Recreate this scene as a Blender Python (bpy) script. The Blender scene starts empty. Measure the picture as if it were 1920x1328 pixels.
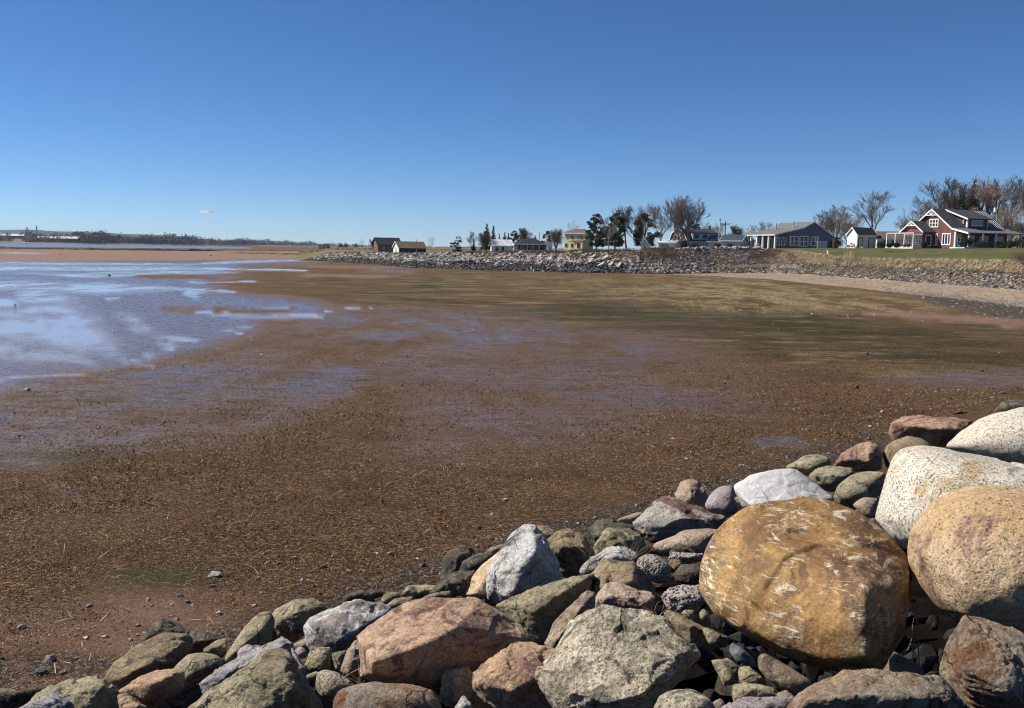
import bpy, bmesh, math, random
import numpy as np
from mathutils import Vector, Matrix

# ------------------------------------------------------------------ camera, sky, sun, exposure
F = 1663.0            # focal length in pixels of the 1920 px wide photograph
H = 5.0               # eye height above the tidal flat
PITCH = math.atan((664 - 466) / F)
ROLL = math.radians(0.95)
SUN_AZ = math.radians(-74)      # from +Y towards -X
SUN_EL = math.radians(43)
scene = bpy.context.scene
col = scene.collection
R0 = Vector((1, 0, 0)); FW = Vector((0, math.cos(PITCH), -math.sin(PITCH))); U0 = Vector((0, math.sin(PITCH), math.cos(PITCH)))
RT = R0 * math.cos(ROLL) + U0 * math.sin(ROLL)
UP = U0 * math.cos(ROLL) - R0 * math.sin(ROLL)
cam_data = bpy.data.cameras.new('camera')
cam_data.sensor_width = 36; cam_data.lens = 36 * F / 1920
cam_data.clip_start = 0.1; cam_data.clip_end = 40000
cam = bpy.data.objects.new('camera', cam_data); col.objects.link(cam)
M = Matrix((RT, UP, -FW)).transposed().to_4x4(); M.translation = Vector((0, 0, H))
cam.matrix_world = M
scene.camera = cam

world = bpy.data.worlds.new('World'); scene.world = world; world.use_nodes = True
wn = world.node_tree; wn.nodes.clear()
sky = wn.nodes.new('ShaderNodeTexSky'); sky.sky_type = 'NISHITA'; sky.sun_disc = False
sky.sun_elevation = SUN_EL; sky.sun_rotation = SUN_AZ % (2 * math.pi)
sky.altitude = 0; sky.air_density = 0.6; sky.dust_density = 0.0; sky.ozone_density = 8.0
bg = wn.nodes.new('ShaderNodeBackground'); bg.inputs['Strength'].default_value = 0.078
hs = wn.nodes.new('ShaderNodeHueSaturation'); hs.inputs['Saturation'].default_value = 1.08
wo = wn.nodes.new('ShaderNodeOutputWorld')
wn.links.new(sky.outputs[0], hs.inputs['Color']); wn.links.new(hs.outputs[0], bg.inputs[0]); wn.links.new(bg.outputs[0], wo.inputs[0])

sd = bpy.data.lights.new('sun', 'SUN'); sd.energy = 5.0; sd.angle = math.radians(0.5); sd.color = (1.0, 0.95, 0.87)
sun = bpy.data.objects.new('sun', sd); col.objects.link(sun)
S = Vector((math.sin(SUN_AZ) * math.cos(SUN_EL), math.cos(SUN_AZ) * math.cos(SUN_EL), math.sin(SUN_EL)))
sun.rotation_euler = S.to_track_quat('Z', 'Y').to_euler(); sun.location = (0, 0, 60)
scene.view_settings.view_transform = 'Standard'; scene.view_settings.look = 'None'
scene.view_settings.gamma = 1; scene.view_settings.use_curve_mapping = False
scene.view_settings.exposure = 0.46
scene.render.engine = 'CYCLES'
scene.cycles.pixel_filter_type = 'BLACKMAN_HARRIS'; scene.cycles.filter_width = 1.1
scene.cycles.max_bounces = 5; scene.cycles.diffuse_bounces = 2; scene.cycles.transparent_max_bounces = 6

# ------------------------------------------------------------------ geometry helpers
def ray(px, py):
    return FW + RT * ((px - 960) / F) + UP * ((664 - py) / F)
def P(px, py, Y):
    d = ray(px, py); return Vector((0, 0, H)) + d * (Y / d.y)
def G(px, py, z=0.0):
    d = ray(px, py); return Vector((0, 0, H)) + d * ((z - H) / d.z)
def proj(x, y, z):
    """world to photograph pixels, for numpy arrays"""
    v = np.stack([x, y, z - H], -1)
    a = v @ np.array(RT); b = v @ np.array(UP); c = np.maximum(v @ np.array(FW), 1e-3)
    return 960 + F * a / c, 664 - F * b / c
def sstep(a, b, x):
    t = np.clip((x - a) / (b - a), 0, 1); return t * t * (3 - 2 * t)
def hsh(i, j, k, s=0):
    h = (i.astype(np.int64) * 374761393 + j.astype(np.int64) * 668265263 + k.astype(np.int64) * 2147483647 + s * 1274126177) & 0xFFFFFFFF
    h = ((h ^ (h >> 13)) * 1274126177) & 0xFFFFFFFF
    h = (h ^ (h >> 16)) & 0xFFFFFF
    return h / 0xFFFFFF
def noise3(p, s=0):
    i = np.floor(p).astype(np.int64); f = p - i; f = f * f * (3 - 2 * f)
    r = 0
    for dx in (0, 1):
        for dy in (0, 1):
            for dz in (0, 1):
                w = (f[:, 0] if dx else 1 - f[:, 0]) * (f[:, 1] if dy else 1 - f[:, 1]) * (f[:, 2] if dz else 1 - f[:, 2])
                r = r + w * hsh(i[:, 0] + dx, i[:, 1] + dy, i[:, 2] + dz, s)
    return r * 2 - 1
def noise2(x, y, s=0):
    i = np.floor(x).astype(np.int64); j = np.floor(y).astype(np.int64)
    fx = x - i; fy = y - j; fx = fx * fx * (3 - 2 * fx); fy = fy * fy * (3 - 2 * fy); k = i * 0
    a = hsh(i, j, k, s); b = hsh(i + 1, j, k, s); c = hsh(i, j + 1, k, s); d = hsh(i + 1, j + 1, k, s)
    return ((a * (1 - fx) + b * fx) * (1 - fy) + (c * (1 - fx) + d * fx) * fy) * 2 - 1
def fbm2(x, y, o=4, s=0, g=0.5):
    r = 0; a = 1; t = 0
    for k in range(o):
        r = r + a * noise2(x * 2 ** k + 17.3 * k, y * 2 ** k - 9.1 * k, s + k); t += a; a *= g
    return r / t
def fbm3(p, o=4, s=0, g=0.5):
    r = 0; a = 1; t = 0
    for k in range(o):
        r = r + a * noise3(p * 2 ** k + 13.7 * k, s + k); t += a; a *= g
    return r / t

def mesh_np(name, v, f, mat=None, mi=None, smooth=False):
    """f: (M,k) int array"""
    me = bpy.data.meshes.new(name)
    v = np.asarray(v, dtype=np.float32); f = np.asarray(f, dtype=np.int32); m, k = f.shape
    me.vertices.add(len(v)); me.vertices.foreach_set('co', v.ravel())
    me.loops.add(m * k); me.loops.foreach_set('vertex_index', f.ravel())
    me.polygons.add(m); me.polygons.foreach_set('loop_start', np.arange(0, m * k, k, dtype=np.int32))
    if mi is not None: me.polygons.foreach_set('material_index', np.asarray(mi, dtype=np.int32))
    me.polygons.foreach_set('use_smooth', np.full(m, smooth, dtype=bool))
    if mat is not None:
        for q in (mat if isinstance(mat, (list, tuple)) else [mat]): me.materials.append(q)
    me.update(calc_edges=True)
    return me
def tag(o, label=None, cat=None, group=None, kind=None):
    if label: o['label'] = label
    if cat: o['category'] = cat
    if group: o['group'] = group
    if kind: o['kind'] = kind
    return o
def link(name, me, parent=None, loc=None):
    o = bpy.data.objects.new(name, me); col.objects.link(o)
    if parent is not None: o.parent = parent
    if loc is not None: o.location = loc
    return o
def empty(name, loc, rz=0.0):
    o = bpy.data.objects.new(name, None); col.objects.link(o)
    o.location = loc; o.rotation_euler = (0, 0, rz); o.empty_display_size = 0.5
    return o

class MB:
    """collects shapes into one mesh"""
    def __init__(s): s.v = []; s.f = []
    def add(s, vs, fs):
        n = len(s.v); s.v += [tuple(q) for q in vs]; s.f += [tuple(i + n for i in q) for q in fs]
        return s
    def box(s, x0, x1, y0, y1, z0, z1):
        return s.add([(x0, y0, z0), (x1, y0, z0), (x1, y1, z0), (x0, y1, z0), (x0, y0, z1), (x1, y0, z1), (x1, y1, z1), (x0, y1, z1)],
                     [(0, 3, 2, 1), (4, 5, 6, 7), (0, 1, 5, 4), (1, 2, 6, 5), (2, 3, 7, 6), (3, 0, 4, 7)])
    def slab(s, pts, t):
        """polygon sheet thickened downwards (-z) by t"""
        n = len(pts); lo = [(p[0], p[1], p[2] - t) for p in pts]
        return s.add(list(pts) + lo, [tuple(range(n)), tuple(range(2 * n - 1, n - 1, -1))] + [(i, i + n, (i + 1) % n + n, (i + 1) % n) for i in range(n)])
    def prism(s, prof, axis, a, b):
        """profile extruded along an axis; prof holds the two other coordinates"""
        n = len(prof)
        def mk(p, t): return (t, p[0], p[1]) if axis == 'x' else (p[0], t, p[1])
        return s.add([mk(p, a) for p in prof] + [mk(p, b) for p in prof],
                     [tuple(range(n)), tuple(range(2 * n - 1, n - 1, -1))] + [(i, i + n, (i + 1) % n + n, (i + 1) % n) for i in range(n)])
    def tube(s, a, b, r0, r1=None, n=5, cap=True):
        a = Vector(a); b = Vector(b); r1 = r0 if r1 is None else r1
        d = (b - a).normalized(); u = d.orthogonal().normalized(); w = d.cross(u)
        vs = []
        for c, r in ((a, r0), (b, r1)):
            for i in range(n):
                t = 2 * math.pi * i / n; vs.append(c + u * math.cos(t) * r + w * math.sin(t) * r)
        fs = [(i, (i + 1) % n, n + (i + 1) % n, n + i) for i in range(n)]
        if cap: fs += [tuple(range(n - 1, -1, -1)), tuple(range(n, 2 * n))]
        return s.add(vs, fs)
    def build(s, name, mat, parent=None, smooth=False):
        me = bpy.data.meshes.new(name); me.from_pydata(s.v, [], s.f)
        me.materials.append(mat)
        bm = bmesh.new(); bm.from_mesh(me); bmesh.ops.recalc_face_normals(bm, faces=bm.faces[:]); bm.to_mesh(me); bm.free()
        if smooth:
            for p in me.polygons: p.use_smooth = True
        return link(name, me, parent)

# ------------------------------------------------------------------ material helpers
class NT:
    def __init__(s, name):
        s.m = bpy.data.materials.new(name); s.m.use_nodes = True; s.t = s.m.node_tree; s.t.nodes.clear()
        s.out = s.t.nodes.new('ShaderNodeOutputMaterial'); s.b = s.t.nodes.new('ShaderNodeBsdfPrincipled')
        s.t.links.new(s.b.outputs[0], s.out.inputs[0]); s._tc = None
    def n(s, t, **k):
        q = s.t.nodes.new(t)
        for a, v in k.items(): setattr(q, a, v)
        return q
    def l(s, a, b): s.t.links.new(a, b)
    def put(s, sock, v):
        if hasattr(v, 'is_linked') or hasattr(v, 'links'): s.l(v, sock)
        elif isinstance(v, (tuple, list)) and len(v) == 3 and sock.type == 'RGBA': sock.default_value = (*v, 1)
        else: sock.default_value = v
    def coord(s, kind='Object'):
        if s._tc is None: s._tc = s.n('ShaderNodeTexCoord')
        return s._tc.outputs[kind]
    def pos(s): return s.n('ShaderNodeNewGeometry').outputs['Position']
    def noise(s, vec, scale, detail=4, rough=0.55, dist=0.0):
        q = s.n('ShaderNodeTexNoise'); s.l(vec, q.inputs['Vector'])
        q.inputs['Scale'].default_value = scale; q.inputs['Detail'].default_value = detail
        q.inputs['Roughness'].default_value = rough; q.inputs['Distortion'].default_value = dist
        return q.outputs[0]
    def voro(s, vec, scale, feature='F1', out='Distance', rnd=1.0):
        q = s.n('ShaderNodeTexVoronoi', feature=feature); s.l(vec, q.inputs['Vector'])
        q.inputs['Scale'].default_value = scale; q.inputs['Randomness'].default_value = rnd
        return q.outputs[out]
    def ramp(s, fac, a, b, lo=0.0, hi=1.0):
        q = s.n('ShaderNodeMapRange', interpolation_type='SMOOTHSTEP'); s.l(fac, q.inputs[0])
        q.inputs[1].default_value = a; q.inputs[2].default_value = b; q.inputs[3].default_value = lo; q.inputs[4].default_value = hi
        return q.outputs[0]
    def mix(s, fac, a, b, mode='MIX'):
        q = s.n('ShaderNodeMix', data_type='RGBA', blend_type=mode)
        s.put(q.inputs[0], fac); s.put(q.inputs[6], a); s.put(q.inputs[7], b); return q.outputs[2]
    def math(s, op, a, b=0.0, c=None):
        q = s.n('ShaderNodeMath', operation=op); s.put(q.inputs[0], a); s.put(q.inputs[1], b)
        if c is not None: s.put(q.inputs[2], c)
        return q.outputs[0]
    def scalev(s, vec, sc, rot=(0, 0, 0)):
        q = s.n('ShaderNodeMapping'); s.l(vec, q.inputs[0]); q.inputs['Scale'].default_value = sc; q.inputs['Rotation'].default_value = rot
        return q.outputs[0]
    def attr(s, name): return s.n('ShaderNodeAttribute', attribute_name=name).outputs['Fac']
    def bump(s, h, strength=0.5, dist=0.02, prev=None):
        q = s.n('ShaderNodeBump'); s.put(q.inputs['Height'], h); q.inputs['Strength'].default_value = strength; q.inputs['Distance'].default_value = dist
        if prev is not None: s.l(prev, q.inputs['Normal'])
        s.l(q.outputs[0], s.b.inputs['Normal']); return q.outputs[0]
    def fin(s, c, rough=0.85, spec=0.3, metal=0.0):
        s.put(s.b.inputs['Base Color'], c); s.put(s.b.inputs['Roughness'], rough)
        s.put(s.b.inputs['Specular IOR Level'], spec); s.b.inputs['Metallic'].default_value = metal
        return s.m

def plain(name, c, rough=0.7, spec=0.3, var=0.25, scale=2.0, bump=0.0, bscale=8.0, metal=0.0):
    t = NT(name); v = t.coord('Object')
    n = t.noise(v, scale, 5)
    k = t.ramp(n, 0.3, 0.7)
    lo = tuple(q * (1 - var) for q in c); hi = tuple(min(1, q * (1 + var)) for q in c)
    if bump: t.bump(t.noise(v, bscale, 4), bump, 0.05)
    return t.fin(t.mix(k, lo, hi), rough, spec, metal)

def rockmat(name, c1, c2, c3=None, sc=2.2, spk=(), bump=0.55, rough=0.9, patch=None, crack=0.6, strat=0.0, layers=(0, 0, 0), spec=0.22, fine=42, pits=0.5, grit=1.0):
    """c1/c2 broad tones, c3 stains, spk: (scale, lo, hi, colour, amount) mineral speckles, patch: (scale, lo, hi, colour)"""
    c1 = tuple(min(.78, q * 1.22) for q in c1); c2 = tuple(min(.78, q * 1.22) for q in c2)
    t = NT(name); v = t.coord('Object')
    oi = t.n('ShaderNodeObjectInfo')
    add = t.n('ShaderNodeVectorMath', operation='ADD'); t.l(v, add.inputs[0])
    comb = t.n('ShaderNodeCombineXYZ')
    for i in range(3): t.l(t.math('MULTIPLY', oi.outputs['Random'], 31.0 + i * 17), comb.inputs[i])
    t.l(comb.outputs[0], add.inputs[1]); v = add.outputs[0]
    big = t.noise(v, sc, 6, 0.62, 0.4)
    c = t.mix(t.ramp(big, 0.36, 0.64), c1, c2)
    if c3:
        n3 = t.noise(v, sc * 1.7, 7, 0.65, 1.2); c = t.mix(t.ramp(n3, 0.52, 0.68), c, c3)
    if patch:
        for pp in (patch if isinstance(patch, list) else [patch]):
            n4 = t.noise(v, pp[0], 8, 0.7, 0.5 if len(pp) < 5 else pp[4]); c = t.mix(t.ramp(n4, pp[1], pp[2]), c, pp[3])
    if strat:
        vs = t.scalev(v, (1.2, 1.2, 9), layers)
        ns = t.noise(vs, 2.0, 5, 0.6); c = t.mix(t.ramp(ns, 0.35, 0.65, 0, strat), c, tuple(q * 0.55 for q in c1))
    fn = t.noise(v, fine, 5, 0.75)
    c = t.mix(t.ramp(fn, 0.38, 0.62, 0.0, 0.8 * grit), c, t.mix(0.58, c, (0.012, 0.01, 0.008)))
    md = t.noise(v, 9, 7, 0.75, 0.6); c = t.mix(t.ramp(md, 0.50, 0.60, 0, 0.45 * grit), c, t.mix(0.6, c, (0.03, 0.025, 0.02))); c = t.mix(t.ramp(md, 0.46, 0.36, 0, 0.30), c, t.mix(0.35, c, (0.8, 0.76, 0.68)))
    fn2 = t.noise(v, fine * 0.45, 4, 0.7)
    c = t.mix(t.ramp(fn2, 0.52, 0.75, 0, 0.35), c, t.mix(0.5, c, (0.62, 0.58, 0.5)))
    for (s_, lo, hi, cc, am) in spk:
        q = t.noise(v, s_, 3, 0.6); c = t.mix(t.ramp(q, lo, hi, 0, am), c, cc)
    # cracks
    wv = t.n('ShaderNodeVectorMath', operation='ADD')
    nn = t.n('ShaderNodeTexNoise'); t.l(v, nn.inputs[0]); nn.inputs['Scale'].default_value = 2.6; nn.inputs['Detail'].default_value = 5
    sc_ = t.n('ShaderNodeVectorMath', operation='SCALE'); t.l(nn.outputs[1], sc_.inputs[0]); sc_.inputs[3].default_value = 0.55
    t.l(v, wv.inputs[0]); t.l(sc_.outputs[0], wv.inputs[1])
    ed = t.voro(wv.outputs[0], 1.9, 'DISTANCE_TO_EDGE')
    gate = t.ramp(t.noise(v, 1.3, 2), 0.45, 0.6)
    ck = t.math('MULTIPLY', t.ramp(ed, 0.0, 0.022, 1, 0), gate)
    c = t.mix(t.math('MULTIPLY', ck, crack), c, (0.015, 0.012, 0.01))
    h = t.math('ADD', t.math('MULTIPLY', t.noise(v, 7, 8, 0.68), 1.0), t.math('MULTIPLY', fn, 0.30))
    h = t.math('SUBTRACT', h, t.math('MULTIPLY', ck, 0.35 * crack))
    if pits:
        pt = t.voro(v, 26, 'F1'); h = t.math('SUBTRACT', h, t.math('MULTIPLY', t.ramp(pt, 0.05, 0.3, 1, 0), 0.10 * pits))
    t.bump(h, min(1.0, bump * 1.5), 0.075)
    return t.fin(c, rough, spec)
# ------------------------------------------------------------------ the tidal flat
def zf(x, y):
    return 0.9 * sstep(50, 150, y) * sstep(-110, 20, x)
def gnd(px, py):
    z = 0.0
    for _ in range(12):
        p = G(px, py, z); z = float(zf(np.array([p.x]), np.array([p.y]))[0])
    return Vector((p.x, p.y, z))

def polymask(px, py, pts, soft=8.0):
    """signed soft inside test of a polygon given in picture coordinates (used once, to find where on the ground a patch lies)"""
    inside = np.zeros(px.shape, bool); dmin = np.full(px.shape, 1e9)
    n = len(pts)
    for i in range(n):
        x0, y0 = pts[i]; x1, y1 = pts[(i + 1) % n]
        c = ((y0 > py) != (y1 > py)) & (px < (x1 - x0) * (py - y0) / ((y1 - y0) if y1 != y0 else 1e-9) + x0)
        inside ^= c
        dx, dy = x1 - x0, (y1 - y0) * 4
        t = np.clip(((px - x0) * dx + (py - y0) * 4 * dy) / (dx * dx + dy * dy + 1e-9), 0, 1)
        dmin = np.minimum(dmin, np.hypot(px - x0 - t * dx, (py - y0) * 4 - t * dy))
    sd_ = np.where(inside, dmin, -dmin) / 4
    return sstep(-soft, soft, sd_)
def stroke(px, py, pts, w):
    """thin wet runnel; distance weighted for the flat viewing angle"""
    r = np.zeros(px.shape)
    for (x0, y0, w0), (x1, y1, w1) in zip(pts[:-1], pts[1:]):
        dx, dy = x1 - x0, (y1 - y0) * 3
        t = np.clip(((px - x0) * dx + (py - y0) * 3 * dy) / (dx * dx + dy * dy + 1e-9), 0, 1)
        d = np.hypot(px - x0 - t * dx, (py - y0) * 3 - t * dy) / 3
        ww = (w0 + (w1 - w0) * t) * w * 1.45
        r = np.maximum(r, 1 - sstep(ww * 0.25, ww * 1.6, d))
    return r

def flat_masks(x, y, z):
    px, py = proj(x, y, z)
    # wobble of every edge, in world space
    sc = np.clip(y, 6, 400)
    n1 = fbm2(x / 9, y / 22, 4, 5); n2 = fbm2(x / 2.2, y / 5, 4, 9); n3 = fbm2(x / 30, y / 60, 3, 21)
    n4 = fbm2(x / .7, y / 1.2, 3, 77)
    qx = px + 34 * n1 + 14 * n2 + 8 * n4; qy = py + (7 * n2 + 5 * n4) * np.clip((py - 470) / 160, 0.06, 1.5) + 10 * n1 * np.clip((py - 480) / 200, 0.05, 1)
    wet = polymask(qx, qy, [(-900, 488), (330, 489), (560, 486), (600, 491), (470, 500), (420, 520), (390, 545), (560, 560), (640, 580), (590, 592), (470, 600), (480, 618), (400, 650), (250, 686), (120, 700), (0, 735), (-900, 800)], 9)
    # within: brightest film and duller mud
    c = lambda a, b: (a / 2.743, b / 2.743 + 430)
    def ST(pts, w): return stroke(qx, qy, [(*c(a, b), d) for a, b, d in pts], w)
    film = np.zeros(px.shape)
    for pts, w in (([(-300, 360, 9), (0, 375, 9), (150, 410, 8), (300, 480, 12), (450, 560, 13), (560, 640, 6), (620, 662, 3)], 1.0),
                   ([(-300, 520, 26), (60, 500, 26), (250, 520, 24), (420, 580, 18)], 1.0),
                   ([(-300, 610, 14), (100, 640, 12), (330, 650, 8), (480, 690, 4)], 1.0),
                   ([(180, 340, 12), (260, 400, 16), (380, 470, 12)], 1.0),
                   ([(-200, 285, 7), (150, 290, 7), (500, 305, 9), (830, 300, 4)], 1.0),
                   ([(560, 430, 4), (640, 450, 5), (720, 520, 5), (850, 548, 5), (985, 572, 3)], 1.0),
                   ([(980, 424, 2), (1150, 430, 4), (1350, 440, 4.5), (1620, 446, 2.5)], 1.0),
                   ([(1620, 446, 1.5), (1700, 425, 2), (1950, 405, 1)], 1.0),
                   ([(1135, 520, 2), (1180, 497, 2.6), (1265, 485, 2)], 1.0),
                   ([(1140, 522, 1.2), (1260, 545, 1.6)], 1.0),
                   ([(890, 303, 2), (1130, 318, 2.4)], 1.0), ([(940, 340, 3), (955, 325, 2), (1000, 322, 1.5)], 1.0),
                   ([(1310, 396, 1.5), (1430, 396, 3)], 1.0), ([(1000, 275, 1.5), (1290, 268, 1.6)], 1.0),
                   ([(-200, 236, 4), (400, 240, 3.6), (800, 222, 3), (1230, 224, 2)], 1.0),
                   ([(-200, 200, 4), (500, 205, 3.0), (900, 200, 2.5), (1560, 212, 1.6)], 1.0),
                   ([(-200, 172, 3), (500, 178, 2.4), (1000, 180, 1.5), (1180, 168, 2.0), (1570, 160, 1.8)], 1.0),
                   ([(0, 121, 1.2), (200, 124, 1.2)], 1.0),
                   ([(640, 682, 2.4), (700, 676, 3), (745, 690, 3), (800, 712, 2)], 1.0), ([(735, 630, 3), (742, 650, 3)], 1.0),
                   ([(845, 600, 5), (860, 615, 3)], 1.0),
                   ([(-100, 780, 3), (350, 750, 2), (620, 740, 1.4)], 1.0),
                   ([(530, 360, 1.6), (580, 350, 1.6)], 1.0)):
        film = np.maximum(film, ST(pts, w))
    film *= np.clip(0.85 + 0.8 * n2 + .3 * n4, 0, 1)
    film *= 1 - 0.9 * polymask(qx, qy, [(0, 512), (90, 516), (180, 524), (150, 528), (60, 522), (0, 521)], 3)
    # right-hand tongue of brown weed that cuts into the wet mud
    cut = polymask(qx, qy, [(245, 515), (400, 516), (400, 523), (250, 521)], 2.0)
    cut = np.maximum(cut, polymask(qx, qy, [(270, 575), (540, 577), (560, 582), (330, 583)], 2.0))
    wet *= 1 - 0.85 * cut; film *= 1 - cut
    # half-wet purple mud over the middle
    damp = np.zeros(px.shape)
    for pts, s_, a in (([(-900, 690), (220, 690), (520, 660), (860, 680), (900, 715), (700, 720), (620, 780), (350, 830), (150, 845), (-900, 880)], 30, 0.8),
                       ([(520, 575), (900, 590), (1250, 640), (1260, 690), (900, 690), (560, 640)], 26, 0.8), ([(300, 600), (700, 590), (1300, 640), (1350, 760), (1100, 840), (860, 860), (600, 790), (300, 760)], 40, 0.5),
                       ([(650, 760), (1000, 700), (1250, 700), (1460, 760), (1200, 800), (1020, 840), (860, 880), (720, 850)], 35, 0.6),
                       ([(1395, 823), (1480, 822), (1520, 836), (1430, 840)], 4, 1.3),
                       ([(1620, 705), (1920, 690), (1980, 730), (1640, 722)], 9, 0.7),
                       ([(690, 505), (770, 507), (760, 512), (670, 511)], 2, 1.0),
                       ([(-900, 858), (110, 860), (90, 880), (-900, 900)], 10, 0.5),
                       ([(80, 905), (130, 912), (150, 935), (90, 925)], 7, 0.6)):
        damp = np.maximum(damp, a * polymask(qx, qy, pts, s_))
    damp *= np.clip(0.95 + 1.1 * n2 + 0.6 * n1 + .5 * n4, 0, 1.3)
    damp = np.clip(damp, 0, 1)
    pink = np.clip(polymask(qx, qy, [(-900, 467), (400, 468), (600, 470), (620, 482), (520, 487), (330, 489), (100, 490), (-900, 489)], 2)
                   + polymask(qx, qy, [(1600, 588), (1700, 586), (1860, 594), (2300, 605), (2300, 625), (1900, 614), (1740, 600)], 3)
                   + 0.8 * polymask(qx, qy, [(60, 1150), (200, 1110), (420, 1120), (520, 1190), (300, 1280), (-300, 1400), (-300, 1180)], 40)
                   + 0.7 * polymask(qx, qy, [(580, 514), (760, 515), (700, 521), (560, 519)], 2)
                   + 0.5 * polymask(qx, qy, [(560, 497), (780, 500), (700, 505), (560, 501)], 2), 0, 1)
    grass = polymask(qx, qy, [(760, 515), (1000, 512), (1250, 515), (1450, 525), (1700, 560), (1800, 582), (1640, 592), (1380, 588), (1150, 570), (900, 545)], 10) * np.clip(0.42 + 1.3 * n2 + 0.5 * n1 + .9 * n4 * (y < 140), 0, 1) * (0.35 + 0.65 * sstep(1050, 1350, px))
    olive = np.clip(polymask(qx, qy, [(400, 520), (760, 508), (1100, 512), (1300, 520), (1600, 590), (1920, 620), (2600, 700), (2600, 800), (1500, 700), (1300, 640), (960, 600), (560, 560)], 22) * (0.65 + 0.5 * n1 + 0.3 * n2), 0, 1)
    green = np.zeros(px.shape)
    for pts, s_ in (([(100, 1090), (330, 1060), (420, 1060), (380, 1100), (150, 1110)], 16), ([(-100, 855), (200, 840), (180, 862), (-100, 880)], 10),
                    ([(900, 575), (1500, 590), (1500, 605), (980, 592)], 5), ([(1780, 600), (2200, 640), (2200, 670), (1850, 620)], 6), ([(600, 523), (860, 526), (850, 530), (610, 528)], 2)):
        green = np.maximum(green, polymask(qx, qy, pts, s_))
    green *= np.clip(0.6 + 1.2 * n2, 0, 1)
    dark = np.clip(polymask(qx, qy, [(980, 570), (1400, 560), (1700, 610), (1920, 640), (1920, 690), (1400, 650), (1100, 620)], 20) * (0.5 + 0.8 * n1), 0, 1)
    gravel = np.maximum(polymask(qx, qy, [(1715, 552), (1800, 557), (1950, 572), (2300, 640), (2300, 690), (1950, 606), (1830, 590), (1770, 572)], 4),
                        0.9 * polymask(qx, qy, [(-60, 1240), (100, 1225), (260, 1240), (420, 1170), (640, 1090), (840, 1040), (1000, 985), (1280, 900), (1480, 850), (1650, 800), (1650, 860), (1300, 950), (1000, 1050), (640, 1160), (400, 1240), (-60, 1330)], 16))
    film = np.clip(film, 0, 1)
    return wet, film, damp, pink, grass, olive, green, dark, gravel

def make_flat():
    # polar sheet around the photographer, finer towards the middle of the view
    rows = np.concatenate([np.linspace(1500, 100, 260), np.linspace(98, 22, 130), np.linspace(21.4, 4, 55), np.array([3.2, 2.4, 1.6, 0.9, 0.5])])
    r = H * F / rows
    ang = np.concatenate([np.linspace(-math.pi * 0.95, -0.62, 24), np.linspace(-0.6, 0.6, 560), np.linspace(0.62, math.pi * 0.95, 24)])
    A, Rr = np.meshgrid(ang, r)
    x = (np.sin(A) * Rr).ravel(); y = (np.cos(A) * Rr).ravel()
    z = zf(x, y)
    near = np.clip(1 - np.hypot(x, y) / 160, 0, 1)
    m = flat_masks(x, y, z)
    z = z + near * (0.030 * fbm2(x / 1.6, y / 1.6, 4, 3) + 0.012 * fbm2(x / 0.28, y / 0.28, 2, 8)) * (1 - m[0])
    z = z + 0.05 * fbm2(x / 14, y / 14, 3, 31) * np.clip(y / 60, 0, 1) - 0.03 * m[1] * np.clip(1 - y / 500, 0, 1)
    nr, nc = A.shape
    i = np.arange(nr * nc).reshape(nr, nc)
    f = np.stack([i[:-1, :-1], i[:-1, 1:], i[1:, 1:], i[1:, :-1]], -1).reshape(-1, 4)[:, ::-1]
    me = mesh_np('tidal_flat', np.stack([x, y, z], -1), f, MAT['flat'], smooth=True)
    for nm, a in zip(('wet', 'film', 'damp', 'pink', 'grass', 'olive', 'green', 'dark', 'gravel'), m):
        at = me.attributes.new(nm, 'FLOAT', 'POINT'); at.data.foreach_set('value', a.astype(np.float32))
    o = link('tidal_flat', me); o['kind'] = 'structure'
    o['label'] = 'brown weedy tidal mud flat, wet and reflecting the sky at the left'
    return o

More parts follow.
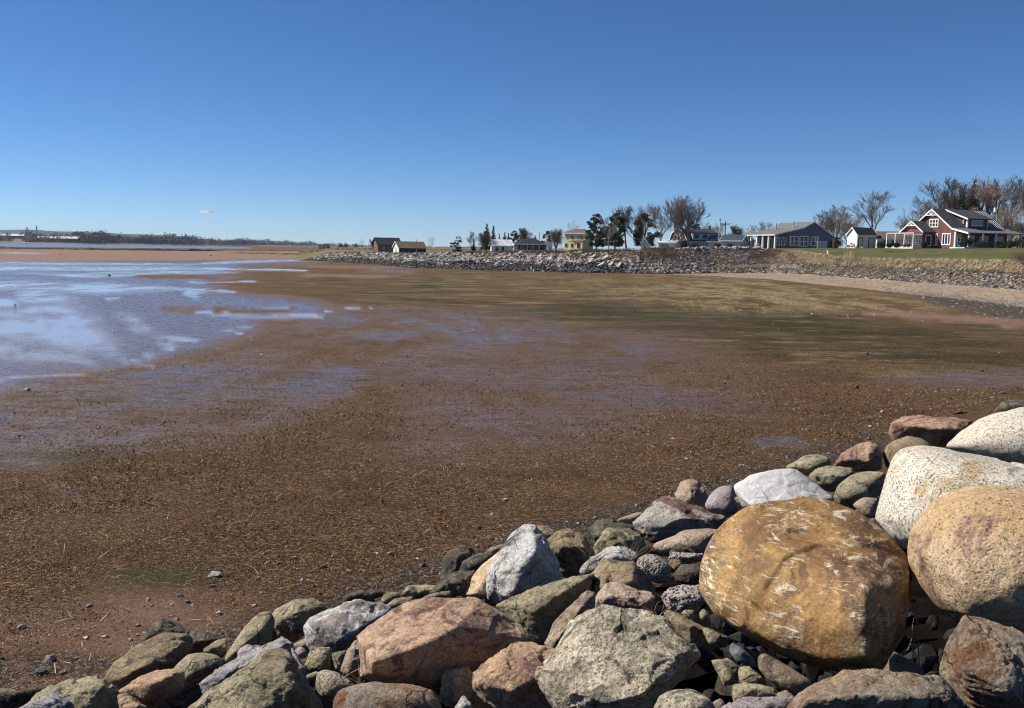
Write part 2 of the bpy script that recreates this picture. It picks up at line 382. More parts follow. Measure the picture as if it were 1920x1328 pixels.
def flat_material():
    t = NT('tidal mud'); v = t.pos()
    wet, film, damp, pink, grass, olive, green, dark, gravel = [t.attr(q) for q in ('wet', 'film', 'damp', 'pink', 'grass', 'olive', 'green', 'dark', 'gravel')]
    f1 = t.noise(v, 27, 5, 0.75); f2 = t.noise(v, 55, 3, 0.7); m1 = t.noise(v, 1.1, 6, 0.62); b1 = t.noise(v, 0.16, 6, 0.62)
    vl = t.scalev(v, (1, 1, 1)); st = t.noise(vl, 7.0, 5, 0.75, 0.8)
    c = t.mix(t.ramp(f1, 0.36, 0.62), (0.038, 0.018, 0.008), (0.140, 0.068, 0.030))
    c = t.mix(t.ramp(m1, 0.4, 0.7, 0, 0.5), c, (0.085, 0.044, 0.022))
    sepa = t.n('ShaderNodeSeparateColor'); t.l(t.voro(t.scalev(v, (1, 1.6, 1), (0, 0, .4)), 62, 'F1', 'Color'), sepa.inputs[0])
    sepb = t.n('ShaderNodeSeparateColor'); t.l(t.voro(t.scalev(v, (1, 1.4, 1), (0, 0, -.5)), 17, 'F1', 'Color'), sepb.inputs[0])
    fleck = t.math('MAXIMUM', t.ramp(sepa.outputs[0], .80, .86), t.math('MULTIPLY', t.ramp(sepb.outputs[0], .86, .9), .7))
    pit = t.math('MAXIMUM', t.ramp(sepa.outputs[1], .66, .74), t.math('MULTIPLY', t.ramp(sepb.outputs[1], .74, .8), .8))
    c = t.mix(t.math('MULTIPLY', pit, .8), c, (0.018, 0.010, 0.005)); c = t.mix(t.math('MULTIPLY', fleck, .75), c, (0.38, 0.25, 0.135))
    c = t.mix(t.ramp(b1, 0.5, 0.72, 0, 0.55), c, (0.16, 0.095, 0.045))
    # olive brown weed
    ol = t.mix(t.ramp(st, 0.36, 0.62), (0.050, 0.036, 0.014), (0.19, 0.14, 0.062))
    ol = t.mix(t.math('MULTIPLY', pit, .6), ol, (0.02, 0.016, 0.007)); ol = t.mix(t.math('MULTIPLY', fleck, .6), ol, (0.40, 0.30, 0.15))
    ol = t.mix(t.ramp(t.noise(t.scalev(v, (.6, 1.6, 1)), .8, 6, .7), .44, .6, 0, .75), ol, (0.040, 0.032, 0.012))
    strk = t.noise(t.scalev(v, (.45, 1, 1)), .20, 9, .78)
    ol = t.mix(t.ramp(strk, .45, .53, 0, .8), ol, (0.034, 0.026, 0.010)); ol = t.mix(t.ramp(t.noise(t.scalev(v, (.4, 1, 1), (0, 0, .1)), .31, 8, .75), .53, .60, 0, .7), ol, (0.30, 0.23, 0.12))
    c = t.mix(t.ramp(strk, .50, .60, 0, .5), c, (0.06, 0.034, 0.016))
    c = t.mix(t.math('MULTIPLY', olive, 0.9), c, ol)
    c = t.mix(t.math('MULTIPLY', dark, t.ramp(m1, 0.35, 0.6, 0.2, 0.8)), c, (0.034, 0.028, 0.011))
    gr = t.mix(t.ramp(st, 0.4, 0.6), (0.15, 0.115, 0.05), (0.36, 0.28, 0.15))
    c = t.mix(t.math('MULTIPLY', grass, t.ramp(m1, 0.35, 0.55, 0.35, 0.95)), c, gr)
    pk = t.mix(t.ramp(m1, 0.35, 0.65), (0.23, 0.135, 0.092), (0.30, 0.19, 0.135))
    c = t.mix(t.math('MULTIPLY', pink, t.ramp(f1, 0.3, 0.6, 0.5, 0.95)), c, pk)
    gn = t.mix(t.ramp(f1, 0.4, 0.6), (0.022, 0.03, 0.016), (0.06, 0.085, 0.045))
    c = t.mix(t.math('MULTIPLY', green, t.ramp(st, 0.35, 0.55, 0.1, 0.75)), c, gn)
    # bare mud, smoother and redder where wet
    mud = t.mix(t.ramp(m1, 0.35, 0.65), (0.165, 0.10, 0.088), (0.235, 0.15, 0.135))
    wm = t.math('MAXIMUM', wet, t.math('MULTIPLY', damp, 0.7))
    spec_holes = t.ramp(f1, 0.40, 0.56)            # little dark holes and casts in the mud
    mud = t.mix(spec_holes, (0.04, 0.022, 0.016), mud)
    c = t.mix(t.math('MULTIPLY', wm, 0.9), c, mud)
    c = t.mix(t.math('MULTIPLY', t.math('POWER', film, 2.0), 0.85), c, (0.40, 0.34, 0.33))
    vg = t.voro(v, 16, 'F1', 'Color'); vd = t.voro(v, 16, 'F1')
    sep = t.n('ShaderNodeSeparateColor'); t.l(vg, sep.inputs[0])
    gv = t.mix(sep.outputs[0], (0.06, 0.055, 0.055), (0.26, 0.22, 0.20))
    gv = t.mix(t.ramp(vd, 0.3, 0.55), gv, (0.03, 0.025, 0.02))
    c = t.mix(t.math('MULTIPLY', gravel, t.ramp(t.noise(v, 3.2, 4), 0.38, 0.52, 0.15, 0.9)), c, gv)
    # wetness drives the gloss
    sp = t.math('MULTIPLY', t.ramp(t.noise(v, 9, 5, 0.8), 0.38, 0.50), t.ramp(t.noise(t.scalev(v, (.5, 1.3, 1)), 1.3, 7, 0.8), 0.36, 0.52))
    dampk = t.math('MULTIPLY', damp, sp)
    wetk = t.math('MULTIPLY', wet, t.ramp(t.noise(v, 2.4, 6, 0.75), 0.34, 0.56, 0.62, 1.0))
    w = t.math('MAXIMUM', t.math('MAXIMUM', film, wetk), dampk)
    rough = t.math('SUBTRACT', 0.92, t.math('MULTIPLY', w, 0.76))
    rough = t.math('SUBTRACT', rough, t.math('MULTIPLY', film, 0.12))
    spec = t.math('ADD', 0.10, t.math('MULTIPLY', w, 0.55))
    inv = t.math('SUBTRACT', 1.0, t.math('MULTIPLY', w, 0.86)); inv = t.math('MULTIPLY', inv, t.math('SUBTRACT', 1.0, t.math('MULTIPLY', film, 0.9)))
    h = t.math('ADD', t.math('MULTIPLY', f1, 1.0), t.math('MULTIPLY', f2, 0.35)); h = t.math('MULTIPLY', h, inv)
    t.bump(h, 1.0, 0.07)
    return t.fin(c, rough, spec)

# ------------------------------------------------------------------ far bank table: toe, crest, top of lawn
#       px   edge  toe  toez crest dY  top  dY  plateau
BT = [(555, 491, 490, .12, 489.6, 3, 489.5, 6, 0.1), (590, 492, 489.5, .2, 482, 7, 481, 14, 1.2), (620, 493, 491, .3, 475, 10, 474, 16, 2.8),
      (700, 499, 497, .4, 474, 12, 474, 18, 3.2), (770, 506, 504, .5, 477, 12, 476, 20, 3.0), (860, 508, 506, .7, 475.5, 12, 473.5, 20, 4.0),
      (960, 510, 508, .8, 475, 12, 473, 20, 4.5), (1060, 512, 511, .9, 475.5, 12, 473, 20, 4.75), (1160, 514.5, 513, .9, 473, 12, 470, 20, 5.0),
      (1260, 516, 514, .9, 470, 13, 467.5, 20, 5.4), (1340, 518, 513, 1.0, 467, 14, 465.5, 18, 5.75), (1440, 524, 513, 1.1, 468, 14, 466, 19, 5.95),
      (1520, 533, 517, 1.2, 478, 13, 466, 30, 6.05), (1600, 541, 522, 1.3, 487, 12, 466, 40, 6.2), (1700, 553, 529, 1.3, 489.5, 13, 466, 48, 6.35),
      (1800, 562, 536, 1.3, 491, 14, 466, 48, 6.45), (1920, 577, 545, 1.3, 495, 14, 466, 48, 6.5), (2100, 612, 562, 1.3, 503, 13, 462, 45, 6.7),
      (2400, 700, 600, 1.3, 530, 12, 455, 45, 7.0), (2900, 900, 700, 1.3, 590, 10, 440, 45, 7.2)]
BTA = np.array(BT)
_BC = {}
def bank_ctrl(px):
    k = round(px * 2)
    if k not in _BC: _BC[k] = _bank_ctrl(k / 2)
    return _BC[k]
def _bank_ctrl(px):
    r = [float(np.interp(px, BTA[:, 0], BTA[:, k])) for k in range(9)]
    e = gnd(px, r[1]); t = G(px, r[2], r[3])
    c = P(px, r[4], t.y + r[5]); tp = P(px, r[6], t.y + r[7])
    d = tp - Vector((0, 0, H)); d.z = 0; d.normalize()
    pl = tp + d * 60; pl.z = r[8]; pb = tp + d * 420; pb.z = r[8] - 0.5
    return e, t, c, tp, pl, pb
def bank_pt(px, v):
    """v 0..1 toe to crest, 1..2 crest to top of lawn, -1..0 beach"""
    e, t, c, tp, pl, pb = bank_ctrl(px)
    if v < 0: return e.lerp(t, v + 1)
    if v < 1: return t.lerp(c, v)
    if v < 2: return c.lerp(tp, v - 1)
    return tp.lerp(pl, v - 2)
def plateau_z(px):
    return float(np.interp(px, BTA[:, 0], BTA[:, 8]))
def stand(px, Y):
    """a point on the plateau behind the bank, under picture column px at depth Y"""
    z = plateau_z(px); p = P(px, 466, Y)
    return Vector((p.x, p.y, z - 0.05))

def make_bank():
    pxs = np.concatenate([np.arange(555, 1960, 5.0), np.arange(1970, 2900, 25.0)])
    def strip(name, v0, v1, n, mat, amp, fr, seed, lift=0.0, pmin=0, pmax=9999, edge_drop=0.0):
        cols = [p for p in pxs if pmin <= p <= pmax]
        V = []
        for p in cols:
            for k in range(n + 1):
                q = bank_pt(p, v0 + (v1 - v0) * k / n)
                V.append((q.x, q.y, q.z - (edge_drop if k == 0 else 0)))
        V = np.array(V); V[:, 2] += amp * fbm2(V[:, 0] / fr, V[:, 1] / fr, 4, seed) + lift
        i = np.arange(len(V)).reshape(len(cols), n + 1)
        f = np.stack([i[:-1, :-1], i[1:, :-1], i[1:, 1:], i[:-1, 1:]], -1).reshape(-1, 4)
        o = link(name, mesh_np(name, V, f, mat, smooth=True)); o['kind'] = 'structure'; return o
    strip('beach', -1, 0.06, 14, MAT['sand'], 0.05, 3.0, 71, 0.02, 1230, 9999, 0.35)
    strip('bank', 0, 1, 12, MAT['bank'], 0.25, 2.5, 72)
    strip('lawn', 0.999, 2.0, 10, MAT['lawn'], 0.12, 6.0, 73, 0.03, 1440)
    # land behind
    V = []; cols = list(pxs)
    for p in cols:
        e, t, c, tp, pl, pb = bank_ctrl(p)
        if p < 1440: seq = [c, c.lerp(tp, .5), tp, tp.lerp(pl, .3), pl, pl.lerp(pb, .3), pb]
        else: seq = [tp, tp.lerp(pl, .1), tp.lerp(pl, .3), tp.lerp(pl, .6), pl, pl.lerp(pb, .3), pb]
        V += [(q.x, q.y, q.z) for q in seq]
    V = np.array(V); i = np.arange(len(V)).reshape(len(cols), 7)
    f = np.stack([i[:-1, :-1], i[1:, :-1], i[1:, 1:], i[:-1, 1:]], -1).reshape(-1, 4)
    o = link('shore_land', mesh_np('shore_land', V, f, MAT['land'], smooth=True)); o['kind'] = 'structure'

# ------------------------------------------------------------------ blades: grass, straw, brush
def blades(name, mat, base, height, width, lean, kind='stuff', flat=False, rng=None, curve=0.3, label=None, yawdir=None, tri=False):
    n = len(base); rng = rng or np.random.default_rng(1)
    yaw = rng.uniform(0, 2 * np.pi, n) if yawdir is None else yawdir
    h = height[:, None]; w = width[:, None]
    sx = np.stack([np.cos(yaw), np.sin(yaw), np.zeros(n)], -1)
    up = np.stack([lean[:, 0], lean[:, 1], np.ones(n)], -1) if not flat else np.stack([-np.sin(yaw), np.cos(yaw), rng.uniform(0.0, 0.55, n)], -1)
    up /= np.linalg.norm(up, axis=1)[:, None]
    mid = base + up * h * 0.55; droop = np.stack([lean[:, 0], lean[:, 1], -0.15 * np.ones(n)], -1) * h * curve
    tip = base + up * h + droop
    V = np.stack([base - sx * w / 2, base + sx * w / 2, mid + sx * w * 0.4, mid - sx * w * 0.4, tip], 1).reshape(-1, 3)
    if tri:
        V = np.stack([base - sx * w / 2, base + sx * w / 2, tip], 1).reshape(-1, 3); T = np.arange(n * 3).reshape(-1, 3); mi = None
        if isinstance(mat, list): mi = rng.integers(0, len(mat), n)
        o = link(name, mesh_np(name, V, T, mat, mi)); o['kind'] = kind
        if label: o['label'] = label
        return o
    i = np.arange(n)[:, None] * 5
    T = np.concatenate([i + np.array([[0, 1, 2]]), i + np.array([[0, 2, 3]]), i + np.array([[3, 2, 4]])], 0)
    mi = None
    if isinstance(mat, list):
        k = rng.integers(0, len(mat), n); mi = np.concatenate([k, k, k])
    o = link(name, mesh_np(name, V, T, mat, mi)); o['kind'] = kind
    if label: o['label'] = label
    return o
# ------------------------------------------------------------------ materials
MAT = {}
def materials():
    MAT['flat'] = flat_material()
    t = NT('beach sand'); v = t.pos()
    m = t.noise(v, 0.35, 6, 0.65); f = t.noise(v, 6, 5, 0.75)
    c = t.mix(t.ramp(m, 0.4, 0.62), (0.38, 0.27, 0.18), (0.28, 0.215, 0.15))
    c = t.mix(t.ramp(f, 0.4, 0.6, 0, 0.45), c, (0.12, 0.09, 0.065))
    vs = t.voro(v, 3.0, 'F1', 'Color'); sp = t.n('ShaderNodeSeparateColor'); t.l(vs, sp.inputs[0])
    c = t.mix(t.ramp(sp.outputs[1], 0.86, 0.9, 0, 0.8), c, (0.08, 0.07, 0.06))
    t.bump(f, 0.5, 0.08); MAT['sand'] = t.fin(c, 0.9, 0.2)
    t = NT('bank earth'); v = t.pos()
    c = t.mix(t.ramp(t.noise(v, 1.2, 6, .7), 0.35, 0.65), (0.05, 0.036, 0.025), (0.17, 0.13, 0.085)); t.bump(t.noise(v, 4, 5), 0.7, 0.2)
    MAT['bank'] = t.fin(t.mix(.5, c, (0.02, 0.016, 0.012)), 0.95, 0.1)
    t = NT('lawn grass'); v = t.pos()
    n1 = t.noise(v, 0.22, 5, .6); n2 = t.noise(v, 3.5, 6, .75)
    c = t.mix(t.ramp(n1, 0.35, 0.65), (0.045, 0.062, 0.018), (0.095, 0.092, 0.036))
    c = t.mix(t.ramp(n2, 0.42, 0.66, 0, 0.55), c, (0.17, 0.14, 0.065)); t.bump(n2, 0.6, 0.06)
    MAT['lawn'] = t.fin(c, 0.95, 0.1)
    t = NT('dry ground'); v = t.pos()
    c = t.mix(t.ramp(t.noise(v, 0.1, 6, .65), 0.35, 0.65), (0.07, 0.075, 0.03), (0.24, 0.18, 0.10)); MAT['land'] = t.fin(c, 0.95, 0.1)
    MAT['base'] = plain('earth with crevice shade', (0.007, 0.0055, 0.0045), 1.0, 0.0, 0.4, 4, 1.0, 3)  # earth coloured near black: the shade of the gaps is painted in
    # armour stones
    R = rockmat
    MAT['olive'] = R('grey olive sandstone', (0.274, 0.231, 0.143), (0.450, 0.382, 0.238), (0.10, 0.09, 0.065), spk=((110, 0.56, 0.66, (0.04, 0.036, 0.03), .7),), strat=.25, layers=(.5, .3, 0))
    MAT['dark'] = R('dark wet stone', (0.079, 0.065, 0.047), (0.178, 0.151, 0.099), (0.03, 0.028, 0.026), strat=.4, layers=(.4, .8, 0))
    MAT['brown'] = R('brown sandstone', (0.223, 0.170, 0.105), (0.372, 0.281, 0.166), (0.07, 0.055, 0.045), strat=.35, layers=(.2, .6, .3))
    MAT['grey'] = R('pitted grey stone', (0.372, 0.317, 0.225), (0.636, 0.545, 0.389), (0.15, 0.13, 0.10), sc=3, spk=((60, 0.55, 0.66, (0.05, 0.045, 0.04), .75), (34, 0.62, 0.70, (0.55, 0.52, 0.46), .6)), bump=0.9, fine=30, patch=(1.6, .63, .70, (0.26, 0.13, 0.05)), pits=1.2)
    MAT['pale'] = R('pale weathered stone', (0.560, 0.520, 0.437), (0.784, 0.728, 0.610), (0.20, 0.17, 0.155), sc=1.5, spk=((50, 0.6, 0.7, (0.1, 0.09, 0.08), .6),), bump=0.7, crack=.9)
    MAT['tan'] = R('tan sandstone', (0.460, 0.322, 0.184), (0.598, 0.437, 0.265), (0.28, 0.19, 0.12), bump=.35, crack=.25, pits=.3)
    MAT['pinktan'] = R('pinkish brown stone', (0.351, 0.257, 0.182), (0.486, 0.371, 0.270), (0.20, 0.13, 0.11), spk=((70, 0.58, 0.68, (0.12, 0.08, 0.06), .6),), bump=.6, crack=.2)
    MAT['red'] = R('red and tan split sandstone', (0.294, 0.156, 0.110), (0.500, 0.344, 0.206), (0.15, 0.085, 0.08), sc=1.5, patch=(2.2, .54, .64, (0.14, 0.075, 0.065), 2.0), bump=.45, strat=.25, layers=(.3, .2, 0), crack=.5, pits=.3)
    MAT['slab'] = R('split slab with rusty edge', (0.442, 0.280, 0.176), (0.559, 0.403, 0.247), (0.215, 0.115, 0.095), sc=1.3, patch=[(1.9, .50, .60, (0.18, 0.095, 0.08), 2.5), (3.5, .66, .72, (0.40, 0.13, 0.05))], bump=.4, strat=.35, layers=(.5, .1, .4), crack=.35, pits=.2)
    MAT['rust'] = R('rusty brown stone', (0.247, 0.215, 0.163), (0.351, 0.247, 0.156), (0.30, 0.13, 0.05), sc=1.2, patch=[(1.6, .5, .6, (0.21, 0.10, 0.05), 1.0), (9, .7, .74, (0.48, 0.36, 0.06))], bump=.6)
    MAT['purple'] = R('purple grey stone', (0.305, 0.254, 0.247), (0.416, 0.345, 0.338), (0.15, 0.11, 0.11), spk=((50, .55, .65, (0.42, 0.38, 0.38), .5),), bump=.6)
    MAT['purplewhite'] = R('whitish purple vein stone', (0.36, 0.335, 0.325), (0.50, 0.475, 0.46), (0.25, 0.20, 0.21), bump=.8)
    MAT['quartz'] = R('white grey slab', (0.42, 0.41, 0.39), (0.52, 0.50, 0.48), (0.36, 0.34, 0.33), sc=1.4, bump=.3, patch=(0.9, .67, .74, (0.38, 0.20, 0.07)), crack=.5, fine=25, pits=.1, grit=.4)
    MAT['granite'] = R('white granite with black specks', (0.50, 0.44, 0.34), (0.60, 0.55, 0.46), (0.52, 0.38, 0.20), sc=2.0, spk=((75, 0.54, 0.60, (0.035, 0.03, 0.027), .9), (30, 0.57, 0.63, (0.05, 0.045, 0.04), .7), (24, 0.58, 0.68, (0.52, 0.30, 0.11), .6)), patch=[(1.0, .58, .72, (0.52, 0.36, 0.15)), (2.4, .64, .74, (0.50, 0.28, 0.07))], bump=.35, crack=0.0, fine=60, pits=.4, grit=.25)
    MAT['tangranite'] = R('tan granite boulder', (0.46, 0.30, 0.145), (0.50, 0.36, 0.22), (0.26, 0.15, 0.11), sc=1.3, spk=((60, 0.56, 0.64, (0.07, 0.045, 0.03), .8), (45, .64, .70, (0.66, 0.52, 0.38), .6)), patch=(1.1, .60, .72, (0.20, 0.11, 0.085)), bump=.45, crack=0.0, pits=1.4, grit=.6)
    MAT['blue'] = R('blue grey stone', (0.12, 0.125, 0.135), (0.20, 0.21, 0.22), bump=.4)
    # pale rock splashed white
    MAT['guano'] = R('brown grey stone splashed white', (0.312, 0.270, 0.228), (0.408, 0.372, 0.324), (0.22, 0.17, 0.14), bump=.6, crack=.3, patch=[(2.2, .47, .56, (0.80, 0.79, 0.76), 2.2)])
    # the big ochre boulder with cream scratches
    t = NT('ochre boulder with cream scars'); v = t.coord('Object')
    big = t.noise(v, 1.7, 7, .65, .8)
    c = t.mix(t.ramp(big, 0.36, 0.62), (0.19, 0.095, 0.035), (0.50, 0.29, 0.09))
    c = t.mix(t.ramp(t.noise(v, 2.6, 8, .7, 1.5), 0.52, 0.64), c, (0.30, 0.155, 0.045))
    c = t.mix(t.ramp(t.noise(v, 2.6, 9, .76, 0.6), 0.51, 0.58, 0, .8), c, (0.125, 0.058, 0.036))
    c = t.mix(t.ramp(t.noise(v, 1.1, 6, .6, 1.0), 0.56, 0.68, 0, .55), c, (0.36, 0.30, 0.16))
    c = t.mix(t.ramp(t.noise(v, 45, 5, .75), 0.35, 0.7, .5, 0), c, (0.04, 0.022, 0.012))
    sc1 = t.noise(t.scalev(v, (3.2, 2.6, 12), (.25, .3, .5)), 2.6, 9, .78, 0.9)
    sc2 = t.noise(t.scalev(v, (3, 9, 4), (.2, .9, .1)), 1.6, 8, .75, 3.0)
    g = t.ramp(t.noise(v, 2.1, 6, .65), 0.40, 0.53)
    cr = t.math('MULTIPLY', t.ramp(sc1, 0.535, 0.575), g)
    ln = t.math('MULTIPLY', t.ramp(t.math('ABSOLUTE', t.math('SUBTRACT', sc2, 0.5)), 0.0, 0.016, .9, 0), t.ramp(t.noise(v, 2.3, 3), 0.48, 0.60))
    cr = t.math('MAXIMUM', cr, ln)
    c = t.mix(t.math('MULTIPLY', cr, 0.85), c, (0.72, 0.62, 0.44))
    hh = t.math('ADD', t.noise(v, 6, 8, .65), t.math('MULTIPLY', t.noise(v, 40, 4, .7), .3)); hh = t.math('ADD', hh, t.math('MULTIPLY', cr, .08))
    t.bump(hh, .5, .05); MAT['ochre'] = t.fin(c, .68, .3)
    # concrete with exposed pebbles
    t = NT('exposed aggregate concrete'); v = t.coord('Object')
    vc = t.voro(v, 34, 'F1', 'Color'); vd = t.voro(v, 34, 'F1'); sp = t.n('ShaderNodeSeparateColor'); t.l(vc, sp.inputs[0])
    peb = t.mix(t.ramp(sp.outputs[0], 0.3, 0.7), (0.10, 0.12, 0.13), (0.40, 0.37, 0.34)); peb = t.mix(t.ramp(sp.outputs[1], .7, .75), peb, (0.35, 0.24, 0.17))
    c = t.mix(t.ramp(vd, 0.42, 0.6), peb, (0.30, 0.25, 0.21)); c = t.mix(t.ramp(t.noise(v, 3, 4), .45, .6, 0, .4), c, (0.4, 0.34, 0.28))
    t.bump(t.ramp(vd, 0.1, 0.55, 1, 0), 1.0, .035); MAT['aggregate'] = t.fin(c, .7, .3)
    # composite pinkish rock with red patch
    MAT['composite'] = R('mixed red and grey conglomerate', (0.390, 0.358, 0.305), (0.494, 0.442, 0.370), (0.24, 0.20, 0.15), patch=[(1.35, .54, .58, (0.215, 0.115, 0.095))], bump=.6, crack=.3)
    # tones for the far armour
    for nm, cc in (('far_pale', (0.44, 0.415, 0.37)), ('far_grey', (0.25, 0.24, 0.215)), ('far_tan', (0.37, 0.31, 0.25)), ('far_pink', (0.42, 0.33, 0.28)), ('far_dark', (0.055, 0.052, 0.05)), ('far_brown', (0.15, 0.12, 0.095)), ('far_slate', (0.11, 0.11, 0.11))):
        MAT[nm] = plain(nm.replace('_', ' ') + ' stone', cc, .9, .2, .35, 1.5, .5, 3)
    for nm, cc in (('straw', (0.36, 0.20, 0.085)), ('straw_light', (0.55, 0.42, 0.25)), ('weed', (0.055, 0.032, 0.014)), ('weed_red', (0.16, 0.07, 0.028)),
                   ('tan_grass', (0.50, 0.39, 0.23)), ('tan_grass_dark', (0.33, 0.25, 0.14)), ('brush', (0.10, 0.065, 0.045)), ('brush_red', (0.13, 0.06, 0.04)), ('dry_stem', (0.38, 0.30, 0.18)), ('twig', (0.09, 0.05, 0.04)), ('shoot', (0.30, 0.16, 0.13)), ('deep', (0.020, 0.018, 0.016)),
                   ('shell', (0.62, 0.60, 0.56))):
        MAT[nm] = plain(nm.replace('_', ' '), cc, .8, .2, .2, 1.0)
    for nm, cc in (('bark', (0.20, 0.17, 0.145)), ('bark_pale', (0.36, 0.33, 0.30)), ('bark_red', (0.20, 0.145, 0.11)), ('twigs', (0.20, 0.17, 0.15)), ('twigs_pale', (0.27, 0.23, 0.20)), ('twigs_red', (0.22, 0.145, 0.10)), ('twigs_brown', (0.17, 0.12, 0.09))):
        MAT[nm] = plain(nm.replace('_', ' ') + ' wood', cc, .9, .15, .3, .8)
    for nm, cc in (('needle', (0.030, 0.042, 0.018)), ('needle_pine', (0.055, 0.068, 0.028)), ('needle_brown', (0.085, 0.058, 0.030)), ('hedge', (0.030, 0.036, 0.014)), ('hedge_gold', (0.26, 0.16, 0.04)), ('orange_leaf', (0.36, 0.19, 0.07))):
        MAT[nm] = plain(nm.replace('_', ' ') + ' foliage', cc, .8, .25, .35, .7)
    B = lambda n, c, r=.6, s=.3, v=.1, sc=1.0: MAT.__setitem__(n, plain(n.replace('_', ' ') + ' paint', c, r, s, v, sc))
    B('white', (0.76, 0.75, 0.72)); B('offwhite', (0.60, 0.58, 0.53)); B('red_wall', (0.2, 0.07, 0.075)); B('blue_wall', (0.10, 0.13, 0.19)); B('cream_wall', (0.72, 0.63, 0.33))
    B('lightblue_wall', (0.38, 0.46, 0.56)); B('grey_wall', (0.33, 0.34, 0.34)); B('dark_wall', (0.05, 0.04, 0.04)); B('tan_wall', (0.42, 0.34, 0.22)); B('door_brown', (0.16, 0.09, 0.055)); B('barn_wall', (0.10, 0.11, 0.13)); B('pole_wood', (0.20, 0.15, 0.11)); B('metal', (0.45, 0.46, 0.47), .4, .5); B('chimney_brick', (0.30, 0.13, 0.09)); B('yellow', (0.65, 0.60, 0.20)); B('teal', (0.05, 0.25, 0.35)); B('umbrella_cloth', (0.55, 0.50, 0.45))
    def roof(nm, c, band=5.0, am=.35):
        t = NT(nm.replace('_', ' ') + ' shingles'); v = t.coord('Object')
        w = t.n('ShaderNodeTexWave', bands_direction='Z'); t.l(v, w.inputs[0]); w.inputs['Scale'].default_value = band; w.inputs['Distortion'].default_value = .6
        n = t.noise(v, 1.3, 5, .65); q = t.mix(t.ramp(n, .35, .65), tuple(a * .75 for a in c), tuple(a * 1.2 for a in c))
        q = t.mix(t.ramp(w.outputs[0], .2, .8, am, 0), q, tuple(a * .5 for a in c)); MAT[nm] = t.fin(q, .85, .25)
    roof('roof_dark', (0.055, 0.058, 0.064)); roof('roof_grey', (0.15, 0.155, 0.145)); roof('roof_brown', (0.17, 0.115, 0.075)); roof('roof_white', (0.62, 0.63, 0.62), am=.1); roof('roof_black', (0.030, 0.030, 0.034)); roof('roof_redbrown', (0.15, 0.10, 0.09)); roof('roof_blue', (0.05, 0.065, 0.095))
    t = NT('window glass'); MAT['glass'] = t.fin((0.012, 0.016, 0.022), .08, .6)
    t = NT('clapboard red'); v = t.coord('Object'); w = t.n('ShaderNodeTexWave', bands_direction='Z'); t.l(v, w.inputs[0]); w.inputs['Scale'].default_value = 2.4
    t.bump(w.outputs[0], .4, .03); MAT['red_wall'] = t.fin(t.mix(t.ramp(t.noise(v, .8, 4), .3, .7), (0.14, 0.050, 0.052), (0.18, 0.066, 0.07)), .7, .25)
    t = NT('river'); v = t.pos(); t.bump(t.noise(t.scalev(v, (1, 3, 1)), 0.25, 4), .25, .3); MAT['river'] = t.fin((0.16, 0.12, 0.10), .22, .5)
    t = NT('cloud vapour'); MAT['cloud'] = t.fin((0.85, 0.86, 0.88), 1.0, 0.0)
    t.t.nodes.remove(t.b); tb = t.n('ShaderNodeBsdfTransparent'); df = t.n('ShaderNodeBsdfDiffuse'); df.inputs[0].default_value = (.95, .95, .96, 1); tl = t.n('ShaderNodeBsdfTranslucent'); tl.inputs[0].default_value = (.95, .95, .96, 1)
    lw = t.n('ShaderNodeLayerWeight'); lw.inputs[0].default_value = .35; ms = t.n('ShaderNodeMixShader'); ms2 = t.n('ShaderNodeMixShader'); ms2.inputs[0].default_value = .75; t.l(df.outputs[0], ms2.inputs[1]); t.l(tl.outputs[0], ms2.inputs[2])
    a = t.ramp(lw.outputs['Facing'], .45, 1.0, .85, 0)
    t.l(a, ms.inputs[0]); t.l(tb.outputs[0], ms.inputs[1]); t.l(ms2.outputs[0], ms.inputs[2]); t.l(ms.outputs[0], t.out.inputs[0])
    MAT['far_land'] = plain('far fields', (0.19, 0.15, 0.095), .95, .1, .4, .004); MAT['hill'] = plain('far hill', (0.045, 0.055, 0.06), .95, .1, .2, .002)
    t = NT('marsh ledge mud'); v = t.pos(); c = t.mix(t.ramp(t.noise(v, .25, 6, .7), .4, .6), (0.05, 0.038, 0.022), (0.16, 0.12, 0.06)); MAT['ledge'] = t.fin(c, .95, .1)
    MAT['wood_far'] = plain('far bare woodland', (0.19, 0.165, 0.16), .95, .1, .5, .03)
    MAT['wood_far_green'] = plain('far evergreens', (0.035, 0.05, 0.04), .95, .1, .3, .03)

# ------------------------------------------------------------------ the rubble slope under the photographer
TN = Vector((0.69, -0.72, 0)).normalized(); TO = Vector((-4.6, 10.2, 0))
SL = 0.33
def slope_p(x, y): return TN.x * (x - TO.x) + TN.y * (y - TO.y)
def slope_z(x, y, np_=False):
    p = slope_p(x, y)
    return np.clip(p * SL, -0.2, 3.6)

CR = {'A': (0, 1020, 3.84), 'B': (400, 1020, 3.84), 'C': (800, 950, 3.513), 'D': (1150, 850, 3.491), 'E': (1250, 1050, 2.866), 'F': (1400, 730, 3.589), 'P': (0, 0, 1)}
ROCKS = []
def rock(crop, pts, mat, style, label, inner=None, cat='rock', thick=1.15, lift=0.3, dz=0.0, disp=1.0, seed=None, name=None, tilt=0.28, round_=None):
    ox, oy, s = CR[crop]
    o = [(ox + a / s, oy + b / s) for a, b in pts]
    inn = None if inner is None else [(ox + q[0] / s, oy + q[1] / s, q[2]) for q in inner]
    ROCKS.append(dict(o=o, mat=mat, style=style, label=label, inner=inn, cat=cat, thick=thick, lift=lift, dz=dz, disp=disp, seed=len(ROCKS) if seed is None else seed, name=name, tilt=tilt, round=round_))

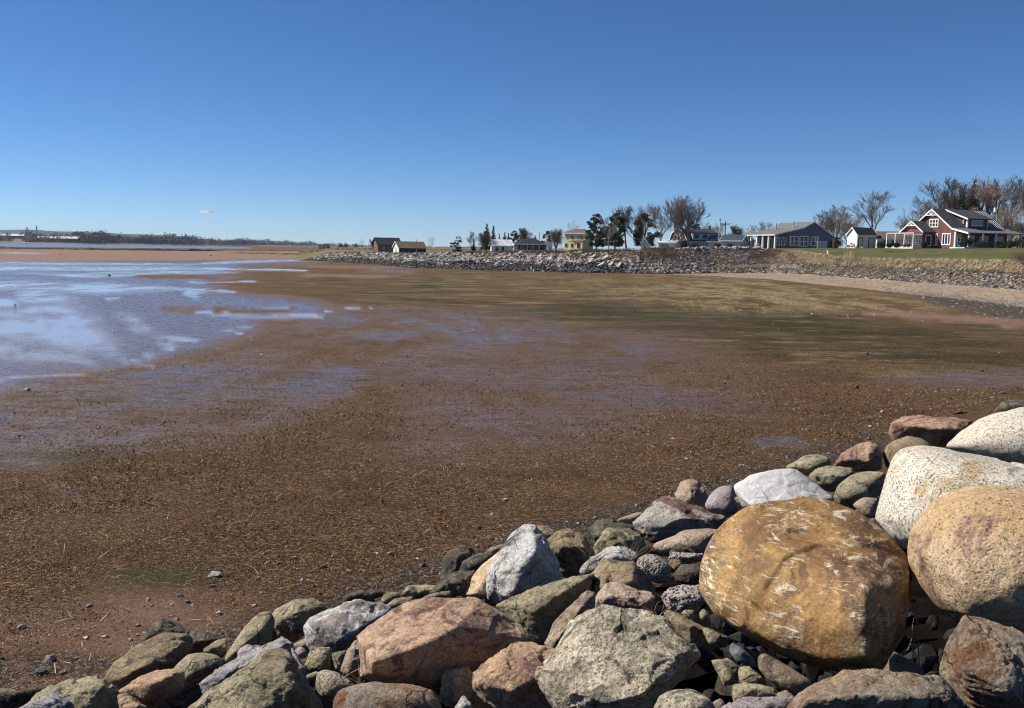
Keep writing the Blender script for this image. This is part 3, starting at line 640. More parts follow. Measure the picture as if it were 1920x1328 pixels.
def hull2(pts):
    pts = sorted(set(pts))
    def half(ps):
        h = []
        for p in ps:
            while len(h) > 1 and (h[-1][0] - h[-2][0]) * (p[1] - h[-2][1]) - (h[-1][1] - h[-2][1]) * (p[0] - h[-2][0]) <= 0: h.pop()
            h.append(p)
        return h[:-1]
    return half(pts) + half(pts[::-1])

def rock_points(r):
    rnd = random.Random(r['seed'] * 7 + 3)
    o = hull2(r['o']); n = len(o)
    A = 0; cx = cy = 0
    for i in range(n):
        x0, y0 = o[i]; x1, y1 = o[(i + 1) % n]; k = x0 * y1 - x1 * y0; A += k / 2; cx += (x0 + x1) * k; cy += (y0 + y1) * k
    cx /= 6 * A; cy /= 6 * A; A = abs(A)
    rp = math.sqrt(A / math.pi)
    d = ray(cx, cy); C0 = Vector((0, 0, H))
    # march to the slope surface, raised by a share of the stone's own radius
    t = 2.0; best = None
    while t < 60:
        q = C0 + d * (t / d.y); Rm = rp / F * t
        if q.z < max(slope_p(q.x, q.y) * SL, 0.0) + r['lift'] * Rm: break
        t += 0.02
    t += r['dz']
    C = C0 + d * (t / d.y); Rm = rp / F * t
    w = d.normalized(); upv = (Vector((0, 0, 1)) - w * w.z).normalized()
    nrm = (w - upv * r['tilt']).normalized()
    def onplane(px, py):
        q = ray(px, py); return C0 + q * ((C - C0).dot(nrm) / q.dot(nrm))
    pts = [onplane(*p) for p in o]
    xs = [p[0] for p in o]; ys = [p[1] for p in o]; W = max(xs) - min(xs); Hh = max(ys) - min(ys)
    def near(px, py, k):
        p = onplane(px, py); return p + (C0 - p).normalized() * k * Rm * (1.3 if r['style'] == 'ang' else 1.12 if k > 0 else 1)
    def ring(sc, k, jit=0.0, sx=0, sy=0):
        return [near(cx + (a - cx) * sc * (1 + rnd.uniform(-jit, jit)) + sx * W, cy + (b - cy) * sc * (1 + rnd.uniform(-jit, jit)) + sy * Hh, k * (1 + rnd.uniform(-jit, jit))) for a, b in o]
    if r['inner'] is not None: pts += [near(*q) for q in r['inner']]
    elif r['style'] == 'round': pts += ring(.86, .42, .03) + ring(.6, .70, .03) + ring(.3, .84, .02)
    else:
        j = lambda a: rnd.uniform(-a, a)
        for fx, fy, k in ((-.30, -.06, .62), (.05, -.16, .80), (.34, .0, .55), (.0, .30, .55), (-.22, .26, .45)):
            pts.append(near(cx + (fx + j(.08)) * W, cy + (fy + j(.08)) * Hh, k * (1 + j(.25))))
    th = r['thick']
    pts += ring(.97, -.35 * th) + ring(.62, -1.0 * th, .1)
    return pts, C, Rm, rp

def chip(bm, C, Rm, rnd, n, depth=.9, dhi=.985):
    """knock corners off a convex body"""
    for _ in range(n):
        v = Vector((rnd.uniform(-1, 1), rnd.uniform(-1, 1), rnd.uniform(-.4, 1))).normalized()
        m = max((q.co - C).dot(v) for q in bm.verts)
        bmesh.ops.bisect_plane(bm, geom=bm.verts[:] + bm.edges[:] + bm.faces[:], plane_co=C + v * m * rnd.uniform(depth, dhi), plane_no=v, clear_outer=True)
        vs = [q.co.copy() for q in bm.verts]; bm.clear()
        for q in vs: bm.verts.new(q)
        r = bmesh.ops.convex_hull(bm, input=bm.verts[:], use_existing_faces=False)
        bmesh.ops.delete(bm, geom=[g for g in bm.verts if not g.link_faces], context='VERTS')

def laplace(v, e, it, lam=0.5):
    n = len(v); deg = np.bincount(e.ravel(), minlength=n).astype(float)[:, None]
    for _ in range(it):
        s = np.stack([np.bincount(e[:, 0], v[e[:, 1], k], n) + np.bincount(e[:, 1], v[e[:, 0], k], n) for k in range(3)], -1)
        v = v + lam * (s / np.maximum(deg, 1) - v)
    return v

def shatter(p, seed, f=2.0, step=.45):
    """broken faces: every cell of a random partition gets its own tilt and offset"""
    q = p * f + seed * 3.7; base = np.floor(q).astype(np.int64); best = np.full(len(p), 1e9); out = np.zeros(len(p))
    for dx in (-1, 0, 1):
        for dy in (-1, 0, 1):
            for dz in (-1, 0, 1):
                c = base + np.array([dx, dy, dz]); h = [hsh(c[:, 0], c[:, 1], c[:, 2], seed + 100 + k) for k in range(7)]
                d = q - (c + np.stack(h[:3], -1)); dd = (d * d).sum(1); m = dd < best
                tl = d[:, 0] * (h[3] - .5) + d[:, 1] * (h[4] - .5) + d[:, 2] * (h[5] - .5)
                out = np.where(m, tl * .9 + (h[6] - .5) * step, out); best = np.where(m, dd, best)
    return out / f
def refine(me, Rm, seed, style, disp):
    n = len(me.vertices); v = np.empty(n * 3); me.vertices.foreach_get('co', v); v = v.reshape(-1, 3)
    e = np.empty(len(me.edges) * 2, dtype=np.int32); me.edges.foreach_get('vertices', e); e = e.reshape(-1, 2)
    ref = v.copy(); v = laplace(v, e, int(math.sqrt(n) / 9 * 2.0) + 2 if style == 'round' else 1)
    v = v + (ref.mean(0) - v.mean(0))
    me.vertices.foreach_set('co', v.ravel().astype(np.float32)); me.update()
    nr = np.empty(n * 3); me.vertices.foreach_get('normal', nr); nr = nr.reshape(-1, 3)
    p = v / Rm; s = seed * 11 % 97
    off = np.array([seed * 3.1, seed * 1.7, seed * 5.3])
    warp = np.stack([noise3(p * 1.4 + off + 40 * a, s + a) for a in range(3)], -1)
    if style == 'round':
        dd = .11 * shatter(p + .15 * warp, s, 1.3, 0.0) + 0.04 * fbm3(p * 1.1 + off, 4, s) + 0.014 * fbm3(p * 5 + off, 3, s + 5, .6)
        dn = fbm3(p * 1.7 + off * 2, 3, s + 9); dd -= 0.03 * sstep(.25, .6, dn)
    else:
        rd = 1 - np.abs(fbm3((p + .25 * warp) * 2.1 + off, 3, s))
        pw = p + .10 * warp; dd = .25 * shatter(pw, s, 1.5) + .13 * shatter(pw, s + 31, 4.3) + 0.03 * fbm3(p * 1.25 + off, 3, s) - 0.045 * sstep(.955, 1.0, rd) * sstep(-.1, .3, warp[:, 2]) + 0.026 * fbm3(p * 5 + off, 5, s + 3, .68) + 0.02 * fbm3(p * 2.6 + off, 3, s + 6)
        ax = np.array([math.sin(seed * 1.3) * .5, math.cos(seed * 2.1) * .5, 1.0]); ax /= np.linalg.norm(ax)
        q = p @ ax * 5 + warp[:, 0] * .8; fr = q - np.floor(q)
        dd += 0.045 * (sstep(0, .85, fr) - sstep(.9, 1.0, fr)) * (0.5 + 0.5 * warp[:, 1])
        cell = np.floor((p + .3 * warp) * 2.3 + off); dd += 0.03 * (hsh(cell[:, 0], cell[:, 1], cell[:, 2], s) - .5)
    v = v + nr * (dd * Rm * disp)[:, None]
    if style == 'round': v = laplace(v, e, 3)
    me.vertices.foreach_set('co', v.ravel().astype(np.float32)); me.update()
    me.polygons.foreach_set('use_smooth', np.ones(len(me.polygons), bool))

def build_rocks(specs):
    tmp = []
    for r in specs:
        pts, C, Rm, rp = r['pts'] if 'pts' in r else rock_points(r)
        rnd = random.Random(r['seed'] * 13 + 1)
        bm = bmesh.new()
        for p in pts: bm.verts.new(p - C)
        g = bmesh.ops.convex_hull(bm, input=bm.verts[:], use_existing_faces=False)
        bmesh.ops.delete(bm, geom=[q for q in bm.verts if not q.link_faces], context='VERTS')
        if r['style'] == 'ang': chip(bm, Vector((0, 0, 0)), Rm, rnd, 6 if r['inner'] is None else 4, .80 if r['inner'] is None else .95)
        me = bpy.data.meshes.new('tmp'); bm.to_mesh(me); bm.free()
        o = bpy.data.objects.new('tmp', me); col.objects.link(o)
        m = o.modifiers.new('r', 'REMESH'); m.mode = 'VOXEL'; m.voxel_size = max(Rm * 2 / (rp * 2) * 3.0, Rm / 55, 0.006); m.adaptivity = 0
        tmp.append((o, C, Rm, rp, r))
    dg = bpy.context.evaluated_depsgraph_get(); dg.update()
    out = []
    for o, C, Rm, rp, r in tmp:
        me = bpy.data.meshes.new_from_object(o.evaluated_get(dg), depsgraph=dg)
        out.append((me, C, Rm, r))
    for o, *_ in tmp:
        m = o.data; bpy.data.objects.remove(o); bpy.data.meshes.remove(m)
    res = []
    for me, C, Rm, r in out:
        refine(me, Rm, r['seed'], r['style'], r['disp'])
        me.materials.clear(); me.materials.append(MAT[r['mat']])
        nm = r['name'] or ('boulder' if Rm > .55 else 'rock'); me.name = nm
        o = link(nm, me, None, C)
        tag(o, r['label'], 'boulder' if nm == 'boulder' else r['cat'], 'armour stones piled on the near slope')
        res.append(o)
    return res
# ------------------------------------------------------------------ foreground stones, each from its own outline
def define_rocks():
    r = rock
    # upper right, far to near
    r('F', [(1650, 160), (1720, 80), (1800, 72), (1900, 80), (2000, 110), (1900, 150), (1700, 170)], 'dark', 'ang', 'low dark olive rock just behind the upper white granite boulder, at the right edge')
    r('F', [(955, 300), (975, 225), (1040, 190), (1180, 180), (1400, 190), (1520, 215), (1470, 290), (1340, 385), (1240, 370), (1100, 345), (990, 350)], 'red', 'ang', 'long flat dark red slab lying behind the white granite boulders', inner=[(985, 232, .45), (1100, 240, .75), (1250, 268, .8), (1440, 272, .45)], disp=.6)
    r('F', [(910, 430), (935, 380), (980, 350), (1080, 308), (1180, 325), (1260, 380), (1000, 520), (940, 540)], 'brown', 'round', 'smooth brown stone between the dark red slab and the speckled white boulder')
    r('F', [(580, 520), (640, 430), (740, 375), (830, 355), (890, 375), (915, 450), (910, 540), (860, 552), (750, 552), (640, 535)], 'red', 'ang', 'rusty red angular rock with a dark shaded right end', inner=[(815, 430, .75), (820, 470, .8), (640, 480, .5), (700, 460, .6), (810, 365, .1)])
    r('F', [(250, 525), (310, 490), (400, 440), (490, 432), (545, 455), (582, 500), (500, 560), (410, 590), (330, 560)], 'olive', 'round', 'grey green rounded rock behind the white slab, topmost of the toe stones')
    r('F', [(405, 590), (480, 530), (560, 515), (650, 525), (750, 545), (740, 570), (660, 620), (580, 690), (500, 680)], 'olive', 'ang', 'small grey angular rock wedged below the rounded grey green one')
    r('F', [(585, 700), (620, 630), (700, 575), (790, 548), (940, 562), (930, 650), (880, 740), (720, 780), (640, 760)], 'olive', 'round', 'olive domed rock between the ochre boulder and the speckled white boulder')
    r('F', [(705, 780), (760, 735), (800, 722), (890, 735), (880, 800), (850, 880), (790, 860)], 'pinktan', 'round', 'small brown rock tucked behind the ochre boulder beside the white granite')
    r('F', [(1330, 385), (1420, 290), (1560, 200), (1700, 150), (1866, 120), (2050, 110), (2250, 200), (2280, 400), (2200, 560), (1900, 560), (1600, 500)], 'granite', 'round', 'huge pale granite boulder with rust stains, highest at the right edge', name='boulder', lift=.5, disp=.7)
    r('F', [(860, 880), (900, 720), (940, 560), (980, 450), (1040, 395), (1150, 370), (1260, 380), (1450, 420), (1680, 480), (1866, 510), (2150, 560), (2300, 750), (2250, 1000), (1500, 1080), (1100, 1090), (1000, 1040)], 'granite', 'round', 'white granite boulder with black speckles standing behind the tan boulder', name='boulder', lift=.45, disp=.6)
    r('D', [(785, 210), (900, 145), (1040, 110), (1160, 97), (1200, 110), (1270, 160), (1450, 290), (1440, 330), (1300, 400), (1000, 440), (905, 380), (850, 350)], 'quartz', 'ang', 'flat white triangular slab with a rusty left edge, behind the ochre boulder', inner=[(800, 245, .30), (900, 345, .62), (1300, 330, .4)], disp=.35, thick=.9)
    r('D', [(590, 350), (630, 270), (700, 215), (780, 205), (800, 300), (840, 370), (750, 430), (640, 390)], 'purple', 'round', 'shiny purple grey rock left of the white triangular slab', name='rock')
    r('D', [(740, 260), (785, 245), (850, 340), (860, 380), (810, 400)], 'tan', 'ang', 'thin tan wedge leaning on the white triangular slab')
    r('D', [(405, 270), (440, 190), (480, 170), (540, 175), (600, 240), (628, 290), (590, 390), (500, 370), (430, 330)], 'pinktan', 'ang', 'upright pinkish brown rock with a black shaded side, at the edge of the mud', inner=[(505, 230, .8), (510, 300, .9), (440, 270, .4)])
    r('D', [(10, 440), (150, 390), (210, 385), (140, 460), (60, 462)], 'pinktan', 'ang', 'thin flat tan stone sliver pointing left at the foot of the slope')
    r('D', [(115, 465), (210, 380), (290, 300), (345, 285), (425, 300), (460, 390), (600, 405), (740, 430), (720, 490), (560, 520), (380, 570), (250, 590), (200, 530)], 'composite', 'ang', 'large grey rock with a dark red patch across its face', inner=[(250, 430, .5), (450, 425, .6), (330, 480, .6), (420, 330, .25)], disp=.7)
    r('D', [(250, 600), (380, 560), (470, 500), (600, 490), (730, 495), (690, 580), (600, 690), (430, 660), (280, 660)], 'pinktan', 'round', 'smooth brown stone between the red patched rock and the ochre boulder', thick=.9)
    # centre
    r('C', [(1040, 160), (1130, 95), (1230, 92), (1330, 120), (1420, 180), (1440, 240), (1300, 300), (1180, 330), (1090, 260)], 'dark', 'ang', 'dark olive rock behind the round brown hollowed rock')
    r('C', [(1105, 330), (1110, 260), (1150, 180), (1200, 140), (1330, 150), (1400, 190), (1475, 280), (1400, 330), (1260, 330), (1180, 350)], 'olive', 'ang', 'olive rock with a purple dark front, upper middle of the pile', inner=[(1190, 170, .55), (1240, 250, .7), (1350, 200, .5)])
    r('C', [(710, 130), (770, 128), (850, 160), (860, 220), (780, 280), (720, 220)], 'brown', 'ang', 'brown grey block pressed against the right of the white grey peak')
    r('C', [(385, 500), (410, 410), (520, 290), (545, 210), (600, 150), (650, 122), (710, 130), (780, 190), (830, 300), (905, 460), (850, 530), (690, 600), (450, 645), (395, 600)], 'pale', 'ang', 'tall white grey rock with a pointed top, cracked left face', inner=[(700, 190, .45), (715, 300, .75), (600, 420, .7), (580, 560, .6), (440, 450, .35), (820, 440, .35)], disp=.8)
    r('C', [(195, 585), (260, 500), (380, 370), (530, 252), (540, 330), (430, 430), (395, 520), (400, 605), (300, 605)], 'tan', 'ang', 'smooth orange tan slab leaning on the white grey peaked rock', inner=[(300, 580, .5), (390, 480, .6), (380, 580, .5)], disp=.4)
    r('C', [(95, 450), (100, 360), (150, 285), (200, 268), (285, 275), (322, 320), (300, 410), (240, 460), (150, 510), (100, 500)], 'dark', 'ang', 'upright dark grey rock at the edge of the mud left of the tan slab')
    r('C', [(200, 450), (230, 360), (340, 305), (460, 300), (430, 370), (330, 440), (240, 470)], 'dark', 'round', 'dark grey humped stone just right of the upright dark rock')
    r('C', [(370, 310), (430, 265), (530, 240), (530, 280), (440, 330)], 'brown', 'ang', 'low brown stone at the mud edge beside the white grey peak')
    r('C', [(0, 570), (100, 490), (200, 430), (330, 420), (345, 450), (250, 550), (180, 600), (60, 600)], 'dark', 'ang', 'long low dark rock running down left of the tan slab')
    r('C', [(755, 290), (790, 210), (850, 160), (950, 148), (1040, 190), (1060, 240), (1112, 330), (1090, 380), (1000, 410), (930, 480), (830, 390), (765, 335)], 'brown', 'ang', 'rounded brown rock with a black hollow under it, right of the white grey peak', inner=[(830, 330, .55), (900, 260, .75), (1040, 270, .6), (1090, 340, .3)])
    r('C', [(990, 425), (1050, 380), (1150, 335), (1220, 258), (1300, 268), (1380, 300), (1410, 350), (1300, 390), (1150, 440), (1050, 450), (1000, 445)], 'pale', 'ang', 'flat pale grey stone with a lumpy crest, middle of the pile', disp=.9)
    r('C', [(1600, 300), (1655, 236), (1750, 285), (1790, 320), (1700, 345), (1600, 340)], 'dark', 'ang', 'small dark pointed stone behind the pebbly concrete pieces')
    r('C', [(1570, 340), (1600, 302), (1700, 305), (1820, 308), (1840, 350), (1700, 385), (1610, 360)], 'aggregate', 'ang', 'pebbly concrete lump beside the left side of the ochre boulder, upper one')
    r('C', [(1585, 420), (1600, 350), (1660, 340), (1700, 380), (1670, 430), (1620, 440)], 'brown', 'ang', 'small brown grey stone between two pebbly concrete lumps')
    r('C', [(1600, 450), (1680, 382), (1800, 382), (1840, 440), (1830, 520), (1720, 530), (1640, 490)], 'dark', 'ang', 'dark grey block beside the left flank of the ochre boulder')
    r('C', [(1370, 390), (1400, 330), (1450, 308), (1530, 318), (1615, 390), (1608, 500), (1530, 515), (1450, 480), (1400, 430)], 'aggregate', 'round', 'rounded broken piece of pebbly concrete, the largest and palest of the three')
    r('C', [(1530, 580), (1600, 530), (1700, 512), (1800, 518), (1830, 600), (1790, 680), (1660, 705), (1590, 680)], 'aggregate', 'ang', 'dark pebbly concrete piece below the pale one, touching the ochre boulder')
    r('C', [(1670, 700), (1700, 680), (1765, 680), (1755, 750), (1700, 740)], 'olive', 'ang', 'small olive stone under the dark pebbly concrete', lift=.1)
    r('C', [(1790, 710), (1820, 670), (1870, 710), (1855, 765), (1805, 745)], 'olive', 'ang', 'small olive chip under the left edge of the ochre boulder', lift=.1)
    r('C', [(450, 650), (600, 580), (780, 550), (900, 480), (1000, 455), (1110, 435), (1080, 540), (1000, 640), (830, 800), (770, 910), (700, 880), (560, 760)], 'olive', 'ang', 'broad slanting grey slab between the red topped slab and the white grey peak', inner=[(700, 700, .5), (900, 560, .55), (640, 640, .4)], disp=.7)
    r('C', [(1000, 620), (1060, 500), (1150, 378), (1200, 358), (1360, 365), (1420, 420), (1480, 530), (1545, 625), (1500, 680), (1300, 640), (1080, 640)], 'brown', 'ang', 'brown olive block with a black shaded right corner, behind the big pitted grey rock', inner=[(1180, 470, .55), (1350, 500, .8), (1365, 400, .5), (1130, 560, .5)])
    r('C', [(1095, 640), (1120, 570), (1180, 513), (1260, 498), (1400, 560), (1500, 590), (1505, 640), (1480, 720), (1350, 740), (1150, 700)], 'pinktan', 'ang', 'tan brown rock leaning over the top of the big pitted grey rock', inner=[(1180, 600, .5), (1300, 590, .6), (1440, 640, .6)])
    r('C', [(775, 910), (830, 770), (950, 650), (1060, 545), (1115, 560), (1110, 680), (980, 820), (890, 930), (820, 960)], 'pinktan', 'ang', 'slanting pinkish slab left of the big pitted grey rock', inner=[(880, 850, .5), (1030, 650, .5)], disp=.5)
    r('C', [(1555, 700), (1600, 678), (1700, 730), (1800, 790), (1895, 850), (1900, 950), (1780, 920), (1650, 840), (1580, 750)], 'brown', 'ang', 'jagged brown rock sloping down between the pitted grey rock and the ochre boulder')
    r('P', [(1309, 1108), (1311, 1060), (1327, 1018), (1360, 980), (1400, 950), (1450, 935), (1510, 931), (1565, 938), (1620, 965), (1672, 1008), (1706, 1055), (1708, 1110), (1690, 1190), (1660, 1240), (1630, 1268), (1560, 1262), (1466, 1232), (1390, 1192), (1340, 1158)], 'ochre', 'round', 'huge ochre boulder scarred with cream scratches, the largest stone in the pile',
      inner=[(1340, 1035, .15), (1336, 1105, .30), (1400, 1015, .34), (1500, 1000, .42), (1590, 1015, .48), (1660, 1060, .46), (1420, 1118, .58), (1500, 1128, .76), (1585, 1116, .96), (1624, 1108, 1.04), (1388, 1176, .42), (1470, 1213, .58), (1550, 1243, .74), (1628, 1238, .92), (1694, 1100, .40), (1560, 1180, .93)], name='boulder', lift=.55, disp=1.2, seed=8, round_=.5)
    r('P', [(1700, 1050), (1703, 1003), (1720, 967), (1748, 942), (1785, 920), (1818, 912), (1874, 912), (1920, 915), (2000, 930), (2050, 1000), (2060, 1100), (2000, 1180), (1920, 1198), (1850, 1185), (1794, 1172), (1750, 1135), (1720, 1095)], 'tangranite', 'round', 'big rounded tan granite boulder cut off by the right edge', name='boulder', lift=.6, disp=.7)
    # left, mud edge
    r('B', [(920, 440), (945, 370), (1080, 325), (1150, 370), (1170, 410), (1020, 430)], 'dark', 'ang', 'small dark rock behind the white splashed rock, left one of two')
    r('B', [(1070, 350), (1140, 318), (1220, 340), (1235, 375), (1160, 400)], 'dark', 'round', 'small dark rock behind the white splashed rock, right one of two')
    r('B', [(1200, 400), (1240, 350), (1320, 338), (1360, 372), (1290, 430), (1210, 440)], 'olive', 'round', 'small mossy olive stone at the mud edge above the red topped slab')
    r('B', [(1340, 370), (1400, 300), (1520, 312), (1620, 300), (1570, 375), (1460, 405)], 'olive', 'ang', 'flat olive stone at the mud edge left of the tan slab')
    r('B', [(1240, 450), (1300, 395), (1440, 375), (1440, 430), (1310, 480)], 'olive', 'ang', 'thin olive stone resting on the upper left of the red topped slab')
    r('B', [(1480, 400), (1560, 360), (1700, 335), (1740, 350), (1700, 400), (1560, 420)], 'brown', 'ang', 'thin reddish stone behind the crest of the red topped slab')
    r('B', [(70, 840), (130, 730), (230, 590), (330, 490), (420, 478), (450, 560), (420, 700), (300, 810), (90, 870)], 'olive', 'round', 'left lobe of a pair of grey olive rocks split by a crack, near the mud', inner=[(150, 780, .4), (250, 690, .55), (360, 600, .55)], disp=.8)
    r('B', [(330, 700), (400, 540), (450, 470), (550, 425), (630, 398), (720, 402), (790, 435), (830, 480), (750, 540), (660, 600), (650, 650), (570, 720), (400, 730)], 'olive', 'ang', 'grey olive humped rock with a deep black right side, near the mud', inner=[(480, 560, .55), (560, 510, .65), (590, 640, .5), (640, 470, .45)])
    r('A', [(1010, 710), (1130, 540), (1200, 542), (1290, 590), (1385, 640), (1350, 720), (1150, 780)], 'dark', 'ang', 'dark peaked rock at the mud edge above the big brown slab', inner=[(1150, 600, .6), (1210, 640, .7)])
    r('A', [(1350, 650), (1420, 613), (1480, 623), (1600, 685), (1560, 740), (1420, 800), (1340, 780)], 'dark', 'ang', 'nearly black rock at the mud edge right of the dark peaked one')
    r('A', [(1450, 760), (1560, 700), (1640, 670), (1640, 760), (1600, 830), (1500, 800)], 'brown', 'ang', 'small brown wedge between the black rock and the grey olive pair')
    r('A', [(740, 970), (820, 850), (940, 760), (1080, 680), (1200, 643), (1340, 643), (1385, 690), (1380, 770), (1300, 870), (1180, 920), (960, 990), (830, 1060), (760, 1020)], 'brown', 'ang', 'broad brown slab sloping towards the mud, left of centre in the lower left pile', inner=[(1270, 750, .55), (1250, 850, .5), (1000, 900, .5), (900, 960, .4)], disp=.7)
    r('A', [(1240, 900), (1350, 790), (1440, 780), (1560, 790), (1622, 850), (1610, 900), (1480, 980), (1320, 1060), (1260, 1000)], 'olive', 'round', 'smooth grey olive stone right of the broad brown slab')
    r('B', [(165, 860), (180, 760), (240, 722), (400, 742), (410, 800), (260, 860)], 'purple', 'ang', 'small purple chunk behind the white veined rock')
    r('B', [(580, 755), (640, 733), (682, 780), (675, 825), (610, 830), (585, 800)], 'purple', 'round', 'small round purple stone beside the white veined rock')
    r('B', [(570, 725), (650, 683), (695, 700), (690, 790), (604, 760)], 'olive', 'ang', 'small olive stone showing between the humped rock and the white splashed one')
    r('B', [(645, 600), (690, 540), (830, 475), (950, 422), (1060, 402), (1180, 425), (1290, 465), (1260, 560), (1120, 660), (1050, 740), (960, 810), (870, 850), (700, 780), (655, 690)], 'guano', 'ang', 'brown grey rock splashed white with bird droppings', inner=[(830, 600, .62), (900, 700, .6), (740, 590, .45), (1040, 620, .5), (1060, 480, .2)], disp=.6, name='rock')
    r('A', [(840, 1068), (1000, 960), (1110, 920), (1270, 893), (1328, 920), (1328, 1050), (1240, 1110), (1130, 1185), (1060, 1195), (960, 1140)], 'red', 'ang', 'pink topped rock with a black front, lower left', inner=[(1000, 1030, .62), (1240, 945, .72), (1110, 1000, .72), (1040, 1110, .62)], disp=.5)
    r('A', [(-80, 1160), (-20, 1090), (170, 1058), (378, 1012), (340, 1070), (200, 1130), (60, 1190), (-80, 1240)], 'dark', 'ang', 'flat dark slab at the lower left corner')
    r('A', [(-60, 1060), (0, 1033), (100, 1048), (185, 1065), (110, 1095), (-50, 1120)], 'olive', 'round', 'mossy green low stone at the left edge')
    r('A', [(120, 1200), (360, 1030), (520, 975), (700, 948), (775, 1000), (910, 1150), (930, 1260), (500, 1330), (150, 1300)], 'olive', 'ang', 'grey olive rock with a pitch dark front at the bottom left', inner=[(460, 1080, .5), (560, 1060, .6), (740, 1030, .55), (600, 1220, .7)], lift=.35)
    r('A', [(100, 1200), (330, 1090), (400, 1063), (470, 1083), (560, 1130), (650, 1200), (620, 1330), (100, 1330)], 'purplewhite', 'ang', 'pale grey stone cut off by the bottom edge, far left', lift=.5)
    r('A', [(840, 1080), (920, 1080), (1060, 1180), (1100, 1300), (880, 1280)], 'red', 'ang', 'dark red stone deep in the gap at the bottom left', lift=.0)
    r('B', [(-110, 1010), (50, 890), (200, 840), (330, 758), (500, 672), (570, 718), (600, 850), (400, 900), (100, 1040), (-60, 1110)], 'purplewhite', 'ang', 'whitish purple ridge of rock along the top of the big veined stone', disp=.9, inner=[(300, 830, .5), (500, 740, .5), (100, 940, .5)])
    r('B', [(560, 740), (600, 790), (665, 920), (700, 1010), (690, 1060), (600, 960)], 'purplewhite', 'ang', 'narrow whitish sliver on the right of the big veined stone')
    r('B', [(-220, 1200), (-60, 1100), (100, 965), (250, 855), (400, 772), (520, 765), (580, 830), (645, 960), (760, 1150), (790, 1330), (-160, 1350)], 'olive', 'ang', 'large grey olive boulder with a red vein, bottom left of centre', inner=[(140, 1080, .5), (300, 960, .7), (520, 900, .62), (580, 1040, .65), (400, 1180, .85), (200, 1230, .7)], lift=.45, disp=.8, name='boulder')
    # centre front
    r('B', [(655, 880), (700, 780), (760, 743), (850, 748), (865, 880), (850, 930), (700, 935)], 'olive', 'ang', 'squarish grey olive rock below the white splashed one')
    r('B', [(850, 785), (965, 762), (945, 890), (880, 915)], 'olive', 'ang', 'small dark stone right of the squarish olive rock')
    r('B', [(912, 905), (960, 780), (1010, 700), (1040, 688), (1070, 900), (1050, 980), (990, 995)], 'pinktan', 'ang', 'triangular pinkish grey rock against the left end of the red topped slab')
    r('P', [(668, 1194), (700, 1170), (736, 1142), (772, 1124), (806, 1119), (896, 1120), (940, 1145), (975, 1170), (1004, 1200), (990, 1240), (940, 1280), (870, 1310), (780, 1305), (705, 1285), (675, 1270)], 'slab', 'ang', 'large split slab with a tan and red top face and a black undercut front', inner=[(699, 1243, .80), (777, 1216, .92), (817, 1198, .88), (858, 1174, .70), (897, 1130, .20), (700, 1262, .62), (780, 1262, .60), (880, 1220, .45)], thick=.8, tilt=.25, lift=.55, disp=.30, name='boulder')
    r('B', [(660, 950), (720, 920), (790, 925), (760, 980), (690, 990)], 'olive', 'ang', 'small shaded stone beside the round lumpy rock', lift=.1)
    r('B', [(725, 1020), (740, 930), (800, 898), (880, 918), (1000, 990), (1015, 1030), (900, 1080), (850, 1150), (780, 1120)], 'grey', 'round', 'round lumpy olive rock with dry straw beside it, below the squarish rock')
    r('B', [(855, 1130), (900, 1050), (1000, 1010), (1150, 993), (1400, 1000), (1560, 1038), (1625, 1100), (1660, 1190), (1620, 1330), (900, 1330), (850, 1220)], 'rust', 'round', 'wide pinkish brown boulder at the bottom edge under the slab', lift=.5, name='boulder')
    r('C', [(88, 1275), (110, 1068), (260, 1048), (292, 1090), (305, 1200), (335, 1280), (180, 1330), (130, 1320)], 'tan', 'ang', 'small upright tan block under the black front of the split slab', inner=[(180, 1080, .7), (185, 1270, .7), (270, 1060, .3)])
    r('C', [(175, 1340), (240, 1238), (290, 1290), (330, 1360), (200, 1390)], 'pale', 'ang', 'small pale triangular stone at the bottom beside the tan block')
    r('C', [(305, 1150), (320, 1080), (430, 1010), (590, 898), (700, 905), (845, 940), (820, 1040), (770, 1100), (790, 1180), (870, 1340), (800, 1390), (520, 1390), (400, 1280), (310, 1200)], 'red', 'ang', 'tan rock with a rust and black front, left of the big pitted grey rock', inner=[(340, 1150, .4), (500, 1010, .45), (600, 1050, .6), (730, 1120, .65), (560, 1210, .72)], disp=.8)
    r('C', [(735, 1110), (850, 930), (960, 760), (1070, 688), (1170, 650), (1290, 668), (1460, 708), (1560, 720), (1600, 780), (1660, 870), (1740, 900), (1802, 970), (1720, 1070), (1600, 1190), (1500, 1250), (1480, 1350), (860, 1370), (800, 1260), (750, 1180)], 'grey', 'ang', 'big rough pitted grey boulder at the front centre', inner=[(860, 1050, .35), (1050, 830, .25), (1150, 1000, .48), (1300, 1080, .62), (1480, 980, .50), (1680, 960, .35), (1420, 1240, .80), (980, 1230, .66), (1200, 1290, .85), (1350, 760, .18)], tilt=.5, lift=.5, disp=.75, name='boulder')
    r('C', [(1480, 1340), (1530, 1238), (1640, 1203), (1760, 1203), (1865, 1260), (1900, 1340), (1850, 1420), (1520, 1420)], 'grey', 'round', 'rounded pale olive rock at the bottom, right of the pitted grey boulder', lift=.4)
    # under and right of the ochre boulder
    r('E', [(185, 360), (240, 370), (335, 420), (325, 465), (280, 478), (220, 445)], 'olive', 'ang', 'small olive slab chip below the lower left of the ochre boulder', lift=.2)
    r('E', [(330, 495), (350, 438), (400, 463), (480, 540), (487, 585), (400, 555)], 'blue', 'ang', 'smooth blue grey wedge under the ochre boulder', lift=.3, disp=.4)
    r('E', [(240, 540), (330, 525), (385, 570), (385, 665), (310, 675), (295, 610)], 'olive', 'ang', 'small olive block below the blue grey wedge')
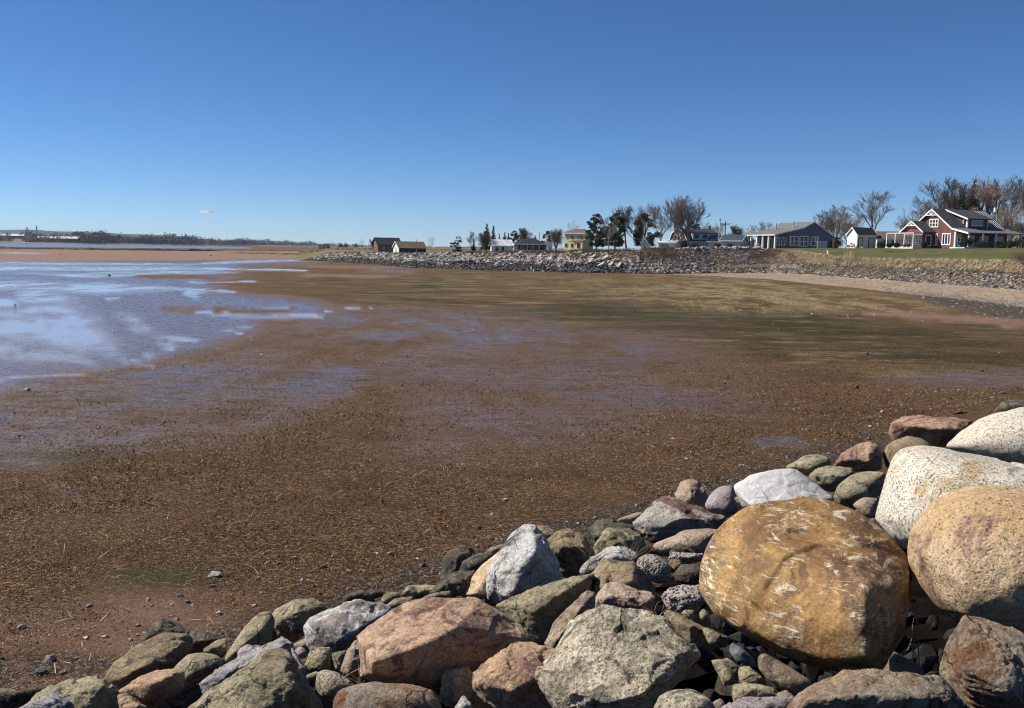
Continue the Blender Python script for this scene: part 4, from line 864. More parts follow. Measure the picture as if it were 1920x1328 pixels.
    r('E', [(382, 575), (440, 568), (530, 655), (545, 688), (430, 680), (390, 630)], 'olive', 'ang', 'small slate like stone beside the olive block under the ochre boulder')
    r('E', [(478, 525), (510, 493), (640, 560), (780, 650), (795, 700), (700, 740), (620, 705), (540, 645), (490, 585)], 'brown', 'round', 'two toned brown stone under the front of the ochre boulder', lift=.3)
    r('E', [(330, 675), (420, 663), (580, 688), (610, 740), (450, 770), (360, 775)], 'olive', 'ang', 'flat grey stone lying below the small olive block')
    r('E', [(590, 720), (640, 695), (690, 735), (660, 770), (600, 765)], 'olive', 'ang', 'tiny pale olive stone beside the wide flat brown rock')
    r('E', [(285, 800), (400, 748), (600, 735), (695, 740), (650, 820), (640, 870), (300, 870)], 'purple', 'ang', 'dark purple stone cut off by the bottom edge', lift=.3)
    r('E', [(235, 770), (290, 738), (318, 765), (305, 820), (240, 820)], 'pinktan', 'round', 'small brown stone at the bottom beside the rounded pale olive rock')
    r('E', [(620, 830), (680, 745), (790, 695), (850, 640), (950, 593), (1060, 613), (1300, 613), (1480, 635), (1560, 720), (1610, 800), (1620, 920), (620, 930)], 'rust', 'ang', 'wide flat rust stained rock at the bottom edge in front of the ochre boulder', inner=[(760, 760, .6), (1050, 720, .75), (1300, 740, .75), (1500, 740, .5)], lift=.5, disp=.7, name='boulder')
    r('E', [(1462, 615), (1500, 480), (1550, 368), (1600, 303), (1680, 308), (1850, 365), (1960, 420), (2060, 600), (2000, 860), (1650, 860), (1565, 730), (1500, 670)], 'rust', 'ang', 'rust faced rock at the lower right corner with a dark notch', inner=[(1570, 500, .55), (1600, 600, .75), (1830, 680, .85), (1800, 480, .6), (1680, 420, .45)], lift=.5, disp=.6, name='boulder')

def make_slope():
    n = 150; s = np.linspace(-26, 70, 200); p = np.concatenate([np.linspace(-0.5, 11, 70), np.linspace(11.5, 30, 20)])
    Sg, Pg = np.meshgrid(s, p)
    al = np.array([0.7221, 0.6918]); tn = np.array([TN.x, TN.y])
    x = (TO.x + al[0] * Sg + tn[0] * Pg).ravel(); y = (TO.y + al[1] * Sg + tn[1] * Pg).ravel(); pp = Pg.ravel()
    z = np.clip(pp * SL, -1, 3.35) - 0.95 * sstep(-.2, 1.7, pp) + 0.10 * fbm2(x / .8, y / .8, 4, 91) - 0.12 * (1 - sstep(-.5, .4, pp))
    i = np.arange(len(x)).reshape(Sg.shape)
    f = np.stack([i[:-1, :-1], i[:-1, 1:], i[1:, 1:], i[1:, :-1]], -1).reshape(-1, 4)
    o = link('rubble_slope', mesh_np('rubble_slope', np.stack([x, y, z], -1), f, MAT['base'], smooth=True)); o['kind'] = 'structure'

def hull_mesh(name, seed, n=14, flat=(1, .8, .6), mat=None):
    rnd = random.Random(seed); bm = bmesh.new()
    for _ in range(n):
        v = Vector((rnd.gauss(0, 1), rnd.gauss(0, 1), rnd.gauss(0, 1))).normalized() * rnd.uniform(.8, 1.05)
        bm.verts.new((v.x * flat[0], v.y * flat[1], v.z * flat[2]))
    bmesh.ops.convex_hull(bm, input=bm.verts[:], use_existing_faces=False)
    bmesh.ops.delete(bm, geom=[q for q in bm.verts if not q.link_faces], context='VERTS')
    bmesh.ops.recalc_face_normals(bm, faces=bm.faces[:])
    me = bpy.data.meshes.new(name); bm.to_mesh(me); bm.free()
    if mat: me.materials.append(mat)
    return me
def hull_arrays(seed, n=10, flat=(1, .8, .6)):
    me = hull_mesh('t', seed, n, flat)
    v = np.array([q.co[:] for q in me.vertices]); f = np.array([p.vertices[:] for p in me.polygons]); bpy.data.meshes.remove(me); return v, f
def scatter_hulls(name, pos, size, mats, mi, rng, label=None, n=10, flat=(1, .8, .6), kind='stuff'):
    protos = [hull_arrays(1000 + k, n, flat) for k in range(12)]
    V = []; T = []; K = []; off = 0
    which = rng.integers(0, 12, len(pos)); a = rng.uniform(0, 6.283, len(pos)); b = rng.uniform(-.5, .5, len(pos)); c_ = rng.uniform(-.5, .5, len(pos))
    for k in range(12):
        idx = np.where(which == k)[0]
        if not len(idx): continue
        v, f = protos[k]
        ca, sa = np.cos(a[idx]), np.sin(a[idx]); cb, sb = np.cos(b[idx]), np.sin(b[idx]); cc, sc = np.cos(c_[idx]), np.sin(c_[idx])
        X = v[None, :, 0]; Y = v[None, :, 1]; Z = v[None, :, 2]
        X, Z = X * cb[:, None] + Z * sb[:, None], -X * sb[:, None] + Z * cb[:, None]
        Y, Z = Y * cc[:, None] - Z * sc[:, None], Y * sc[:, None] + Z * cc[:, None]
        X, Y = X * ca[:, None] - Y * sa[:, None], X * sa[:, None] + Y * ca[:, None]
        W = np.stack([X, Y, Z], -1) * size[idx][:, None, None] + pos[idx][:, None, :]
        V.append(W.reshape(-1, 3)); m = len(v)
        T.append((f[None] + (np.arange(len(idx)) * m)[:, None, None] + off).reshape(-1, 3)); off += len(idx) * m
        K.append(np.repeat(mi[idx], len(f)))
    o = link(name, mesh_np(name, np.concatenate(V), np.concatenate(T), mats, np.concatenate(K))); o['kind'] = kind
    if label: o['label'] = label
    return o
# ------------------------------------------------------------------ houses
def window(par, face, a0, a1, z0, z1, d, nv=1, nh=1, fm='white', gm='glass', fw=.10, out=.07):
    """face: 'x-','x+','y-' = wall plane and outward direction; a runs along the wall"""
    sgn = -1 if face[1] == '-' else 1
    def bx(mb, u0, u1, w0, w1, o0, o1):
        lo, hi = sorted((d + sgn * o0, d + sgn * o1))
        if face[0] == 'x': mb.box(lo, hi, u0, u1, w0, w1)
        else: mb.box(u0, u1, lo, hi, w0, w1)
    m = MB()
    bx(m, a0, a1, z1 - fw, z1, .0, out); bx(m, a0, a1, z0, z0 + fw, .0, out)
    bx(m, a0, a0 + fw, z0 + fw, z1 - fw, .0, out); bx(m, a1 - fw, a1, z0 + fw, z1 - fw, .0, out)
    for k in range(1, nv + 1):
        c = a0 + (a1 - a0) * k / (nv + 1); bx(m, c - fw * .45, c + fw * .45, z0 + fw, z1 - fw, .0, out * .9)
    for k in range(1, nh + 1):
        c = z0 + (z1 - z0) * k / (nh + 1); bx(m, a0 + fw, a1 - fw, c - fw * .3, c + fw * .3, .0, out * .7)
    f = m.build('window', MAT[fm], par)
    q = MB(); bx(q, a0 + fw, a1 - fw, z0 + fw, z1 - fw, .004, .022); q.build('pane', MAT[gm], f)
    return f
def door(par, face, a0, a1, z0, z1, d, mat, fm='white'):
    sgn = -1 if face[1] == '-' else 1
    def bx(mb, u0, u1, w0, w1, o0, o1):
        lo, hi = sorted((d + sgn * o0, d + sgn * o1))
        if face[0] == 'x': mb.box(lo, hi, u0, u1, w0, w1)
        else: mb.box(u0, u1, lo, hi, w0, w1)
    m = MB(); bx(m, a0, a1, z0, z1, .0, .05); o = m.build('door', MAT[mat], par)
    q = MB(); bx(q, a0 - .12, a0, z0, z1 + .12, 0, .08); bx(q, a1, a1 + .12, z0, z1 + .12, 0, .08); bx(q, a0, a1, z1, z1 + .12, 0, .08); q.build('door_frame', MAT[fm], o)
    return o

def gable(name, label, cat, loc, rz, L, D, eave, peak, wall, roofm, ridge='x', over=.35, trim='white', py=None, base=0.6):
    """simple gabled building: L along local x, D along local y (depth)"""
    h = empty(name, loc, rz); tag(h, label, cat)
    py = (D if ridge == 'x' else L) / 2 if py is None else py
    W = MB()
    if ridge == 'x':
        W.prism([(0, -base), (D, -base), (D, eave), (py, peak - .06), (0, eave)], 'x', 0, L)
        W.build('wall', MAT[wall], h)
        R = MB(); s0 = (peak - eave) / py; s1 = (peak - eave) / (D - py)
        R.slab([(-over, -over, eave - s0 * over + .14), (L + over, -over, eave - s0 * over + .14), (L + over, py, peak + .14), (-over, py, peak + .14)], .14)
        R.slab([(-over, py, peak + .14), (L + over, py, peak + .14), (L + over, D + over, eave - s1 * over + .14), (-over, D + over, eave - s1 * over + .14)], .14)
        R.build('roof', MAT[roofm], h)
        T = MB()
        for x in (-over - .06, L + over):
            T.add([(x, -over, eave - s0 * over - .12), (x, py, peak - .1), (x, py, peak + .18), (x, -over, eave - s0 * over + .18), (x + .06, -over, eave - s0 * over - .12), (x + .06, py, peak - .1), (x + .06, py, peak + .18), (x + .06, -over, eave - s0 * over + .18)],
                  [(0, 1, 2, 3), (7, 6, 5, 4), (0, 4, 5, 1), (1, 5, 6, 2), (2, 6, 7, 3), (3, 7, 4, 0)])
            T.add([(x, D + over, eave - s1 * over - .12), (x, py, peak - .1), (x, py, peak + .18), (x, D + over, eave - s1 * over + .18), (x + .06, D + over, eave - s1 * over - .12), (x + .06, py, peak - .1), (x + .06, py, peak + .18), (x + .06, D + over, eave - s1 * over + .18)],
                  [(0, 1, 2, 3), (7, 6, 5, 4), (0, 4, 5, 1), (1, 5, 6, 2), (2, 6, 7, 3), (3, 7, 4, 0)])
        T.box(-over, L + over, -over - .08, -over, eave - s0 * over - .1, eave - s0 * over + .12)
        T.build('roof_trim', MAT[trim], h)
    else:
        W.prism([(0, -base), (L, -base), (L, eave), (py, peak - .06), (0, eave)], 'y', 0, D); W.build('wall', MAT[wall], h)
        R = MB(); s0 = (peak - eave) / py; s1 = (peak - eave) / (L - py)
        R.slab([(-over, -over, eave - s0 * over + .14), (py, -over, peak + .14), (py, D + over, peak + .14), (-over, D + over, eave - s0 * over + .14)], .14)
        R.slab([(py, -over, peak + .14), (L + over, -over, eave - s1 * over + .14), (L + over, D + over, eave - s1 * over + .14), (py, D + over, peak + .14)], .14)
        R.build('roof', MAT[roofm], h)
        T = MB()
        for (xa, za, xb, zb) in ((-over, eave - s0 * over, py, peak), (py, peak, L + over, eave - s1 * over)):
            T.add([(xa, -over - .07, za - .12), (xb, -over - .07, zb - .12), (xb, -over - .07, zb + .17), (xa, -over - .07, za + .17), (xa, -over, za - .12), (xb, -over, zb - .12), (xb, -over, zb + .17), (xa, -over, za + .17)],
                  [(0, 1, 2, 3), (7, 6, 5, 4), (0, 4, 5, 1), (1, 5, 6, 2), (2, 6, 7, 3), (3, 7, 4, 0)])
        T.build('roof_trim', MAT[trim], h)
    return h
def posts(h, xs, y, z0, z1, mat='white', r=.09):
    for x in xs:
        m = MB(); m.box(x - r, x + r, y - r, y + r, z0, z1); m.build('post', MAT[mat], h)

def at(px, Y, dz=0.0):
    p = stand(px, Y); return Vector((p.x, p.y, p.z + dz))

def red_house():
    h = empty('red_house', at(1815, 160, .05), math.radians(18)); tag(h, 'dark red two storey house with white gable trim and a long dark porch', 'house')
    Lx = 12.0
    W = MB()
    W.prism([(3.1, -.6), (12, -.6), (12, 4.75), (8.8, 6.95), (3.7, 3.35), (3.1, 3.1)], 'x', 0, Lx); W.build('wall', MAT['red_wall'], h)
    R = MB(); o = .45
    R.slab([(-o, 3.6, 3.55), (Lx + .3, 3.6, 3.55), (Lx + .3, 8.8, 7.2), (-o, 8.8, 7.2)], .16)
    R.slab([(-o, 8.8, 7.2), (Lx + .3, 8.8, 7.2), (Lx + .3, 12.5, 4.6), (-o, 12.5, 4.6)], .16); R.build('roof', MAT['roof_dark'], h)
    m = MB(); m.slab([(-o, -.3, 2.7), (Lx + .6, -.3, 2.7), (Lx + .6, 3.6, 3.55), (-o, 3.6, 3.55)], .14); m.build('porch_roof', MAT['roof_grey'], h)
    # standing seams at the right of the dormer
    m = MB()
    for k in range(6):
        x = 8.9 + k * .55; m.add([(x, 3.65, 3.60), (x + .10, 3.65, 3.60), (x + .10, 8.5, 7.02), (x, 8.5, 7.02), (x, 3.65, 3.68), (x + .10, 3.65, 3.68), (x + .10, 8.5, 7.10), (x, 8.5, 7.10)], [(0, 3, 2, 1), (4, 5, 6, 7), (0, 1, 5, 4), (1, 2, 6, 5), (2, 3, 7, 6), (3, 0, 4, 7)])
    m.build('roof_seam', MAT['metal'], h)
    # white bargeboards
    T = MB()
    def barge(x, a, b, w=.30, t=.08):
        (y0, z0), (y1, z1) = a, b
        T.add([(x, y0, z0 - w), (x, y1, z1 - w), (x, y1, z1), (x, y0, z0), (x - t, y0, z0 - w), (x - t, y1, z1 - w), (x - t, y1, z1), (x - t, y0, z0)], [(0, 3, 2, 1), (4, 5, 6, 7), (0, 1, 5, 4), (1, 2, 6, 5), (2, 3, 7, 6), (3, 0, 4, 7)])
    barge(-o, (3.6, 3.58), (8.8, 7.23)); barge(-o, (8.8, 7.23), (12.5, 4.63)); barge(-o, (-.3, 2.73), (3.6, 3.58))
    # gable fretwork
    def fret(x, yc, zc, s):
        for ang in (-52, -26, 0, 26, 52):
            a = math.radians(ang); q = MB(); T.tube((x - .04, yc, zc - 1.05 * s), (x - .04, yc + math.sin(a) * .95 * s, zc - 1.05 * s + math.cos(a) * .85 * s), .05 * s, n=4)
        T.box(x - .09, x - .01, yc - 1.45 * s, yc + 1.45 * s, zc - 1.15 * s, zc - 1.0 * s)
    fret(-o, 8.8, 7.1, 1.0)
    T.build('gable_trim', MAT['white'], h)
    # dormer
    m = MB(); m.add([(3.3, 3.9, 3.6), (8.0, 3.9, 3.6), (8.0, 3.9, 5.35), (3.3, 3.9, 5.35), (3.3, 8.6, 6.9), (8.0, 8.6, 6.9), (8.0, 8.6, 3.6), (3.3, 8.6, 3.6)], [(0, 1, 2, 3), (3, 2, 5, 4), (0, 3, 4, 7), (1, 6, 5, 2), (4, 5, 6, 7), (0, 7, 6, 1)])
    dm = m.build('dormer', MAT['red_wall'], h)
    m = MB(); m.slab([(2.7, 3.2, 5.35), (8.6, 3.2, 5.35), (8.6, 8.8, 7.22), (2.7, 8.8, 7.22)], .14); m.build('roof', MAT['roof_dark'], dm)
    m = MB(); m.add([(2.62, 3.2, 5.1), (2.62, 8.8, 6.97), (2.62, 8.8, 7.24), (2.62, 3.2, 5.37), (2.69, 3.2, 5.1), (2.69, 8.8, 6.97), (2.69, 8.8, 7.24), (2.69, 3.2, 5.37)], [(0, 1, 2, 3), (7, 6, 5, 4), (0, 4, 5, 1), (1, 5, 6, 2), (2, 6, 7, 3), (3, 7, 4, 0)])
    m.box(3.22, 3.42, 3.78, 4.05, 3.55, 5.25); m.box(7.9, 8.08, 3.78, 4.0, 3.55, 5.25); m.build('dormer_trim', MAT['white'], dm)
    window(h, 'y-', 4.3, 6.9, 4.0, 5.1, 3.9, 3, 0, fw=.14)
    window(h, 'x-', 4.0, 4.9, 3.85, 5.2, 3.3, 0, 0, fw=.14)
    # gable face windows
    window(h, 'x-', 7.3, 9.6, 3.75, 5.35, 0, 2, 1, fw=.2, out=.1)
    window(h, 'x-', 4.1, 6.2, .45, 2.65, 0, 2, 0, fw=.2, out=.1)
    window(h, 'x-', 7.3, 9.3, .35, 2.6, 0, 3, 0, fw=.16, out=.1)
    window(h, 'y-', .4, 1.3, 1.1, 2.4, 3.1, 0, 1, fw=.1)
    window(h, 'y-', 5.6, 7.6, .9, 2.2, 3.1, 2, 0, fw=.12); window(h, 'y-', 9.0, 11.2, 1.4, 2.2, 3.1, 2, 0, fw=.1)
    door(h, 'y-', 3.2, 4.2, 0, 2.15, 3.1, 'offwhite')
    for x in (0, 3.2, 6.2, 9.3, 11.9): posts(h, [x], .0, 0.0, 2.65, r=.11)
    posts(h, [-.1], 3.0, 0, 3.0, r=.14)
    m = MB(); m.box(-1.2, Lx, -.4, 3.1, -.6, .12); m.build('porch_floor', MAT['offwhite'], h)
    # front sunroom wing with its own small gable
    x0 = -2.6; W = MB(); W.prism([(8.2, -.6), (13.6, -.6), (13.6, 2.9), (10.9, 4.7), (8.2, 2.9)], 'x', x0, 0.0); wg = W.build('wing', MAT['red_wall'], h)
    m = MB(); m.slab([(x0 - .4, 7.8, 2.85), (0.2, 7.8, 2.85), (0.2, 10.9, 4.95), (x0 - .4, 10.9, 4.95)], .14); m.slab([(x0 - .4, 10.9, 4.95), (.2, 10.9, 4.95), (.2, 14.0, 2.85), (x0 - .4, 14.0, 2.85)], .14); m.build('roof', MAT['roof_dark'], wg)
    T = MB(); barge(x0 - .4, (7.8, 2.88), (10.9, 4.98), .24); barge(x0 - .4, (10.9, 4.98), (14.0, 2.88), .24); fret(x0 - .4, 10.9, 4.9, .8); T.build('wing_trim', MAT['white'], wg)
    for k in range(6): window(h, 'x-', 8.35 + k * .87, 9.12 + k * .87, .5, 2.35, x0, 1, 3, fw=.07)
    window(h, 'y-', x0 + .6, x0 + 1.9, .3, 2.3, 8.2, 0, 0, fw=.12)
    pg = MB(); pg.box(x0 - 2.0, x0 - .45, 8.4, 15.6, 2.55, 2.72); pg.build('pergola_roof', MAT['offwhite'], h)
    for y in (8.5, 10.8, 13.2, 15.5): posts(h, [x0 - 1.9], y, 0, 2.55, r=.08)
    m = MB(); m.box(x0 - 2.0, x0, 8.4, 15.6, -.6, .15); m.build('deck', MAT['offwhite'], h)
    # bank of low roofs behind the pergola
    return h

def blue_house():
    h = empty('blue_grey_house', at(1452, 190, 0), math.radians(15)); tag(h, 'slate blue bungalow with a grey roof and a white posted porch on its left side', 'house')
    D = 12.7
    W = MB(); W.prism([(3.1, -.8), (14.1, -.8), (14.1, 2.6), (9.1, 5.62), (6.7, 4.33), (3.1, 3.35)], 'y', 0, D); W.build('wall', MAT['blue_wall'], h)
    R = MB(); o = .3
    R.slab([(-.2, -o, 2.95), (6.7, -o, 4.55), (6.7, D + o, 4.55), (-.2, D + o, 2.95)], .16)
    R.slab([(6.7, -o, 4.55), (9.1, -o, 5.85), (9.1, D + o, 5.85), (6.7, D + o, 4.55)], .16)
    R.slab([(9.1, -o, 5.85), (14.6, -o, 2.55), (14.6, D + o, 2.55), (9.1, D + o, 5.85)], .16); R.build('roof', MAT['roof_grey'], h)
    m = MB(); m.box(-.3, -.2, -o, D + o, 2.72, 2.97)
    for (xa, za, xb, zb) in ((-.2, 2.95, 6.7, 4.55), (6.7, 4.55, 9.1, 5.85), (9.1, 5.85, 14.6, 2.55)):
        m.add([(xa, -o - .06, za - .22), (xb, -o - .06, zb - .22), (xb, -o - .06, zb + .02), (xa, -o - .06, za + .02), (xa, -o, za - .22), (xb, -o, zb - .22), (xb, -o, zb + .02), (xa, -o, za + .02)], [(0, 1, 2, 3), (7, 6, 5, 4), (0, 4, 5, 1), (1, 5, 6, 2), (2, 6, 7, 3), (3, 7, 4, 0)])
    m.build('roof_trim', MAT['offwhite'], h)
    for y in (.05, 2.6, 5.0, 7.4, 9.9, 12.4): posts(h, [0.1], y, -.4, 2.75, r=.16)
    m = MB(); m.box(-.3, 3.1, -.2, D, -.8, 0); m.build('porch_floor', MAT['grey_wall'], h)
    window(h, 'y-', 3.5, 5.5, .55, 2.65, 0, 1, 1, fw=.16, out=.3); window(h, 'y-', 5.75, 7.9, .45, 2.75, 0, 1, 1, fw=.16, out=.3); window(h, 'y-', 8.8, 10.6, .7, 2.65, 0, 1, 1, fw=.16)
    window(h, 'x-', .5, 2.3, .7, 2.5, 3.1, 2, 1, fw=.12); window(h, 'x-', 3.0, 5.0, .7, 2.5, 3.1, 2, 1, fw=.12); window(h, 'x-', 9.6, 11.4, .8, 2.3, 3.1, 1, 1, fw=.12)
    door(h, 'x-', 6.3, 7.3, 0, 2.1, 3.1, 'dark_wall')
    for x, y, z in ((6.3, 3.2, 4.4), (5.0, 8.0, 4.1)):
        m = MB(); m.tube((x, y, z), (x, y, z + 1.25), .13, n=8); m.tube((x, y, z + 1.25), (x, y, z + 1.45), .2, .2, n=8); m.build('flue', MAT['metal'], h)
    m = MB(); m.box(8.05, 8.65, -.3, 0, .7, 1.5); m.build('air_conditioner', MAT['grey_wall'], h)
    # lower wing on the right
    g = MB(); g.box(14.1, 17.4, 3, 10, -.8, 2.5); g.build('side_wing', MAT['blue_wall'], h)
    g = MB(); g.slab([(12.5, 2.5, 3.9), (17.8, 2.5, 2.5), (17.8, 10.5, 2.5), (12.5, 10.5, 3.9)], .16); g.build('side_roof', MAT['roof_grey'], h)
    return h

def houses():
    red_house(); blue_house()
    # white shed with two pale doors
    h = gable('white_shed', 'small white shed with a black roof and two pale doors, left of the red house', 'shed', at(1606.5, 180), math.radians(20), 4.7, 3.0, 2.75, 4.1, 'white', 'roof_black', 'x', .2)
    h.name = 'white_shed'
    door(h, 'y-', .35, 1.15, .05, 2.05, 0, 'offwhite', 'roof_blue'); door(h, 'y-', 2.9, 4.1, .05, 2.0, 0, 'offwhite', 'roof_blue')
    # low white outbuilding behind the pergola
    h = gable('white_outbuilding', 'low white outbuilding with a brown grey roof left of the red house', 'outbuilding', at(1646, 182), math.radians(-14), 4.6, 6, 2.05, 3.4, 'white', 'roof_redbrown', 'x', .4)
    window(h, 'y-', .9, 1.9, .2, 1.8, 0, 0, 0); window(h, 'y-', 2.5, 3.2, .7, 1.8, 0, 0, 0)
    h = gable('brown_roofed_house', 'house with a brown roof mostly hidden behind the red house at the right edge', 'house', at(1925, 205), math.radians(14), 9, 8, 3.0, 6.0, 'tan_wall', 'roof_brown', 'x', .4)
    window(h, 'y-', 1, 2.4, .8, 2.2, 0, 1, 0)
    # gambrel house
    h = empty('gambrel_house', at(1289, 213, -.1), math.radians(20)); tag(h, 'dark gambrel roofed house with white edged gable behind the big bare trees', 'house')
    pr = [(0, 2.2), (1.3, 4.15), (4.1, 4.95), (6.9, 4.15), (8.3, 2.2)]
    W = MB(); W.prism([(.2, -.8), (8.1, -.8)] + [(y, z - .05) for y, z in pr[::-1]], 'x', 0, 8.6); W.build('wall', MAT['dark_wall'], h)
    R = MB()
    for (ya, za), (yb, zb) in zip(pr[:-1], pr[1:]): R.slab([(-.3, ya, za + .14), (8.9, ya, za + .14), (8.9, yb, zb + .14), (-.3, yb, zb + .14)], .14)
    R.slab([(1.2, -.1, 4.0), (8.7, -.1, 4.0), (8.7, 4.1, 5.16), (1.2, 4.1, 5.16)], .12); R.build('roof', MAT['roof_dark'], h)
    m = MB(); m.box(1.4, 8.5, .05, 1.5, 2.4, 3.9); dm = m.build('dormer', MAT['lightblue_wall'], h)
    m = MB(); m.box(0.05, 8.55, -.02, .2, -.5, 2.1); m.build('front_wall', MAT['lightblue_wall'], h)
    window(h, 'y-', 1.9, 2.9, 2.75, 3.65, .05, 1, 0, 'dark_wall'); window(h, 'y-', 4.2, 5.3, 2.75, 3.65, .05, 1, 0, 'dark_wall')
    window(h, 'y-', 3.6, 4.6, .3, 1.6, -.02, 1, 0); window(h, 'y-', .6, 1.6, .3, 1.6, -.02, 1, 0)
    T = MB()
    for (ya, za), (yb, zb) in zip(pr[:-1], pr[1:]):
        T.add([(-.37, ya, za - .12), (-.37, yb, zb - .12), (-.37, yb, zb + .18), (-.37, ya, za + .18), (-.3, ya, za - .12), (-.3, yb, zb - .12), (-.3, yb, zb + .18), (-.3, ya, za + .18)], [(0, 1, 2, 3), (7, 6, 5, 4), (0, 4, 5, 1), (1, 5, 6, 2), (2, 6, 7, 3), (3, 7, 4, 0)])
    T.build('roof_trim', MAT['white'], h)
    window(h, 'x-', 3.2, 4.2, 2.7, 3.8, 0, 1, 1); window(h, 'x-', 5.0, 5.9, 2.7, 3.8, 0, 1, 1)
    m = MB(); m.box(8.0, 8.6, 3.8, 4.5, 4.6, 5.9); m.build('chimney', MAT['chimney_brick'], h)
    m = MB(); m.box(-2.4, 0, .6, 8.2, 2.0, 2.2); m.build('porch_roof', MAT['offwhite'], h)
    for y in (.8, 3, 5.2, 8.0): posts(h, [-2.3], y, -.5, 2.0, r=.07)
    # low annex in front
    h = gable('white_garage', 'low white building with a row of narrow windows, left of the gambrel house', 'outbuilding', at(1234, 206, -.1), math.radians(-24), 4.0, 5, 1.75, 2.3, 'white', 'roof_white', 'x', .3)
    for k in range(4): window(h, 'y-', .5 + k * .5, .85 + k * .5, .5, 1.5, 0, 0, 0, 'white', fw=.05)
    h = gable('garden_shed', 'little pale blue shed with a pointed white gable beside the bank', 'shed', at(1202, 205, -.1), math.radians(-22), 1.6, 2.4, 1.7, 2.9, 'lightblue_wall', 'roof_dark', 'y', .15)
    window(h, 'y-', .6, 1.05, .3, 1.1, 0, 0, 0, fw=.06)
    h = gable('blue_garage', 'pale blue garage with a dark roof just right of the gambrel house', 'garage', at(1327, 205, -.1), math.radians(-28), 5.2, 6, 1.85, 3.1, 'lightblue_wall', 'roof_blue', 'x', .35)
    window(h, 'y-', .5, 1.2, .5, 1.4, 0, 1, 1, fw=.12)
    h = gable('grey_garage', 'pale garage with a dark roof against the left end of the blue grey house', 'garage', at(1352, 198, -.1), math.radians(-28), 4.4, 5, 1.95, 3.1, 'lightblue_wall', 'roof_blue', 'x', .35)
    window(h, 'y-', 1.2, 2.4, .5, 1.5, 0, 1, 0, fw=.12)
    h = gable('grey_cottage', 'small grey shingled cottage gable seen through the white porch posts', 'cottage', at(1391, 206, -.1), math.radians(8), 3.0, 4, 1.9, 3.1, 'grey_wall', 'roof_grey', 'y', .2)
    window(h, 'y-', .4, 1.1, .3, 1.0, 0, 0, 0, fw=.1); door(h, 'y-', 1.7, 2.3, 0, 1.6, 0, 'dark_wall')
    # yellow house
    h = empty('yellow_house', at(1058, 250, .25), math.radians(-34)); tag(h, 'pale yellow two storey house with a brown hipped roof', 'house')
    m = MB(); m.box(0, 6.6, 0, 4.6, -1, 4.45); m.build('wall', MAT['cream_wall'], h)
    m = MB(); m.add([(-.4, -.4, 4.45), (6.9, -.4, 4.45), (6.9, 5.0, 4.45), (-.4, 5.0, 4.45), (1.7, 2.3, 5.75), (5.0, 2.3, 5.75), (-.4, -.4, 4.6), (6.9, -.4, 4.6), (6.9, 5.0, 4.6), (-.4, 5.0, 4.6)], [(0, 3, 2, 1), (0, 1, 7, 6), (1, 2, 8, 7), (2, 3, 9, 8), (3, 0, 6, 9), (6, 7, 5, 4), (7, 8, 5), (8, 9, 4, 5), (9, 6, 4)]); m.build('roof', MAT['roof_redbrown'], h)
    m = MB(); m.box(-.45, 6.95, -.48, -.41, 4.36, 4.6); m.build('roof_trim', MAT['white'], h)
    for a, b in ((.65, 1.05), (2.2, 2.95), (4.2, 4.6), (5.1, 5.8)): window(h, 'y-', a, b, 2.9, 3.95, 0, 0, 0, 'cream_wall', fw=.05)
    for a, b in ((.2, 1.0), (2.1, 3.0)): window(h, 'y-', a, b, .65, 1.7, 0, 0, 0, 'cream_wall', fw=.05)
    m = MB(); m.slab([(2.5, -2.2, 2.15), (7.1, -2.2, 2.25), (7.1, 0, 2.85), (2.5, 0, 2.6)], .14); m.build('porch_roof', MAT['roof_redbrown'], h)
    m = MB(); m.box(4.9, 6.7, -2.0, -.05, -1, 2.08); p_ = m.build('porch', MAT['cream_wall'], h)
    window(h, 'y-', 5.2, 6.3, .4, 1.75, -2.0, 0, 0, 'cream_wall', fw=.05); door(h, 'y-', 4.05, 4.6, 0, 1.8, 0, 'roof_blue', 'cream_wall'); posts(h, [3.3, 6.9], -2.1, -.5, 2.1)
    # hip roofed bungalow
    h = empty('hip_roofed_bungalow', at(965, 205, -.35), math.radians(6)); tag(h, 'low bungalow with a charcoal hipped roof and a white porch railing', 'house')
    m = MB(); m.box(.5, 7.3, 1.4, 8, -.8, 1.95); m.build('wall', MAT['grey_wall'], h)
    m = MB(); m.add([(0, 0, 1.95), (7.7, 0, 1.95), (7.7, 8.4, 1.95), (0, 8.4, 1.95), (3.3, 3.6, 3.3), (4.9, 3.6, 3.3)], [(0, 3, 2, 1), (0, 1, 5, 4), (1, 2, 5), (2, 3, 4, 5), (3, 0, 4)]); m.build('roof', MAT['roof_black'], h)
    m = MB(); m.box(-.05, 7.75, -.08, -.01, 1.8, 2.0); m.box(-.12, -.05, -.08, 8.4, 1.8, 2.0); m.build('roof_trim', MAT['white'], h)
    for a in (.9, 2.5, 4.3, 5.8): window(h, 'y-', a, a + 1.1, .6, 1.7, 1.4, 1, 0, 'dark_wall')
    for x in (.1, 1.5, 2.9, 4.3, 5.7, 7.55): posts(h, [x], .12, -.5, 1.8, r=.05)
    m = MB(); m.box(.16, 7.5, .08, .14, -.1, .62); m.build('railing', MAT['white'], h)
    m = MB(); m.box(-.1, 7.7, 0, 1.4, -.8, -.12); m.build('porch_floor', MAT['grey_wall'], h)
    h = gable('white_roofed_cottage', 'small white cottage with a bright white roof, left of the charcoal roofed bungalow', 'cottage', at(926, 206, -.4), math.radians(12), 4.3, 4.5, 1.75, 3.0, 'white', 'roof_white', 'x', .3)
